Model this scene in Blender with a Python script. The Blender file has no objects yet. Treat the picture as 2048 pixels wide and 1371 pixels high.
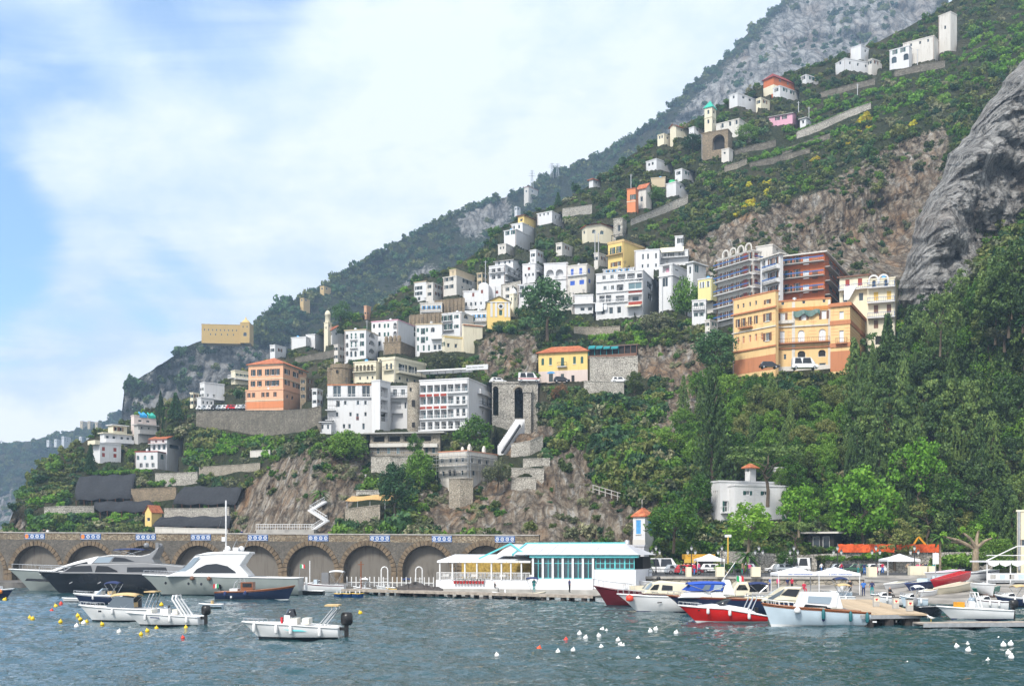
import bpy, math, random
import numpy as np
from mathutils import Vector, Matrix
from mathutils.geometry import tessellate_polygon
R = math.radians
rng = random.Random(7)
scene = bpy.context.scene
col = scene.collection
# ------------------------------------------------------------------ camera
F, YH, H = 2275.0, 1105.0, 5.7            # focal length and horizon in photograph pixels, eye height in metres
cam = bpy.data.objects.new('camera', bpy.data.cameras.new('camera')); col.objects.link(cam)
cam.location = (0, 0, H); cam.rotation_euler = (R(90), 0, 0)
cam.data.sensor_width = 36.0; cam.data.lens = F / 2048 * 36.0
cam.data.shift_y = (YH - 685.5) / 2048
cam.data.clip_start = 1.0; cam.data.clip_end = 12000
scene.camera = cam
def P(px, py, D): return Vector(((px - 1024) / F * D, D, H + (YH - py) / F * D))
def depth_on(py, z=0.0): return (H - z) * F / (py - YH)
def Pz(px, py, z=0.0): return P(px, py, depth_on(py, z))
# ------------------------------------------------------------------ light
SUN_EL, SUN_AZ = 46.0, -150.0      # azimuth measured from +Y (away from the camera) towards +X
sun = bpy.data.objects.new('sun', bpy.data.lights.new('sun', 'SUN')); col.objects.link(sun)
sd = Vector((math.sin(R(SUN_AZ)) * math.cos(R(SUN_EL)), math.cos(R(SUN_AZ)) * math.cos(R(SUN_EL)), math.sin(R(SUN_EL))))
sun.rotation_euler = sd.to_track_quat('Z', 'Y').to_euler(); sun.location = sd * 300
sun.data.energy = 2.9; sun.data.angle = R(14); sun.data.color = (1.0, 0.95, 0.87)
w = bpy.data.worlds.new('World'); scene.world = w; w.use_nodes = True
nt = w.node_tree; nt.nodes.clear()
def N(t, tree, **kw):
    n = tree.nodes.new(t)
    for k, v in kw.items(): setattr(n, k, v)
    return n
def mth(tree, op, a, b=None, c=None, clamp=False):
    n = N('ShaderNodeMath', tree, operation=op, use_clamp=clamp)
    for i, v in enumerate((a, b, c)):
        if v is None: continue
        if isinstance(v, (int, float)): n.inputs[i].default_value = v
        else: tree.links.new(v, n.inputs[i])
    return n.outputs[0]
def build_sky():
    L = nt.links.new
    out = N('ShaderNodeOutputWorld', nt)
    sky = N('ShaderNodeTexSky', nt, sky_type='NISHITA'); sky.sun_disc = False
    sky.sun_elevation = R(SUN_EL); sky.sun_rotation = R(SUN_AZ); sky.air_density = 1.0; sky.dust_density = 0.6; sky.ozone_density = 2.5
    bg = N('ShaderNodeBackground', nt); bg.inputs['Strength'].default_value = 0.1
    hs = N('ShaderNodeHueSaturation', nt); hs.inputs['Saturation'].default_value = 1.15; hs.inputs['Value'].default_value = 1.5
    L(sky.outputs[0], hs.inputs['Color']); L(hs.outputs[0], bg.inputs['Color'])
    tc = N('ShaderNodeTexCoord', nt)
    nrm = N('ShaderNodeVectorMath', nt, operation='NORMALIZE'); L(tc.outputs['Generated'], nrm.inputs[0])
    sep = N('ShaderNodeSeparateXYZ', nt); L(nrm.outputs[0], sep.inputs[0])
    zz = mth(nt, 'ADD', mth(nt, 'MAXIMUM', sep.outputs[2], 0.0), 0.22)
    cb = N('ShaderNodeCombineXYZ', nt)
    L(mth(nt, 'DIVIDE', sep.outputs[0], zz), cb.inputs[0]); L(mth(nt, 'DIVIDE', sep.outputs[1], zz), cb.inputs[1])
    n1 = N('ShaderNodeTexNoise', nt); n1.inputs['Scale'].default_value = 1.7; n1.inputs['Detail'].default_value = 8; n1.inputs['Roughness'].default_value = 0.52; n1.inputs['Distortion'].default_value = 0.6
    mq = N('ShaderNodeMapping', nt); mq.inputs['Scale'].default_value = (2.6, 2.6, 4.2); L(nrm.outputs[0], mq.inputs[0]); L(mq.outputs[0], n1.inputs['Vector'])
    n2 = N('ShaderNodeTexNoise', nt); n2.inputs['Scale'].default_value = 3.2; n2.inputs['Detail'].default_value = 7; n2.inputs['Roughness'].default_value = 0.6; n2.inputs['Distortion'].default_value = 1.0
    mp = N('ShaderNodeMapping', nt); mp.inputs['Scale'].default_value = (0.55, 1.5, 1); mp.inputs['Rotation'].default_value = (0, 0, 0.35); L(cb.outputs[0], mp.inputs[0]); L(mp.outputs[0], n2.inputs['Vector'])
    cov = mth(nt, 'ADD', mth(nt, 'ADD', mth(nt, 'MULTIPLY', n1.outputs[0], 0.70), 0.16), mth(nt, 'MULTIPLY', n2.outputs[0], 0.36))
    # where the cloud sheet is thin or torn open (direction, angular radius, how far open)
    for px, py, rad, amt in ((60, 225, 6.0, .15), (420, -80, 7.0, .26), (-60, 60, 7, .10), (-20, 475, 4.0, .24), (70, 695, 4.0, .18), (230, 545, 5.0, .12), (330, 625, 4.5, .07), (-250, 520, 9, .13), (-500, 200, 14, .1)):
        d = (P(px, py, 1) - Vector((0, 0, H))).normalized()
        dp = N('ShaderNodeVectorMath', nt, operation='DOT_PRODUCT'); L(nrm.outputs[0], dp.inputs[0]); dp.inputs[1].default_value = d
        mr = N('ShaderNodeMapRange', nt, interpolation_type='SMOOTHERSTEP'); L(dp.outputs['Value'], mr.inputs[0])
        mr.inputs[1].default_value = math.cos(R(rad)); mr.inputs[2].default_value = 1.0; mr.inputs[3].default_value = 0; mr.inputs[4].default_value = amt
        cov = mth(nt, 'SUBTRACT', cov, mr.outputs[0])
    mr = N('ShaderNodeMapRange', nt, interpolation_type='SMOOTHSTEP'); L(cov, mr.inputs[0])
    mr.inputs[1].default_value = 0.32; mr.inputs[2].default_value = 0.55
    cov01 = mth(nt, 'MULTIPLY', mr.outputs[0], 0.97)
    # cloud body: bright white with faint blue-grey thinner parts
    n3 = N('ShaderNodeTexNoise', nt); n3.inputs['Scale'].default_value = 4.0; n3.inputs['Detail'].default_value = 8; n3.inputs['Roughness'].default_value = 0.62; L(mq.outputs[0], n3.inputs['Vector'])
    cr = N('ShaderNodeValToRGB', nt); L(mth(nt, 'ADD', cov, mth(nt, 'MULTIPLY', mth(nt, 'SUBTRACT', n3.outputs[0], 0.5), 0.85)), cr.inputs[0])
    cr.color_ramp.elements[0].position = 0.42; cr.color_ramp.elements[0].color = (0.60, 0.72, 0.92, 1)
    cr.color_ramp.elements[1].position = 0.74; cr.color_ramp.elements[1].color = (0.96, 0.975, 1.0, 1)
    cl = N('ShaderNodeBackground', nt); L(cr.outputs[0], cl.inputs['Color']); cl.inputs['Strength'].default_value = 0.80
    mx = N('ShaderNodeMixShader', nt); L(cov01, mx.inputs[0]); L(bg.outputs[0], mx.inputs[1]); L(cl.outputs[0], mx.inputs[2])
    L(mx.outputs[0], out.inputs['Surface'])
build_sky()
vs = scene.view_settings
vs.view_transform = 'Standard'; vs.look = 'None'; vs.exposure = 0.80; vs.gamma = 1.0; vs.use_curve_mapping = False
scene.cycles.max_bounces = 5; scene.cycles.diffuse_bounces = 2; scene.cycles.glossy_bounces = 3; scene.cycles.transparent_max_bounces = 6; scene.cycles.volume_bounces = 0
scene.cycles.use_denoising = True; scene.cycles.sample_clamp_indirect = 4.0
# ------------------------------------------------------------------ materials
MATS = {}
def new_mat(name):
    m = bpy.data.materials.new(name); m.use_nodes = True
    t = m.node_tree; b = t.nodes['Principled BSDF']; return m, t, b
def mixc(t, fac, a, b, mode='MIX'):
    n = N('ShaderNodeMix', t, data_type='RGBA', blend_type=mode)
    for i, v in ((0, fac), (6, a), (7, b)):
        if isinstance(v, (int, float)): n.inputs[i].default_value = v
        elif isinstance(v, tuple): n.inputs[i].default_value = (*v[:3], 1)
        else: t.links.new(v, n.inputs[i])
    return n.outputs[2]
def tex(t, kind, scale, vec=None, **kw):
    n = N({'noise': 'ShaderNodeTexNoise', 'vor': 'ShaderNodeTexVoronoi', 'wave': 'ShaderNodeTexWave'}[kind], t)
    n.inputs['Scale'].default_value = scale
    for k, v in kw.items():
        if k in n.inputs: n.inputs[k].default_value = v
        else: setattr(n, k, v)
    if vec is not None: t.links.new(vec, n.inputs['Vector'])
    return n
def objco(t, scale=(1, 1, 1)):
    tc = N('ShaderNodeTexCoord', t); mp = N('ShaderNodeMapping', t); mp.inputs['Scale'].default_value = scale
    t.links.new(tc.outputs['Object'], mp.inputs[0]); return mp.outputs[0]
def ramp(t, v, pts):
    n = N('ShaderNodeValToRGB', t); t.links.new(v, n.inputs[0]); e = n.color_ramp.elements
    while len(e) < len(pts): e.new(0.5)
    for i, (p, c) in enumerate(pts): e[i].position = p; e[i].color = (*c, 1) if isinstance(c, tuple) else (c, c, c, 1)
    return n.outputs[0]
def bump(t, b, h, strength=0.4, dist=0.1):
    n = N('ShaderNodeBump', t); n.inputs['Strength'].default_value = strength; n.inputs['Distance'].default_value = dist
    t.links.new(h, n.inputs['Height']); t.links.new(n.outputs[0], b.inputs['Normal'])
def paint(name, c, rough=0.5, metal=0.0, var=0.08, scale=3.0, **kw):
    """painted or plain surface with slight uneven tone"""
    if name in MATS: return MATS[name]
    m, t, b = new_mat(name)
    n = tex(t, 'noise', scale, objco(t), Detail=4)
    d = tuple(x * (1 - var * 2) for x in c); e = tuple(min(1, x * (1 + var)) for x in c)
    t.links.new(ramp(t, n.outputs[0], [(0.3, d), (0.7, e)]), b.inputs['Base Color'])
    b.inputs['Roughness'].default_value = rough; b.inputs['Metallic'].default_value = metal
    for k, v in kw.items(): b.inputs[k.replace('_', ' ')].default_value = v
    MATS[name] = m; return m
def plaster(name, c, stain=(0.5, 0.46, 0.4), amt=0.5):
    """rendered wall: rain streaks below, blotches, rough"""
    if name in MATS: return MATS[name]
    m, t, b = new_mat(name)
    st = tex(t, 'noise', 1.0, objco(t, (1.6, 1.6, 0.18)), Detail=6, Roughness=0.65)
    bl = tex(t, 'noise', 0.35, objco(t), Detail=5, Roughness=0.6)
    f = mth(t, 'MULTIPLY', ramp(t, st.outputs[0], [(0.48, 0.0), (0.72, 1.0)]), ramp(t, bl.outputs[0], [(0.38, 0.0), (0.62, 1.0)]))
    f = mth(t, 'MULTIPLY', f, amt)
    base = mixc(t, bl.outputs[0], tuple(x * 0.9 for x in c), tuple(min(0.86, x * 1.05) for x in c))
    t.links.new(mixc(t, f, base, tuple(x * y for x, y in zip(c, stain))), b.inputs['Base Color'])
    b.inputs['Roughness'].default_value = 0.85
    MATS[name] = m; return m
def stone(name, c1, c2, scale=2.2, joint=(0.12, 0.11, 0.09)):
    """rubble masonry: voronoi stones with recessed joints"""
    if name in MATS: return MATS[name]
    m, t, b = new_mat(name)
    v = objco(t, (1, 1, 1.5))
    a = tex(t, 'vor', scale, v, feature='DISTANCE_TO_EDGE'); cidx = tex(t, 'vor', scale, v)
    n = tex(t, 'noise', 0.3, objco(t), Detail=5)
    sp = N('ShaderNodeSeparateColor', t); t.links.new(cidx.outputs['Color'], sp.inputs[0])
    cc = mixc(t, sp.outputs[0], c1, c2)
    cc = mixc(t, ramp(t, n.outputs[0], [(0.4, 0.0), (0.7, 0.5)]), cc, tuple(x * 0.45 for x in c1))
    jj = ramp(t, a.outputs['Distance'], [(0.02, 0.0), (0.09, 1.0)])
    t.links.new(mixc(t, jj, joint, cc), b.inputs['Base Color']); b.inputs['Roughness'].default_value = 0.9
    bump(t, b, jj, 0.7, 0.06); MATS[name] = m; return m
def leaf_mat(name, cols, rough=0.55):
    """foliage: colour varies from clump to clump and leaf to leaf"""
    if name in MATS: return MATS[name]
    m, t, b = new_mat(name)
    oi = N('ShaderNodeObjectInfo', t)
    n = tex(t, 'noise', 0.55, objco(t), Detail=3)
    at = N('ShaderNodeAttribute', t); at.attribute_name = 'lv'
    s = mth(t, 'ADD', mth(t, 'MULTIPLY', oi.outputs['Random'], 0.5), mth(t, 'MULTIPLY', n.outputs[0], 0.25))
    s = mth(t, 'ADD', s, mth(t, 'MULTIPLY', at.outputs['Fac'], 0.38))
    k = len(cols) - 1
    c = ramp(t, s, [(0.12 + 0.8 * i / k, cc) for i, cc in enumerate(cols)])
    t.links.new(c, b.inputs['Base Color']); b.inputs['Roughness'].default_value = rough
    b.inputs['Specular IOR Level'].default_value = 0.25
    tr = N('ShaderNodeBsdfTranslucent', t); t.links.new(c, tr.inputs[0])
    mx = N('ShaderNodeMixShader', t); mx.inputs[0].default_value = 0.22
    o = t.nodes['Material Output']; t.links.new(b.outputs[0], mx.inputs[1]); t.links.new(tr.outputs[0], mx.inputs[2]); t.links.new(mx.outputs[0], o.inputs[0])
    MATS[name] = m; return m
def glassy(name, c=(0.03, 0.045, 0.055), rough=0.08):
    if name in MATS: return MATS[name]
    m, t, b = new_mat(name)
    oi = N('ShaderNodeObjectInfo', t)
    t.links.new(mixc(t, oi.outputs['Random'], tuple(x * .5 for x in c), tuple(x * 1.9 for x in c)), b.inputs['Base Color'])
    b.inputs['Roughness'].default_value = rough; b.inputs['Specular IOR Level'].default_value = 0.6
    MATS[name] = m; return m
def rock_mat(name, far=False, grey=False):
    """limestone: grey with pale faces, cracks, dark drip streaks and rust stains; earth and grass where it is not bare ('bare' attribute)"""
    m, t, b = new_mat(name); L = t.links.new
    s = 0.25 if far else 1.0
    v = objco(t, (0.30 * s, 0.06 * s, 0.085 * s)); v2 = objco(t, (s, s, s)); v3 = objco(t, (0.5 * s, 0.14 * s, 0.2 * s))
    st = tex(t, 'noise', 2.0, v, Detail=10, Roughness=0.72, Distortion=0.7)
    big = tex(t, 'noise', 0.045, v2, Detail=5); fine = tex(t, 'noise', 1.1, v2, Detail=9, Roughness=0.75)
    wv = N('ShaderNodeVectorMath', t, operation='ADD'); L(v3, wv.inputs[0]); sc = N('ShaderNodeVectorMath', t, operation='SCALE'); L(fine.outputs['Color'], sc.inputs[0]); sc.inputs['Scale'].default_value = 0.9; L(sc.outputs[0], wv.inputs[1])
    ck = tex(t, 'vor', 0.9, wv.outputs[0], feature='DISTANCE_TO_EDGE')
    lo, mid, hi = ((0.11, 0.105, 0.098), (0.37, 0.355, 0.335), (0.56, 0.545, 0.52)) if grey else ((0.10, 0.075, 0.052), (0.27, 0.205, 0.145), (0.44, 0.37, 0.285))
    c = ramp(t, st.outputs[0], [(0.34, lo), (0.44, mid), (0.54, hi), (0.66, (0.68, 0.66, 0.62))])
    rs = tex(t, 'noise', 0.6, v, Detail=6, Roughness=0.6)
    c = mixc(t, mth(t, 'MULTIPLY', ramp(t, rs.outputs[0], [(0.47, 0.0), (0.64, 1.0)]), ramp(t, big.outputs[0], [(0.40, 0.0), (0.58, 0.30 if grey else 0.8)])), c, (0.42, 0.235, 0.11))
    c = mixc(t, ramp(t, fine.outputs[0], [(0.34, 0.6), (0.52, 0.0)]), c, (0.09, 0.08, 0.068))
    c = mixc(t, ramp(t, ck.outputs['Distance'], [(0.0, 0.7), (0.07, 0.0)]), c, (0.06, 0.052, 0.044))
    at = N('ShaderNodeAttribute', t); at.attribute_name = 'bare'
    gr = ramp(t, fine.outputs[0], [(0.3, (0.020, 0.026, 0.010)), (0.5, (0.045, 0.06, 0.020)), (0.7, (0.10, 0.105, 0.045))])
    gr = mixc(t, ramp(t, big.outputs[0], [(0.45, 0.0), (0.7, 0.6)]), gr, (0.13, 0.10, 0.06))
    kk = mth(t, 'ADD', at.outputs['Fac'], mth(t, 'MULTIPLY', mth(t, 'SUBTRACT', fine.outputs[0], 0.5), 1.3))
    L(mixc(t, ramp(t, kk, [(0.4, 0.0), (0.6, 1.0)]), gr, c), b.inputs['Base Color'])
    b.inputs['Roughness'].default_value = 0.92; b.inputs['Specular IOR Level'].default_value = 0.2
    hsum = mth(t, 'ADD', mth(t, 'ADD', mth(t, 'MULTIPLY', st.outputs[0], 2.2), mth(t, 'MULTIPLY', fine.outputs[0], 1.4)), mth(t, 'MULTIPLY', mth(t, 'MINIMUM', ck.outputs['Distance'], 0.15), 4.0))
    bump(t, b, hsum, 1.0, 1.1 / s)
    MATS[name] = m; return m
# ------------------------------------------------------------------ mesh helpers
class MB:
    """collects boxes, bars, tubes and sheets; build() links them as one mesh object"""
    def __init__(s): s.v = []; s.f = []; s.m = []; s.mi = 0
    def mat(s, i): s.mi = i; return s
    def add(s, vs, fs):
        o = len(s.v); s.v += [tuple(p) for p in vs]
        for f in fs: s.f.append(tuple(i + o for i in f)); s.m.append(s.mi)
        return s
    def box(s, x0, x1, y0, y1, z0, z1):
        return s.add([(x0, y0, z0), (x1, y0, z0), (x1, y1, z0), (x0, y1, z0), (x0, y0, z1), (x1, y0, z1), (x1, y1, z1), (x0, y1, z1)],
                     [(0, 3, 2, 1), (4, 5, 6, 7), (0, 1, 5, 4), (1, 2, 6, 5), (2, 3, 7, 6), (3, 0, 4, 7)])
    def bar(s, a, b, w, h=None):
        """square bar from a to b"""
        a, b = Vector(a), Vector(b); d = (b - a)
        if d.length < 1e-6: return s
        d.normalize(); h = h or w
        u = d.cross(Vector((0, 0, 1)))
        if u.length < 1e-3: u = Vector((1, 0, 0))
        u.normalize(); n = u.cross(d); u *= w / 2; n *= h / 2
        return s.add([a - u - n, a + u - n, a + u + n, a - u + n, b - u - n, b + u - n, b + u + n, b - u + n],
                     [(0, 1, 2, 3), (7, 6, 5, 4), (0, 4, 5, 1), (1, 5, 6, 2), (2, 6, 7, 3), (3, 7, 4, 0)])
    def tube(s, pts, r, n=6, cap=True):
        pts = [Vector(p) for p in pts]; o = len(s.v); k = len(pts)
        rs = r if isinstance(r, (list, tuple)) else [r] * k
        for i, p in enumerate(pts):
            d = pts[min(i + 1, k - 1)] - pts[max(i - 1, 0)]
            d.normalize(); u = d.cross(Vector((0.3, 0.9, 0.1))) if abs(d.z) > 0.9 else d.cross(Vector((0, 0, 1)))
            u.normalize(); q = d.cross(u)
            for j in range(n):
                a = 2 * math.pi * j / n; s.v.append(tuple(p + (u * math.cos(a) + q * math.sin(a)) * rs[i]))
        for i in range(k - 1):
            for j in range(n):
                s.f.append((o + i * n + j, o + i * n + (j + 1) % n, o + (i + 1) * n + (j + 1) % n, o + (i + 1) * n + j)); s.m.append(s.mi)
        if cap:
            s.f.append(tuple(o + j for j in range(n))[::-1]); s.m.append(s.mi)
            s.f.append(tuple(o + (k - 1) * n + j for j in range(n))); s.m.append(s.mi)
        return s
    def lathe(s, prof, n=12, c=(0, 0, 0)):
        """profile of (radius, z) turned about the vertical through c"""
        o = len(s.v)
        for r, z in prof:
            for j in range(n):
                a = 2 * math.pi * j / n; s.v.append((c[0] + r * math.cos(a), c[1] + r * math.sin(a), c[2] + z))
        for i in range(len(prof) - 1):
            for j in range(n):
                s.f.append((o + i * n + j, o + i * n + (j + 1) % n, o + (i + 1) * n + (j + 1) % n, o + (i + 1) * n + j)); s.m.append(s.mi)
        return s
    def grid(s, rows, close=False):
        """loft: rows of equally many points"""
        o = len(s.v); n = len(rows[0])
        for r in rows: s.v += [tuple(p) for p in r]
        for i in range(len(rows) - 1):
            for j in range(n if close else n - 1):
                k = (j + 1) % n
                s.f.append((o + i * n + j, o + i * n + k, o + (i + 1) * n + k, o + (i + 1) * n + j)); s.m.append(s.mi)
        return s
    def poly(s, outer, holes, fn, thick=0.0):
        """flat polygon with holes given in 2D; fn(u, v, d) lifts a point d behind the face; holes get reveals thick deep"""
        loops = [[Vector((u, v, 0)) for u, v in l] for l in [outer] + holes]
        flat = [p for l in loops for p in l]; o = len(s.v)
        s.v += [tuple(fn(p.x, p.y, 0)) for p in flat]
        for tri in tessellate_polygon(loops): s.f.append(tuple(o + i for i in tri)); s.m.append(s.mi)
        if thick:
            for l, th in zip(holes, thick if isinstance(thick, list) else [thick] * len(holes)):
                n = len(l); q = len(s.v)
                s.v += [tuple(fn(u, v, 0)) for u, v in l] + [tuple(fn(u, v, th)) for u, v in l]
                for i in range(n): s.f.append((q + i, q + (i + 1) % n, q + n + (i + 1) % n, q + n + i)); s.m.append(s.mi)
        return s
    def mesh(s, name, mats, smooth=False):
        me = bpy.data.meshes.new(name); me.from_pydata(s.v, [], s.f)
        for m in (mats if isinstance(mats, (list, tuple)) else [mats]): me.materials.append(m)
        if any(s.m): me.polygons.foreach_set('material_index', s.m)
        if smooth: me.polygons.foreach_set('use_smooth', [True] * len(s.f))
        me.update(); return me
    def build(s, name, mats, parent=None, smooth=False, loc=None, rz=None):
        return link(name, s.mesh(name, mats, smooth), parent, loc, rz)
def link(name, me, parent=None, loc=None, rz=None, rot=None, scl=None):
    o = bpy.data.objects.new(name, me); col.objects.link(o)
    if parent: o.parent = parent
    if loc is not None: o.location = loc
    if rz is not None: o.rotation_euler = (0, 0, rz)
    if rot is not None: o.rotation_euler = rot
    if scl is not None: o.scale = (scl,) * 3 if isinstance(scl, (int, float)) else scl
    return o
def tag(o, label=None, cat=None, group=None, kind=None):
    if label: o['label'] = label
    if cat: o['category'] = cat
    if group: o['group'] = group
    if kind: o['kind'] = kind
    return o
def thing(name, label, cat, loc=(0, 0, 0), rz=0.0, group=None):
    return tag(link(name, None, None, loc, rz), label, cat, group)
# ------------------------------------------------------------------ numeric noise and terrain fields
def _h(ix, iy, iz, seed):
    n = (ix * 374761393 + iy * 668265263 + iz * 1274126177 + seed * 974711) & 0xffffffff
    n = ((n ^ (n >> 13)) * 1274126177) & 0xffffffff
    return ((n ^ (n >> 16)) & 0xffff) / 65535.0
def vnoise(x, y, z, seed=0):
    ix, iy, iz = np.floor(x).astype(np.int64), np.floor(y).astype(np.int64), np.floor(z).astype(np.int64)
    fx, fy, fz = x - ix, y - iy, z - iz
    fx, fy, fz = fx * fx * (3 - 2 * fx), fy * fy * (3 - 2 * fy), fz * fz * (3 - 2 * fz)
    r = 0
    for dx in (0, 1):
        for dy in (0, 1):
            for dz in (0, 1):
                r = r + _h(ix + dx, iy + dy, iz + dz, seed) * (fx if dx else 1 - fx) * (fy if dy else 1 - fy) * (fz if dz else 1 - fz)
    return r
def fbm(x, y, z, oct=5, seed=0, ridged=False):
    a, s, tot = 1.0, 0, 0
    for k in range(oct):
        n = vnoise(x, y, z, seed + k)
        if ridged: n = 1 - np.abs(2 * n - 1)
        s = s + a * n; tot += a; a *= 0.5; x, y, z = x * 2.03, y * 2.03, z * 2.03
    return s / tot - 0.5
def tps(pts, reg=2.0):
    """thin-plate surface through (px, py, D) control points"""
    p = np.array(pts, float); n = len(p); q = p[:, :2] / 1000
    def K(a, b):
        d2 = ((a[:, None, :] - b[None]) ** 2).sum(2); return 0.5 * d2 * np.log(d2 + 1e-9)
    A = np.zeros((n + 3, n + 3)); A[:n, :n] = K(q, q) + np.eye(n) * reg * 1e-4
    A[:n, n] = 1; A[:n, n + 1:] = q; A[n, :n] = 1; A[n + 1:, :n] = q.T
    c = np.linalg.solve(A, np.concatenate([p[:, 2], [0, 0, 0]]))
    def ev(x, y):
        x = np.atleast_1d(np.asarray(x, float)); y = np.atleast_1d(np.asarray(y, float)); sh = x.shape
        e = np.stack([x.ravel(), y.ravel()], 1) / 1000; out = np.empty(len(e))
        for i in range(0, len(e), 20000):
            b = e[i:i + 20000]; out[i:i + 20000] = K(b, q) @ c[:n] + c[n] + b @ c[n + 1:]
        return out.reshape(sh)
    return ev
def inpoly(x, y, poly):
    r = np.zeros(x.shape, bool); n = len(poly)
    for i in range(n):
        (x0, y0), (x1, y1) = poly[i], poly[(i + 1) % n]
        if y0 == y1: continue
        r ^= ((y0 > y) != (y1 > y)) & (x < (x1 - x0) * (y - y0) / (y1 - y0) + x0)
    return r
def blur(a, k):
    for ax in (0, 1):
        c = np.cumsum(np.pad(a, [(k + 1, k) if i == ax else (0, 0) for i in (0, 1)], mode='edge'), axis=ax)
        a = (c[2 * k + 1:] - c[:-2 * k - 1]) / (2 * k + 1) if ax == 0 else (c[:, 2 * k + 1:] - c[:, :-2 * k - 1]) / (2 * k + 1)
    return a
# ================================================================== the setting: hills, rock, sea
HILL = [(-150,1100,300),(20,1080,285),(20,1000,305),(120,930,325),(200,900,335),(200,1080,280),(300,1000,298),(300,900,330),(450,1080,262),(450,1000,285),(400,880,322),(400,815,345),(500,815,335),(330,840,345),(560,830,325),(480,740,385),(600,690,400),(650,690,385),
 (600,1070,225),(620,910,255),(700,900,258),(700,1060,222),(560,1060,235),(640,860,272),(760,860,272),(860,860,275),(940,840,275),(760,930,258),(760,1070,212),(850,960,245),(880,1070,205),(930,955,248),
 (700,760,305),(650,770,310),(790,760,300),(830,765,295),(690,716,330),(760,700,330),(800,690,330),(850,700,325),(930,664,330),(960,620,350),(900,590,375),(830,604,390),(1000,632,335),(1100,660,318),(1190,632,318),(1250,620,315),(1340,617,310),(1400,600,315),
 (1000,765,283),(1070,763,284),(1175,763,278),(1250,770,272),(1330,690,285),(1100,700,300),(1040,850,262),(1100,900,245),(1050,960,228),(1000,1080,200),(1100,1080,200),(1200,1080,200),(1200,960,222),(1250,860,238),(1300,950,215),
 (1400,760,258),(1400,900,222),(1400,1000,207),(1350,1100,196),(1465,735,255),(1600,742,242),(1735,740,238),(1800,700,240),(1550,850,222),(1550,950,210),(1550,1050,200),(1600,1140,191),(1750,1140,190),(1900,1140,190),(2100,1140,188),
 (1750,850,217),(1750,950,208),(1950,900,205),(1950,1000,201),(1950,750,213),(1950,650,214),(1960,570,218),(2060,500,214),(2100,750,206),(1860,720,226),(1400,620,300),(1500,600,290),(1600,560,292),(1700,560,285),(1800,600,268),(1450,520,325),(1600,500,322),(1700,500,320),(1800,480,318),(1900,400,302),(2050,350,290),
 (1500,420,342),(1640,385,336),(1750,315,338),(1850,250,340),(2000,150,355),(1100,550,350),(1180,560,345),(1300,500,340),(1247,541,335),(1250,430,375),(1100,470,395),(1000,500,400),(1000,450,425),(1100,415,425),(1180,370,430),(1260,320,430),(1300,400,392),(1400,400,375),(1400,300,405),(1420,240,425),(1500,250,412),(1600,200,425),(1700,120,440),(1800,80,450),(1900,0,465),(2050,-90,480),(2050,50,400),(1900,120,405),(1700,230,392),(1550,330,382),
 (830,560,420),(900,545,410),(960,505,420),(740,620,410),(650,650,405),(2250,-200,500),(2250,400,280),(2250,1140,195)]
CREST = [(-160,1120),(-60,1110),(5,1080),(22,1035),(40,990),(75,930),(130,898),(170,882),(200,862),(270,835),(320,808),(400,790),(470,748),(560,715),(600,690),(650,655),(700,640),(745,622),(790,590),(830,562),(900,540),(960,500),(1000,455),(1060,425),(1110,412),(1180,370),(1260,312),(1320,275),(1400,232),(1470,196),(1560,152),(1680,112),(1760,82),(1800,62),(1880,18),(1960,-35),(2048,-90),(2260,-220)]
BARE = [[(462,1070),(480,985),(545,925),(610,895),(680,898),(745,905),(735,960),(700,1010),(660,1070)],
        [(930,960),(1000,940),(1060,960),(1110,905),(1160,880),(1200,965),(1262,1000),(1272,1095),(1000,1098),(1000,1010)],[(835,985),(900,965),(960,1000),(1000,1010),(1000,1098),(940,1098),(870,1070)],
        [(1360,490),(1440,450),(1548,405),(1640,380),(1700,335),(1790,285),(1900,250),(1880,380),(1810,560),(1700,560),(1560,490),(1430,560)],
        [(955,690),(1000,655),(1028,690),(1020,755),(960,750)],[(1030,668),(1076,668),(1074,752),(1032,758)],
        [(1190,715),(1290,690),(1392,682),(1420,745),(1385,835),(1340,900),(1310,850),(1345,760),(1240,745)],
        [(1000,870),(1090,845),(1120,860),(1060,900),(1010,915)],[(10,1075),(25,1020),(50,1040),(70,1080)],[(1280,995),(1330,1000),(1290,1090),(1262,1090)]]
_bx, _by = np.meshgrid(np.arange(-160, 2264, 4.0), np.arange(-260, 1204, 4.0))
_bm = np.zeros(_bx.shape)
for p in BARE: _bm = np.maximum(_bm, inpoly(_bx, _by, p).astype(float))
_bm = blur(_bm, 3)
def bare(px, py):
    u = np.clip((np.asarray(px, float) + 160) / 4, 0, _bm.shape[1] - 1.01); v = np.clip((np.asarray(py, float) + 260) / 4, 0, _bm.shape[0] - 1.01)
    return _bm[v.astype(int), u.astype(int)]
_hill = tps(HILL)
def terrD(px, py, rough=True):
    px, py = np.atleast_1d(np.asarray(px, float)), np.atleast_1d(np.asarray(py, float))
    D = _hill(px, py)
    if not rough: return D
    x, z = (px - 1024) / F * D, (YH - py) / F * D; b = bare(px, py)
    D = D + b * (fbm(x / 9, D / 60, z / 34, 6, 3, True) * 12 + fbm(x / 3.4, D / 30, z / 8, 5, 9, True) * 6.5)
    return D + (1 - b) * (fbm(x / 14, D / 30, z / 12, 4, 5) * 5 + fbm(x / 3, D / 9, z / 3, 3, 11) * 1.2)
def tD(px, py): return float(terrD(px, py)[0])
def lin(pts, x): return np.interp(x, [p[0] for p in pts], [p[1] for p in pts])
SHEETS = {}
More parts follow.
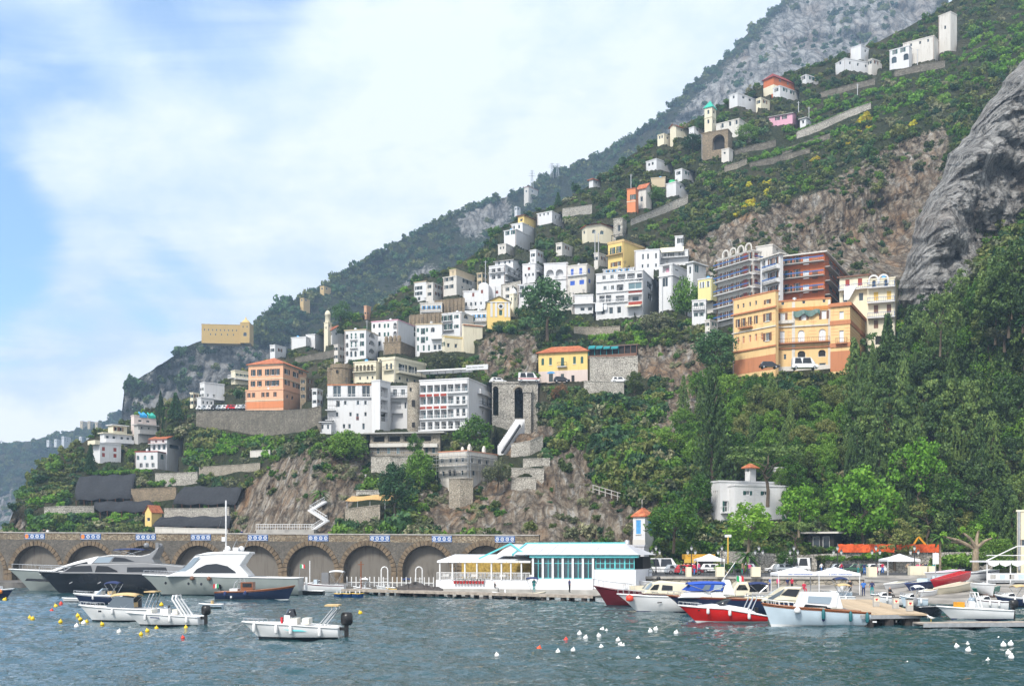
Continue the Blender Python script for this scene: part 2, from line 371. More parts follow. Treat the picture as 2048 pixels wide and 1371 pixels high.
def sheet(name, mat, pxs, crest, base, Dfn, nv, barefn, back=((12, -4), (60, -40), (200, -160)), jag=0.0, drop=-4.0):
    """ground surface: rows climb from the base to the crest line, then fall away behind it"""
    cy = lin(crest, pxs); by = base(pxs) if callable(base) else np.full(len(pxs), float(base))
    if jag: cy = cy + fbm(pxs / 22.0, pxs * 0 + 3.3, pxs * 0, 5, 21) * jag
    by = np.maximum(by, cy + 6)
    v = np.linspace(0, 1, nv) ** 1.0
    PX = np.repeat(pxs[None], nv, 0); PY = by[None] + (cy - by)[None] * v[:, None]
    D = Dfn(PX, PY); bb = barefn(PX, PY)
    X, Y, Z = (PX - 1024) / F * D, D, H + (YH - PY) / F * D
    X = np.vstack([X[:1], X]); Y = np.vstack([Y[:1], Y]); Z = np.vstack([np.full((1, len(pxs)), drop), Z]); bb = np.vstack([bb[:1], bb])
    for dy, dz in back:
        X = np.vstack([X, X[-1:] * (1 + dy / Y[-1:])]); Y = np.vstack([Y, Y[-1:] + dy]); Z = np.vstack([Z, np.maximum(Z[-1:] + dz, drop)]); bb = np.vstack([bb, bb[-1:]])
    n, k = X.shape
    me = bpy.data.meshes.new(name); co = np.stack([X, Y, Z], 2).reshape(-1, 3)
    SHEETS[name] = (PX, PY, D, X, Y, Z, me)
    i = np.arange(n * k).reshape(n, k); q = np.stack([i[:-1, :-1], i[:-1, 1:], i[1:, 1:], i[1:, :-1]], 2).reshape(-1, 4)
    me.vertices.add(n * k); me.vertices.foreach_set('co', co.ravel())
    me.loops.add(q.size); me.loops.foreach_set('vertex_index', q.ravel())
    me.polygons.add(len(q)); me.polygons.foreach_set('loop_start', np.arange(0, q.size, 4)); me.polygons.foreach_set('use_smooth', np.full(len(q), name not in ('hillside',)))
    me.update(calc_edges=True); a = me.attributes.new('bare', 'FLOAT', 'POINT'); a.data.foreach_set('value', bb.ravel()); me.materials.append(mat)
    return tag(link(name, me), kind='structure')
M_rock, M_rockfar, M_rockgrey = rock_mat('limestone'), rock_mat('limestone_far', True, True), rock_mat('grey_limestone', False, True)
sheet('hillside', M_rock, np.arange(-160, 2480, 4.0), CREST, lambda x: np.where(x > 1270, 1141.0, 1112.0), terrD, 300, bare, jag=8)
# the mountain behind, its ridge running down to a sheer headland
RIDGE = [(205,1090),(225,1000),(238,880),(243,830),(248,780),(300,741),(370,695),(403,682),(500,668),(520,642),(560,615),(640,578),(700,538),(760,503),(800,483),(850,458),(900,432),(950,413),(1000,396),(1060,379),(1120,343),(1200,308),(1260,278),(1330,228),(1390,162),(1440,127),(1490,72),(1530,37),(1570,0),(1640,-70),(1760,-180),(1900,-260)]
_mtn = tps([(250,800,760),(250,1050,690),(400,680,800),(400,850,745),(600,600,900),(600,750,820),(600,1000,700),(800,480,1000),(800,650,900),(1000,390,1080),(1000,500,1000),(1200,305,1130),(1200,400,1050),(1400,150,1180),(1400,280,1060),(1570,0,1250),(1570,150,1080),(1700,50,1150),(1750,-180,1350),(1900,60,1100),(1300,600,850),(1900,500,850)])
MBARE = [[(240,840),(250,775),(400,690),(470,690),(560,700),(600,740),(520,800),(400,860),(250,900)],[(1300,300),(1390,190),(1500,90),(1580,0),(1900,-100),(1860,40),(1700,120),(1560,160),(1480,215)],[(780,580),(860,520),(900,560),(820,620)],[(560,690),(640,660),(660,720),(560,720)],[(960,360),(1040,420),(980,470),(900,470)]]
_mm = np.zeros(_bx.shape)
for p in MBARE: _mm = np.maximum(_mm, inpoly(_bx, _by, p).astype(float))
_mm = blur(_mm, 6)
def mbare(px, py):
    u = np.clip((px + 160) / 4, 0, _mm.shape[1] - 1.01); v = np.clip((py + 260) / 4, 0, _mm.shape[0] - 1.01)
    return _mm[v.astype(int), u.astype(int)]
def mtnD(px, py):
    px, py = np.atleast_1d(np.asarray(px, float)), np.atleast_1d(np.asarray(py, float))
    D = _mtn(px, py); x, z = (px - 1024) / F * D, (YH - py) / F * D; b = mbare(px, py)
    D = D + fbm(x / 70, D / 160, z / 90, 6, 31, True) * 70 + b * fbm(x / 22, D / 200, z / 60, 6, 33, True) * 46 + (1 - b) * fbm(x / 18, D / 40, z / 14, 4, 37) * 18
    return D
sheet('mountain', M_rockfar, np.arange(205, 1900, 4.0), RIDGE, 1090, mtnD, 200, mbare, back=((40, -20), (200, -200), (300, -300)), jag=10)
_far = tps([(-200,950,1650),(0,892,1600),(0,1060,1450),(150,858,1600),(150,1050,1450),(230,825,1560),(300,850,1500),(420,1000,1400)])
def farD(px, py):
    px, py = np.atleast_1d(np.asarray(px, float)), np.atleast_1d(np.asarray(py, float))
    D = _far(px, py); x, z = (px - 1024) / F * D, (YH - py) / F * D
    return D + fbm(x / 90, D / 200, z / 80, 5, 41, True) * 110 + fbm(x / 20, D / 60, z / 20, 4, 43) * 25
sheet('far_headland', M_rockfar, np.arange(-220, 420, 4.0), [(-220,955),(-100,925),(0,893),(60,881),(120,866),(160,856),(215,840),(228,824),(240,822),(300,850),(420,1010)], 1108, farD, 90,
      lambda x, y: np.clip((y - 950) / 60, 0, 0.75), back=((60, -30), (200, -150)), jag=6)
# the bare buttress on the right, nearer than the hillside behind it
EDGE = [(60,2080),(110,2048),(160,2010),(230,1958),(310,1900),(400,1858),(450,1832),(520,1810),(600,1796),(690,1788),(800,1780)]
def build_buttress():
    rows = []; nb = []
    for py in np.arange(20, 800, 4.0):
        xe = float(np.interp(py, [e[0] for e in EDGE], [e[1] for e in EDGE])) if py >= 60 else 2080 + (60 - py) * 0.7
        xe += float(fbm(np.array([py / 26.]), np.array([1.]), np.array([0.]), 4, 51)[0]) * 22
        d = np.concatenate([np.arange(0, 60, 3.0), np.arange(60, 480, 4.0)]); px = xe + d
        D = 223 + 40 * np.exp(-d / 30) + 10 * np.exp(-((px - 2030) / 90) ** 2 - ((py - 380) / 110) ** 2) + 6 * np.exp(-((px - 1960) / 40) ** 2 - ((py - 470) / 60) ** 2) + (700 - py) * 0.022
        x, z = (px - 1024) / F * D, (YH - py) / F * D
        D = D + fbm(x / 9 + z / 30, D * 0 + 2, z / 13 - x / 22, 6, 53, True) * 17 + fbm(x / 2.8, D * 0, z / 3.6, 5, 57, True) * 5.5
        p = np.stack([(px - 1024) / F * D, D, H + (YH - py) / F * D], 1)
        b0 = p[0] + np.array([(px[0] - 1024) / F * 55, 55, 2.0]); b1 = p[0] + np.array([(px[0] - 1024) / F * 18, 18, 1.0])
        rows.append(np.vstack([b0, b1, p]))
    top = rows[0] + np.array([12, 45, 6.0]); rows.insert(0, top)
    m = MB(); m.grid([[tuple(q) for q in r] for r in rows])
    m.f = [f[::-1] for f in m.f]
    me = m.mesh('rock_face', M_rockgrey, False); a = me.attributes.new('bare', 'FLOAT', 'POINT'); a.data.foreach_set('value', np.full(len(m.v), 1.0))
    return tag(link('rock_face', me), kind='structure')
build_buttress()
def water_mat():
    m, t, b = new_mat('sea_water'); L = t.links.new
    b.inputs['Base Color'].default_value = (0.014, 0.052, 0.062, 1); b.inputs['Roughness'].default_value = 0.04; b.inputs['IOR'].default_value = 1.4
    geo = N('ShaderNodeNewGeometry', t)
    def co(sx, sy, rz):
        mp = N('ShaderNodeMapping', t); mp.inputs['Scale'].default_value = (sx, sy, 1); mp.inputs['Rotation'].default_value = (0, 0, rz); L(geo.outputs['Position'], mp.inputs[0]); return mp.outputs[0]
    c = tex(t, 'noise', 1.0, co(2.2, 2.2, -0.3), Detail=3, Roughness=0.6, Distortion=0.5)
    bump(t, b, c.outputs[0], 0.7, 0.2)
    return m
def build_sea():
    y = [26.0]
    while y[-1] < 215: y.append(y[-1] * 1.0042 + .04)
    y = np.array(y); u = np.linspace(-.62, .62, 470); X = u[None] * y[:, None]; Y = np.repeat(y[:, None], len(u), 1); o = np.zeros_like(X)
    Zw = fbm(X / 2.1 + Y / 9, Y / 1.5, o, 3, 91) * .44 + fbm(X / .8, Y / .62 - X / 5, o + 1, 2, 93) * .16 + np.sin(Y * .62 + X * .21 + fbm(X / 9, Y / 9, o, 2, 95) * 6) * .035
    Zw *= .45 + 1.1 * np.clip(fbm(X / 14, Y / 22, o, 3, 97) + .5, 0, 1); e = np.minimum(1, np.minimum((y - 26) / 4, (215 - y) / 12))[:, None]; Zw = Zw * e
    n, k = X.shape; i = np.arange(n * k).reshape(n, k); q = np.stack([i[:-1, :-1], i[:-1, 1:], i[1:, 1:], i[1:, :-1]], 2).reshape(-1, 4)
    co = np.stack([X, Y, Zw], 2).reshape(-1, 3); far = np.array([(-1480, -50, -.3), (1480, -50, -.3), (1480, 2120, -.3), (-1480, 2120, -.3)], float); q = np.vstack([q, np.arange(4)[None] + n * k]); co = np.vstack([co, far])
    me = bpy.data.meshes.new('sea'); me.vertices.add(len(co)); me.vertices.foreach_set('co', co.ravel()); me.loops.add(q.size); me.loops.foreach_set('vertex_index', q.ravel()); me.polygons.add(len(q)); me.polygons.foreach_set('loop_start', np.arange(0, q.size, 4)); me.polygons.foreach_set('use_smooth', np.ones(len(q), bool)); me.update(calc_edges=True); me.materials.append(water_mat()); tag(link('sea', me), kind='structure')
build_sea()
# ================================================================== building kit
W = plaster('white_plaster', (0.66, 0.66, 0.665)); CREAM = plaster('cream_plaster', (0.72, 0.66, 0.50)); PINK = plaster('salmon_plaster', (0.74, 0.41, 0.25)); PINK2 = plaster('salmon_base', (0.66, 0.24, 0.10))
YEL = plaster('yellow_plaster', (0.76, 0.56, 0.20)); TAN = plaster('tan_plaster', (0.62, 0.44, 0.20)); ORNG = plaster('orange_plaster', (0.74, 0.51, 0.24), (0.75, 0.6, 0.5), 0.9); RED = plaster('brick_red_plaster', (0.54, 0.15, 0.05)); MAROON = plaster('maroon_plaster', (0.24, 0.05, 0.045))
PALEY = plaster('pale_yellow_plaster', (0.72, 0.66, 0.30)); ROSE = plaster('rose_plaster', (0.66, 0.36, 0.45)); BEIGE = plaster('beige_plaster', (0.55, 0.45, 0.30)); OCHRE = plaster('ochre_plaster', (0.56, 0.38, 0.13)); GREY = plaster('grey_plaster', (0.42, 0.41, 0.39)); BRICK = plaster('worn_brick', (0.50, 0.20, 0.09), (0.6, 0.6, 0.6), 0.7); OLDW = plaster('weathered_white', (0.62, 0.59, 0.54), (0.4, 0.36, 0.3), 0.8)
ST4 = stone('stained_stone', (0.12, 0.105, 0.08), (0.27, 0.24, 0.19), 1.6); ST1 = stone('rubble_stone', (0.34, 0.29, 0.22), (0.47, 0.42, 0.34)); ST2 = stone('brown_stone', (0.24, 0.18, 0.11), (0.38, 0.29, 0.19), 2.6); ST3 = stone('pale_stone', (0.40, 0.37, 0.32), (0.55, 0.52, 0.46), 1.8)
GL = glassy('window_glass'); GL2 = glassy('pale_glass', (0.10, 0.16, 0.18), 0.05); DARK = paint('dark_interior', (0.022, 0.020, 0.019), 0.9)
FR = paint('white_frame', (0.68, 0.68, 0.66)); SHG = paint('green_shutter', (0.015, 0.085, 0.07)); SHD = paint('dark_shutter', (0.03, 0.045, 0.045)); SHB = paint('blue_shutter', (0.02, 0.10, 0.50)); SHR = paint('red_shutter', (0.20, 0.05, 0.035)); SHN = paint('brown_shutter', (0.16, 0.07, 0.035)); SHY = paint('yellow_blind', (0.62, 0.40, 0.06)); SHW = paint('white_blind', (0.70, 0.72, 0.75)); SHLB = paint('sky_blue_shutter', (0.08, 0.33, 0.66))
IRON = paint('dark_iron', (0.03, 0.032, 0.035), 0.5); STEEL = paint('galvanised_steel', (0.45, 0.46, 0.47), 0.4, 0.6); WMET = paint('white_metal', (0.72, 0.72, 0.72), 0.4); BLUER = paint('blue_rail', (0.03, 0.11, 0.33), 0.5); CONC = paint('concrete', (0.40, 0.38, 0.35), 0.9, 0, 0.15, 0.8); TEAL = paint('teal_canvas', (0.01, 0.22, 0.24), 0.8); BRPAR = paint('red_parapet', (0.33, 0.05, 0.03), 0.8)
def tile_mat():
    m, t, b = new_mat('roof_tiles')
    v = objco(t, (1, 1, 1)); wv = tex(t, 'wave', 1.6, v, wave_type='BANDS', bands_direction='X', Distortion=0.6)
    n = tex(t, 'noise', 1.4, v, Detail=5); n2 = tex(t, 'noise', 0.25, v, Detail=3)
    c = ramp(t, n.outputs[0], [(0.3, (0.26, 0.06, 0.025)), (0.5, (0.46, 0.13, 0.05)), (0.7, (0.56, 0.22, 0.10))])
    c = mixc(t, ramp(t, n2.outputs[0], [(0.45, 0.0), (0.75, 0.6)]), c, (0.25, 0.12, 0.07))
    t.links.new(c, b.inputs['Base Color']); b.inputs['Roughness'].default_value = 0.85; bump(t, b, wv.outputs['Fac'], 0.6, 0.08); return m
TILE = tile_mat()
O = Vector((0, 0, H))
WCACHE = {}
def arch_loop(u0, u1, v0, v1, n=8):
    """opening with a round head (counter-clockwise)"""
    r = (u1 - u0) / 2; c = (u0 + u1) / 2; k = min(r, v1 - v0)
    return [(u0, v0), (u1, v0)] + [(c + r * math.cos(math.pi * i / n), v1 - k + k * math.sin(math.pi * i / n)) for i in range(n + 1)]
VOLS = []
class House:
    """a building whose near corner stands at pixel (xC, yB); left face reaches xL, right face xR"""
    def __init__(s, name, label, cat='house', group=None):
        s.name, s.label, s.cat, s.group = name, label, cat, group; s.root = None; s.vols = []
    def vol(s, xL, xC, xR, yT, yB, wall, a=12, D=None, dd=0.0, dep=8.0, fnd=5.0, roof='flat', rim=None, part='wall', rh=2.0, over=0.5, trim=None, inset=None, gable=None):
        D = (D if D else tD(xC, yB)) + dd
        C = P(xC, yB, D); k = (xC - 1024) / F; aw = R(a) + math.atan(k)
        ca, sa = math.cos(aw), math.sin(aw)
        kl, kr = (xL - 1024) / F, (xR - 1024) / F
        wL = (C.x - kl * C.y) / (ca + kl * sa)
        wR = (kr * C.y - C.x) / (sa - kr * ca) if xR > xC and (sa - kr * ca) > 0.02 else dep
        wR = min(max(wR, 1.0), 60)
        h = (yB - yT) / F * D
        if s.root is None: s.root = thing(s.name, s.label, s.cat, C, 0.0, s.group)
        v = dict(C=C, aw=aw, wL=wL, wR=wR, h=h, D=D, wall=wall, holes={'L': [], 'R': []}, loc=C - s.root.location, yT=yT, yB=yB, xC=xC, fnd=fnd, roof=roof, rim=rim or wall, part=part, rh=rh, over=over, trim=trim, gable=gable)
        s.vols.append(v); VOLS.append(v); return s
    def local(s, v, px, py, face):
        d = Vector(((px - 1024) / F, 1, (YH - py) / F)); rot = Matrix.Rotation(v['aw'], 3, 'Z')
        o = rot @ (O - v['C']); d = rot @ d
        if face == 'L': t = -o.y / d.y; q = o + d * t; return q.x, q.z
        t = -o.x / d.x; q = o + d * t; return q.y, q.z
    def fn(s, v, face):
        if face == 'L': return lambda u, z, d: (u, d, z)
        return lambda u, z, d: (-d, u, z)
    def part_at(s, name, me, v, parent=None):
        o = link(name, me, parent or s.root)
        if parent is None: o.location = v['loc']; o.rotation_euler = (0, 0, -v['aw'])
        return o
    def win(s, face, xs, ys, w, h, kind='w', sh=None, pane=None, deep=None, vi=-1, arch=False, sill=False, rail=None):
        """openings centred at pixel columns xs and rows ys (rows read at the first column), w x h in pixels"""
        v = s.vols[vi]; sc = v['D'] / F
        for y in (ys if isinstance(ys, (list, tuple)) else [ys]):
            xs_ = xs if isinstance(xs, (list, tuple)) else [xs]
            zc = s.local(v, xs_[0], y, face)[1]
            for x in xs_:
                uc = s.local(v, x, y, face)[0]
                ww = abs(s.local(v, x + w / 2, y, face)[0] - s.local(v, x - w / 2, y, face)[0]); hh = h * sc
                ww = round(max(ww, 0.35), 1); hh = round(max(hh, 0.4), 1)
                lo, hi = (-v['wL'] + 0.1, -0.1) if face == 'L' else (0.1, v['wR'] - 0.1)
                if hi - lo < ww + 0.05: continue
                uc = min(max(uc, lo + ww / 2), hi - ww / 2); zz = min(max(zc, hh / 2 + 0.02), v['h'] - hh / 2 - 0.08)
                if any(abs(uc - b[0]) < (ww + b[2]) / 2 + 0.04 and abs(zz - b[1]) < (hh + b[3]) / 2 + 0.04 for b in v['holes'][face]): continue
                v['holes'][face].append((uc, zz, ww, hh, arch, deep or 0.24)); s.window(v, face, uc, zz, ww, hh, kind, sh, pane, deep, arch, sill, rail)
        return s
    def window(s, v, face, uc, zc, w, h, kind, sh, pane, deep, arch, sill, rail):
        key = (face, w, h, kind, sh and sh.name, pane and pane.name, deep, arch, sill, v['wall'].name if kind == 'bay' else '')
        if key not in WCACHE:
            f = s.fn(v, face); g = lambda x0, x1, y0, y1, d0, d1, m: m.box(*((x0, x1, d0, d1, y0, y1) if face == 'L' else (-d1, -d0, x0, x1, y0, y1)))
            x, y = w / 2, h / 2; dp = deep or 0.22; t = min(0.09, w * 0.08)
            fm, pm = MB(), MB()
            if kind == 'bay':
                fm.add([f(-x, -y, dp), f(x, -y, dp), f(x, y, dp), f(-x, y, dp)], [(0, 1, 2, 3)])
                g(-x * .55, x * .35, -y, y * .55, dp - .06, dp - .02, pm)
                mats = (v['wall'], pane or GL)
            else:
                g(-x, -x + t, -y, y, dp - .06, dp, fm); g(x - t, x, -y, y, dp - .06, dp, fm); g(-x + t, x - t, y - t, y, dp - .06, dp, fm); g(-x + t, x - t, -y, -y + t, dp - .06, dp, fm)
                if w > 0.8 and kind != 'o': g(-t / 2, t / 2, -y + t, y - t, dp - .07, dp - .01, fm)
                pm.add([f(-x, -y, dp), f(x, -y, dp), f(x, y, dp), f(-x, y, dp)], [(0, 1, 2, 3)])
                mats = (FR, pane or GL)
                if sill: g(-x - .1, x + .1, -y - .14, -y, -.14, .04, fm)
            sms = []
            if kind == 's':      # leaves folded back against the wall
                q = min(w * .5, .75)
                for sg in (-1, 1):
                    sm = MB(); x0, x1 = sorted((sg * (x + .02), sg * (x + q))); g(x0, x1, -y, y, -.07, -.015, sm)
                    for k in range(3): zz = -y + (k + .5) * h / 3; g(x0 + .05, x1 - .05, zz - h / 9, zz + h / 9, -.09, -.065, sm)
                    sms.append(sm)
            if kind == 'c':      # closed shutters
                for x0, x1 in ((-x, -.01), (.01, x)):
                    sm = MB(); g(x0, x1, -y, y, .04, .10, sm)
                    for k in range(4): zz = -y + (k + .5) * h / 4; g(x0 + .06, x1 - .06, zz - h / 12, zz + h / 12, .02, .045, sm)
                    sms.append(sm)
            WCACHE[key] = (fm.mesh('window_frame', mats[0]), pm.mesh('pane', mats[1]), [sm.mesh('shutter', sh or SHD) for sm in sms])
        fr, pn, sts = WCACHE[key]
        off = Vector((uc, 0, zc)) if face == 'L' else Vector((0, uc, zc))
        o = link('recessed_bay' if kind == 'bay' else 'window', fr, s.root); o.rotation_euler = (0, 0, -v['aw']); o.location = v['loc'] + Matrix.Rotation(-v['aw'], 3, 'Z') @ off
        link('door_pane' if kind == 'bay' else 'pane', pn, o)
        for st in sts: link('shutter', st, o)
        if rail:
            rm = MB(); f = s.fn(v, face); hh = min(1.0, h * .5)
            n = max(3, int(w / .35))
            for i in range(n + 1): u = -w / 2 + w * i / n; rm.bar(f(u, -h / 2, -.05), f(u, -h / 2 + hh, -.05), .04)
            rm.bar(f(-w / 2, -h / 2 + hh, -.05), f(w / 2, -h / 2 + hh, -.05), .07); rm.build('railing', rail, o)
    def balcony(s, face, x0, x1, y, rail='bars', mat=None, rmat=None, out=1.1, rh=1.0, vi=-1, slab=0.18):
        """slab whose top is at pixel row y (read at x0) from pixel column x0 to x1, with its railing"""
        v = s.vols[vi]; z = s.local(v, x0, y, face)[1]; u0, u1 = sorted((s.local(v, x0, y, face)[0], s.local(v, x1, y, face)[0]))
        lo, hi = (-v['wL'] - .3, 1.2) if face == 'L' else (-1.2, v['wR'] + .3)
        u0, u1 = max(u0, lo), min(u1, hi)
        if u1 - u0 < 0.4: return s
        f = s.fn(v, face); g = lambda a, b, c, d, e, k, m: m.box(*((a, b, e, k, c, d) if face == 'L' else (-k, -e, a, b, c, d)))
        m = MB(); g(u0, u1, z - slab, z, -out, -.004, m); b = s.part_at('balcony', m.mesh('balcony', mat or W), v); r = MB()
        if rail == 'solid':
            g(u0, u1, z, z + rh, -out, -out + .1, r); g(u0, u0 + .1, z, z + rh, -out + .1, -.01, r); g(u1 - .1, u1, z, z + rh, -out + .1, -.01, r)
        else:
            n = max(3, int((u1 - u0) / .45)); 
            for i in range(n + 1): u = u0 + .05 + (u1 - u0 - .1) * i / n; r.bar(f(u, z, -out + .06), f(u, z + rh, -out + .06), .045)
            for zz in (rh, rh * .12): r.bar(f(u0, z + zz, -out + .06), f(u1, z + zz, -out + .06), .07)
            for u in (u0 + .05, u1 - .05): r.bar(f(u, z + rh, -out + .06), f(u, z + rh, 0), .06)
            if rail == 'band': bm = MB(); g(u0, u1, z + rh * .76, z + rh + .04, -out - .02, -out + .02, bm); bm.build('blue_rail_strip', rmat or BLUER, b); rmat = IRON
        r.build('railing', rmat or IRON, b); return s
    def band(s, face, y, hpx, mat, out=.12, x0=None, x1=None, name='cornice', vi=-1):
        v = s.vols[vi]; sc = v['D'] / F; z = (v['yB'] - y) * sc; hh = hpx * sc
        u0, u1 = (-v['wL'] - out, out) if face == 'L' else (-out + .001, v['wR'] + out)
        if x0 is not None: u0 = s.local(v, x0, y, face)[0]
        if x1 is not None: u1 = s.local(v, x1, y, face)[0]
        m = MB(); m.box(*((u0, u1, -out, -.003, z - hh / 2, z + hh / 2) if face == 'L' else (.003, out + .002, u0, u1, z - hh / 2, z + hh / 2)))
        s.part_at(name, m.mesh(name, mat), v); return s
    def extra(s, name, m, mats, vi=-1, smooth=False):
        return s.part_at(name, m.mesh(name, mats, smooth), s.vols[vi])
    def done(s):
        for v in s.vols:
            wL, wR, h, fd = v['wL'], v['wR'], v['h'], v['fnd']
            m = MB()
            for face, (u0, u1) in (('L', (-wL, 0)), ('R', (0, wR))):
                holes = []; deeps = []
                for uc, zc, w, hh, arch, dp in v['holes'][face]:
                    deeps.append(dp)
                    a, b, c, d = uc - w / 2, uc + w / 2, zc - hh / 2, zc + hh / 2
                    holes.append(arch_loop(a, b, c, d) if arch else [(a, c), (b, c), (b, d), (a, d)])
                out = [(u0, -fd), (u1, -fd), (u1, h), (u0, h)]
                if v['gable'] == face: out = [(u0, -fd), (u1, -fd), (u1, h), ((u0 + u1) / 2, h + v['rh']), (u0, h)]
                m.poly(out, holes, s.fn(v, face), deeps)
            m.add([(-wL, wR, -fd), (0, wR, -fd), (0, wR, h), (-wL, wR, h), (-wL, 0, -fd), (-wL, 0, h)], [(1, 0, 3, 2), (0, 4, 5, 3)])
            r = MB(); rf = v['roof']; q = v['over']
            if rf == 'flat':
                m.add([(-wL, 0, h), (0, 0, h), (0, wR, h), (-wL, wR, h)], [(0, 1, 2, 3)])
                for a in ((-wL - .12, .12, -.12, .2), (-wL - .12, .12, wR - .2, wR + .12), (-wL - .12, -wL + .2, .2, wR - .2), (-.2, .12, .2, wR - .2)): r.box(*a, h + .003, h + .28)
                s.part_at('parapet', r.mesh('parapet', v['rim']), v)
            elif rf == 'slab':
                r.box(-wL - q, q, -q, wR + q, h + .003, h + .3); s.part_at('roof', r.mesh('roof', v['rim']), v)
            elif rf in ('hip', 'gableL', 'gableR', 'pyr'):
                z0, z1 = h + .02, h + v['rh']; x0, x1, y0, y1 = -wL - q, q, -q, wR + q; t = .18
                if rf == 'hip':
                    k = min(wL, wR) / 2
                    A, B = ((-wL + k, wR / 2), (-k, wR / 2)) if wL >= wR else ((-wL / 2, k), (-wL / 2, wR - k))
                elif rf == 'pyr': A = B = (-wL / 2, wR / 2)
                elif rf == 'gableL': A, B = (-wL / 2, y0), (-wL / 2, y1)        # gable shows on the left face
                else: A, B = (x0, wR / 2), (x1, wR / 2)
                vs = [(x0, y0, z0), (x1, y0, z0), (x1, y1, z0), (x0, y1, z0), (*A, z1), (*B, z1)]
                if rf == 'gableL' or (rf == 'hip' and wL < wR): fs = [(0, 1, 4), (1, 2, 5, 4), (2, 3, 5), (3, 0, 4, 5)]
                else: fs = [(0, 1, 5, 4), (1, 2, 5), (2, 3, 4, 5), (3, 0, 4)]
                if rf == 'gableL': fs = [fs[1], fs[3]]
                if rf == 'gableR': fs = [fs[0], fs[2]]
                if rf == 'pyr': vs = vs[:5]; fs = [(0, 1, 4), (1, 2, 4), (2, 3, 4), (3, 0, 4)]
                n = len(vs); r.add(vs, fs); r.add([(x, y, z - t) for x, y, z in vs], [f[::-1] for f in fs])
                if rf in ('hip', 'pyr'): r.add(vs[:4] + [(x, y, z - t) for x, y, z in vs[:4]], [(0, 4, 5, 1), (1, 5, 6, 2), (2, 6, 7, 3), (3, 7, 4, 0)])
                else:
                    for e in ((0, 1, 4, 5) if rf == 'gableR' else (0, 3, 4, 5)): pass
                    r.add([(x0, y0, z0), (x1, y0, z0), (x1, y0, z0 - t), (x0, y0, z0 - t)] if rf == 'gableR' else [(x1, y0, z0), (x1, y1, z0), (x1, y1, z0 - t), (x1, y0, z0 - t)], [(0, 1, 2, 3)])
                    m.add([(-wL, 0, h), (0, 0, h), (0, wR, h), (-wL, wR, h)], [(0, 1, 2, 3)])
                    if rf == 'gableR' and v['gable'] != 'R': m.add([(0, 0, h), (0, wR, h), (0, wR / 2, h + v['rh'])], [(0, 1, 2)])
                    if rf == 'gableL' and v['gable'] != 'L': m.add([(-wL, 0, h), (0, 0, h), (-wL / 2, 0, h + v['rh'])], [(0, 1, 2)])
                s.part_at('roof', r.mesh('roof', v['rim'] if v['rim'] is not v['wall'] else TILE), v)
            elif rf == 'open': pass
            if rf == 'flat' and wL > 4 and v['D'] < 500:
                q = random.Random(int(v['xC'] * 7)); ax, ay = -q.uniform(.2, .8) * wL, min(wR * .4, 2.0); am_ = MB(); hh = q.uniform(1.6, 3.0); am_.bar((ax, ay, h + .1), (ax, ay, h + hh), .07)
                for k in range(4): am_.bar((ax - .5 + .05 * k, ay, h + hh - .1 - .22 * k), (ax + .5 - .05 * k, ay, h + hh - .1 - .22 * k), .05)
                s.part_at('roof_aerial', am_.mesh('roof_aerial', IRON), v); dp_ = MB(); x = -q.choice((.18, wL - .18)); dp_.tube([(x, -.09, -1), (x, -.09, h - .1)], .07, 6); s.part_at('drainpipe', dp_.mesh('drainpipe', q.choice((SHN, GREY, STEEL))), v)
                if q.random() < .5: tk = MB(); tx = -q.uniform(.3, .7) * wL; tk.lathe([(.45, 0), (.45, .9), (.1, 1.05), (.01, 1.06)], 9, (tx, min(1.6, wR / 2), h + .05)); s.part_at('water_tank', tk.mesh('water_tank', q.choice((STEEL, GREY, SHLB)), True), v)
            s.part_at(v['part'], m.mesh(v['part'], v['wall']), v)
            if v['trim']:
                tm = MB(); o = .14
                tm.box(-wL - o, o, -o, -.004, h - .45, h - .02); tm.box(.004, o, -.003, wR + o, h - .45, h - .02); s.part_at('cornice', tm.mesh('cornice', v['trim']), v)
        return s.root
# ================================================================== the buildings of the village
B=House
# --- monastery on the headland
h=B('monastery', 'long ochre monastery with rows of small windows and a domed lantern on the headland cliff', 'monastery')
h.vol(403,481,484,650,676, OCHRE, a=6, D=float(mtnD(450,690)[0])-22, fnd=4, dep=22)
h.win('L',[409,417,425,433,441,449,457,465,473],659,2.4,3.6, 'o');h.win('L',[421,431,443,455,467],668,2.4,4, 'o')
h.vol(480,499,507,645,674, OCHRE, a=12, D=float(mtnD(450,690)[0])-26, fnd=4)
h.win('L',[486,494],653,2.4,3.6, 'o');h.win('L',[490],668,7,8, 'o', arch=True)
m=MB();sc=h.vols[-1]['D']/F
m.lathe([(4.2*sc*2,0),(4.2*sc*2,1.0),(4.0*sc*2,2*sc),(3.2*sc*2,5*sc),(1.9*sc*2,7*sc),(.9*sc*2,7.8*sc),(.9*sc*2,10*sc),(0.1,13.5*sc)],14,(-9*sc,8*sc, h.vols[-1]['h']))
h.extra('dome', m, YEL, smooth=True);h.done()
# --- houses left of the salmon palazzo
h=B('white_house', 'tall blank white house on the slope just left of the salmon palazzo');h.vol(400,409,449,765,803, W, a=62);h.win('R',[416,428],790,4,5);h.win('L',[404],[778,790],3,5, 's', SHD)
h.balcony('R',410,448,797, 'bars', W, WMET);h.done()
h=B('lower_house', 'low white terrace house under the blank white house by the road');h.vol(394,402,428,795,814, W, a=60);h.win('R',[407,415,423],804,3.5,5, 'o');h.done()
h=B('cream_house', 'cream house with long white balcony tucked behind the salmon palazzo');h.vol(462,470,502,741,768, CREAM, a=60);h.win('R',[475,483,491,498],749,3.5,5, 's', SHG);h.balcony('R',468,502,757, 'bars', W, WMET);h.balcony('L',460,470,757, 'bars', W, WMET);h.done()
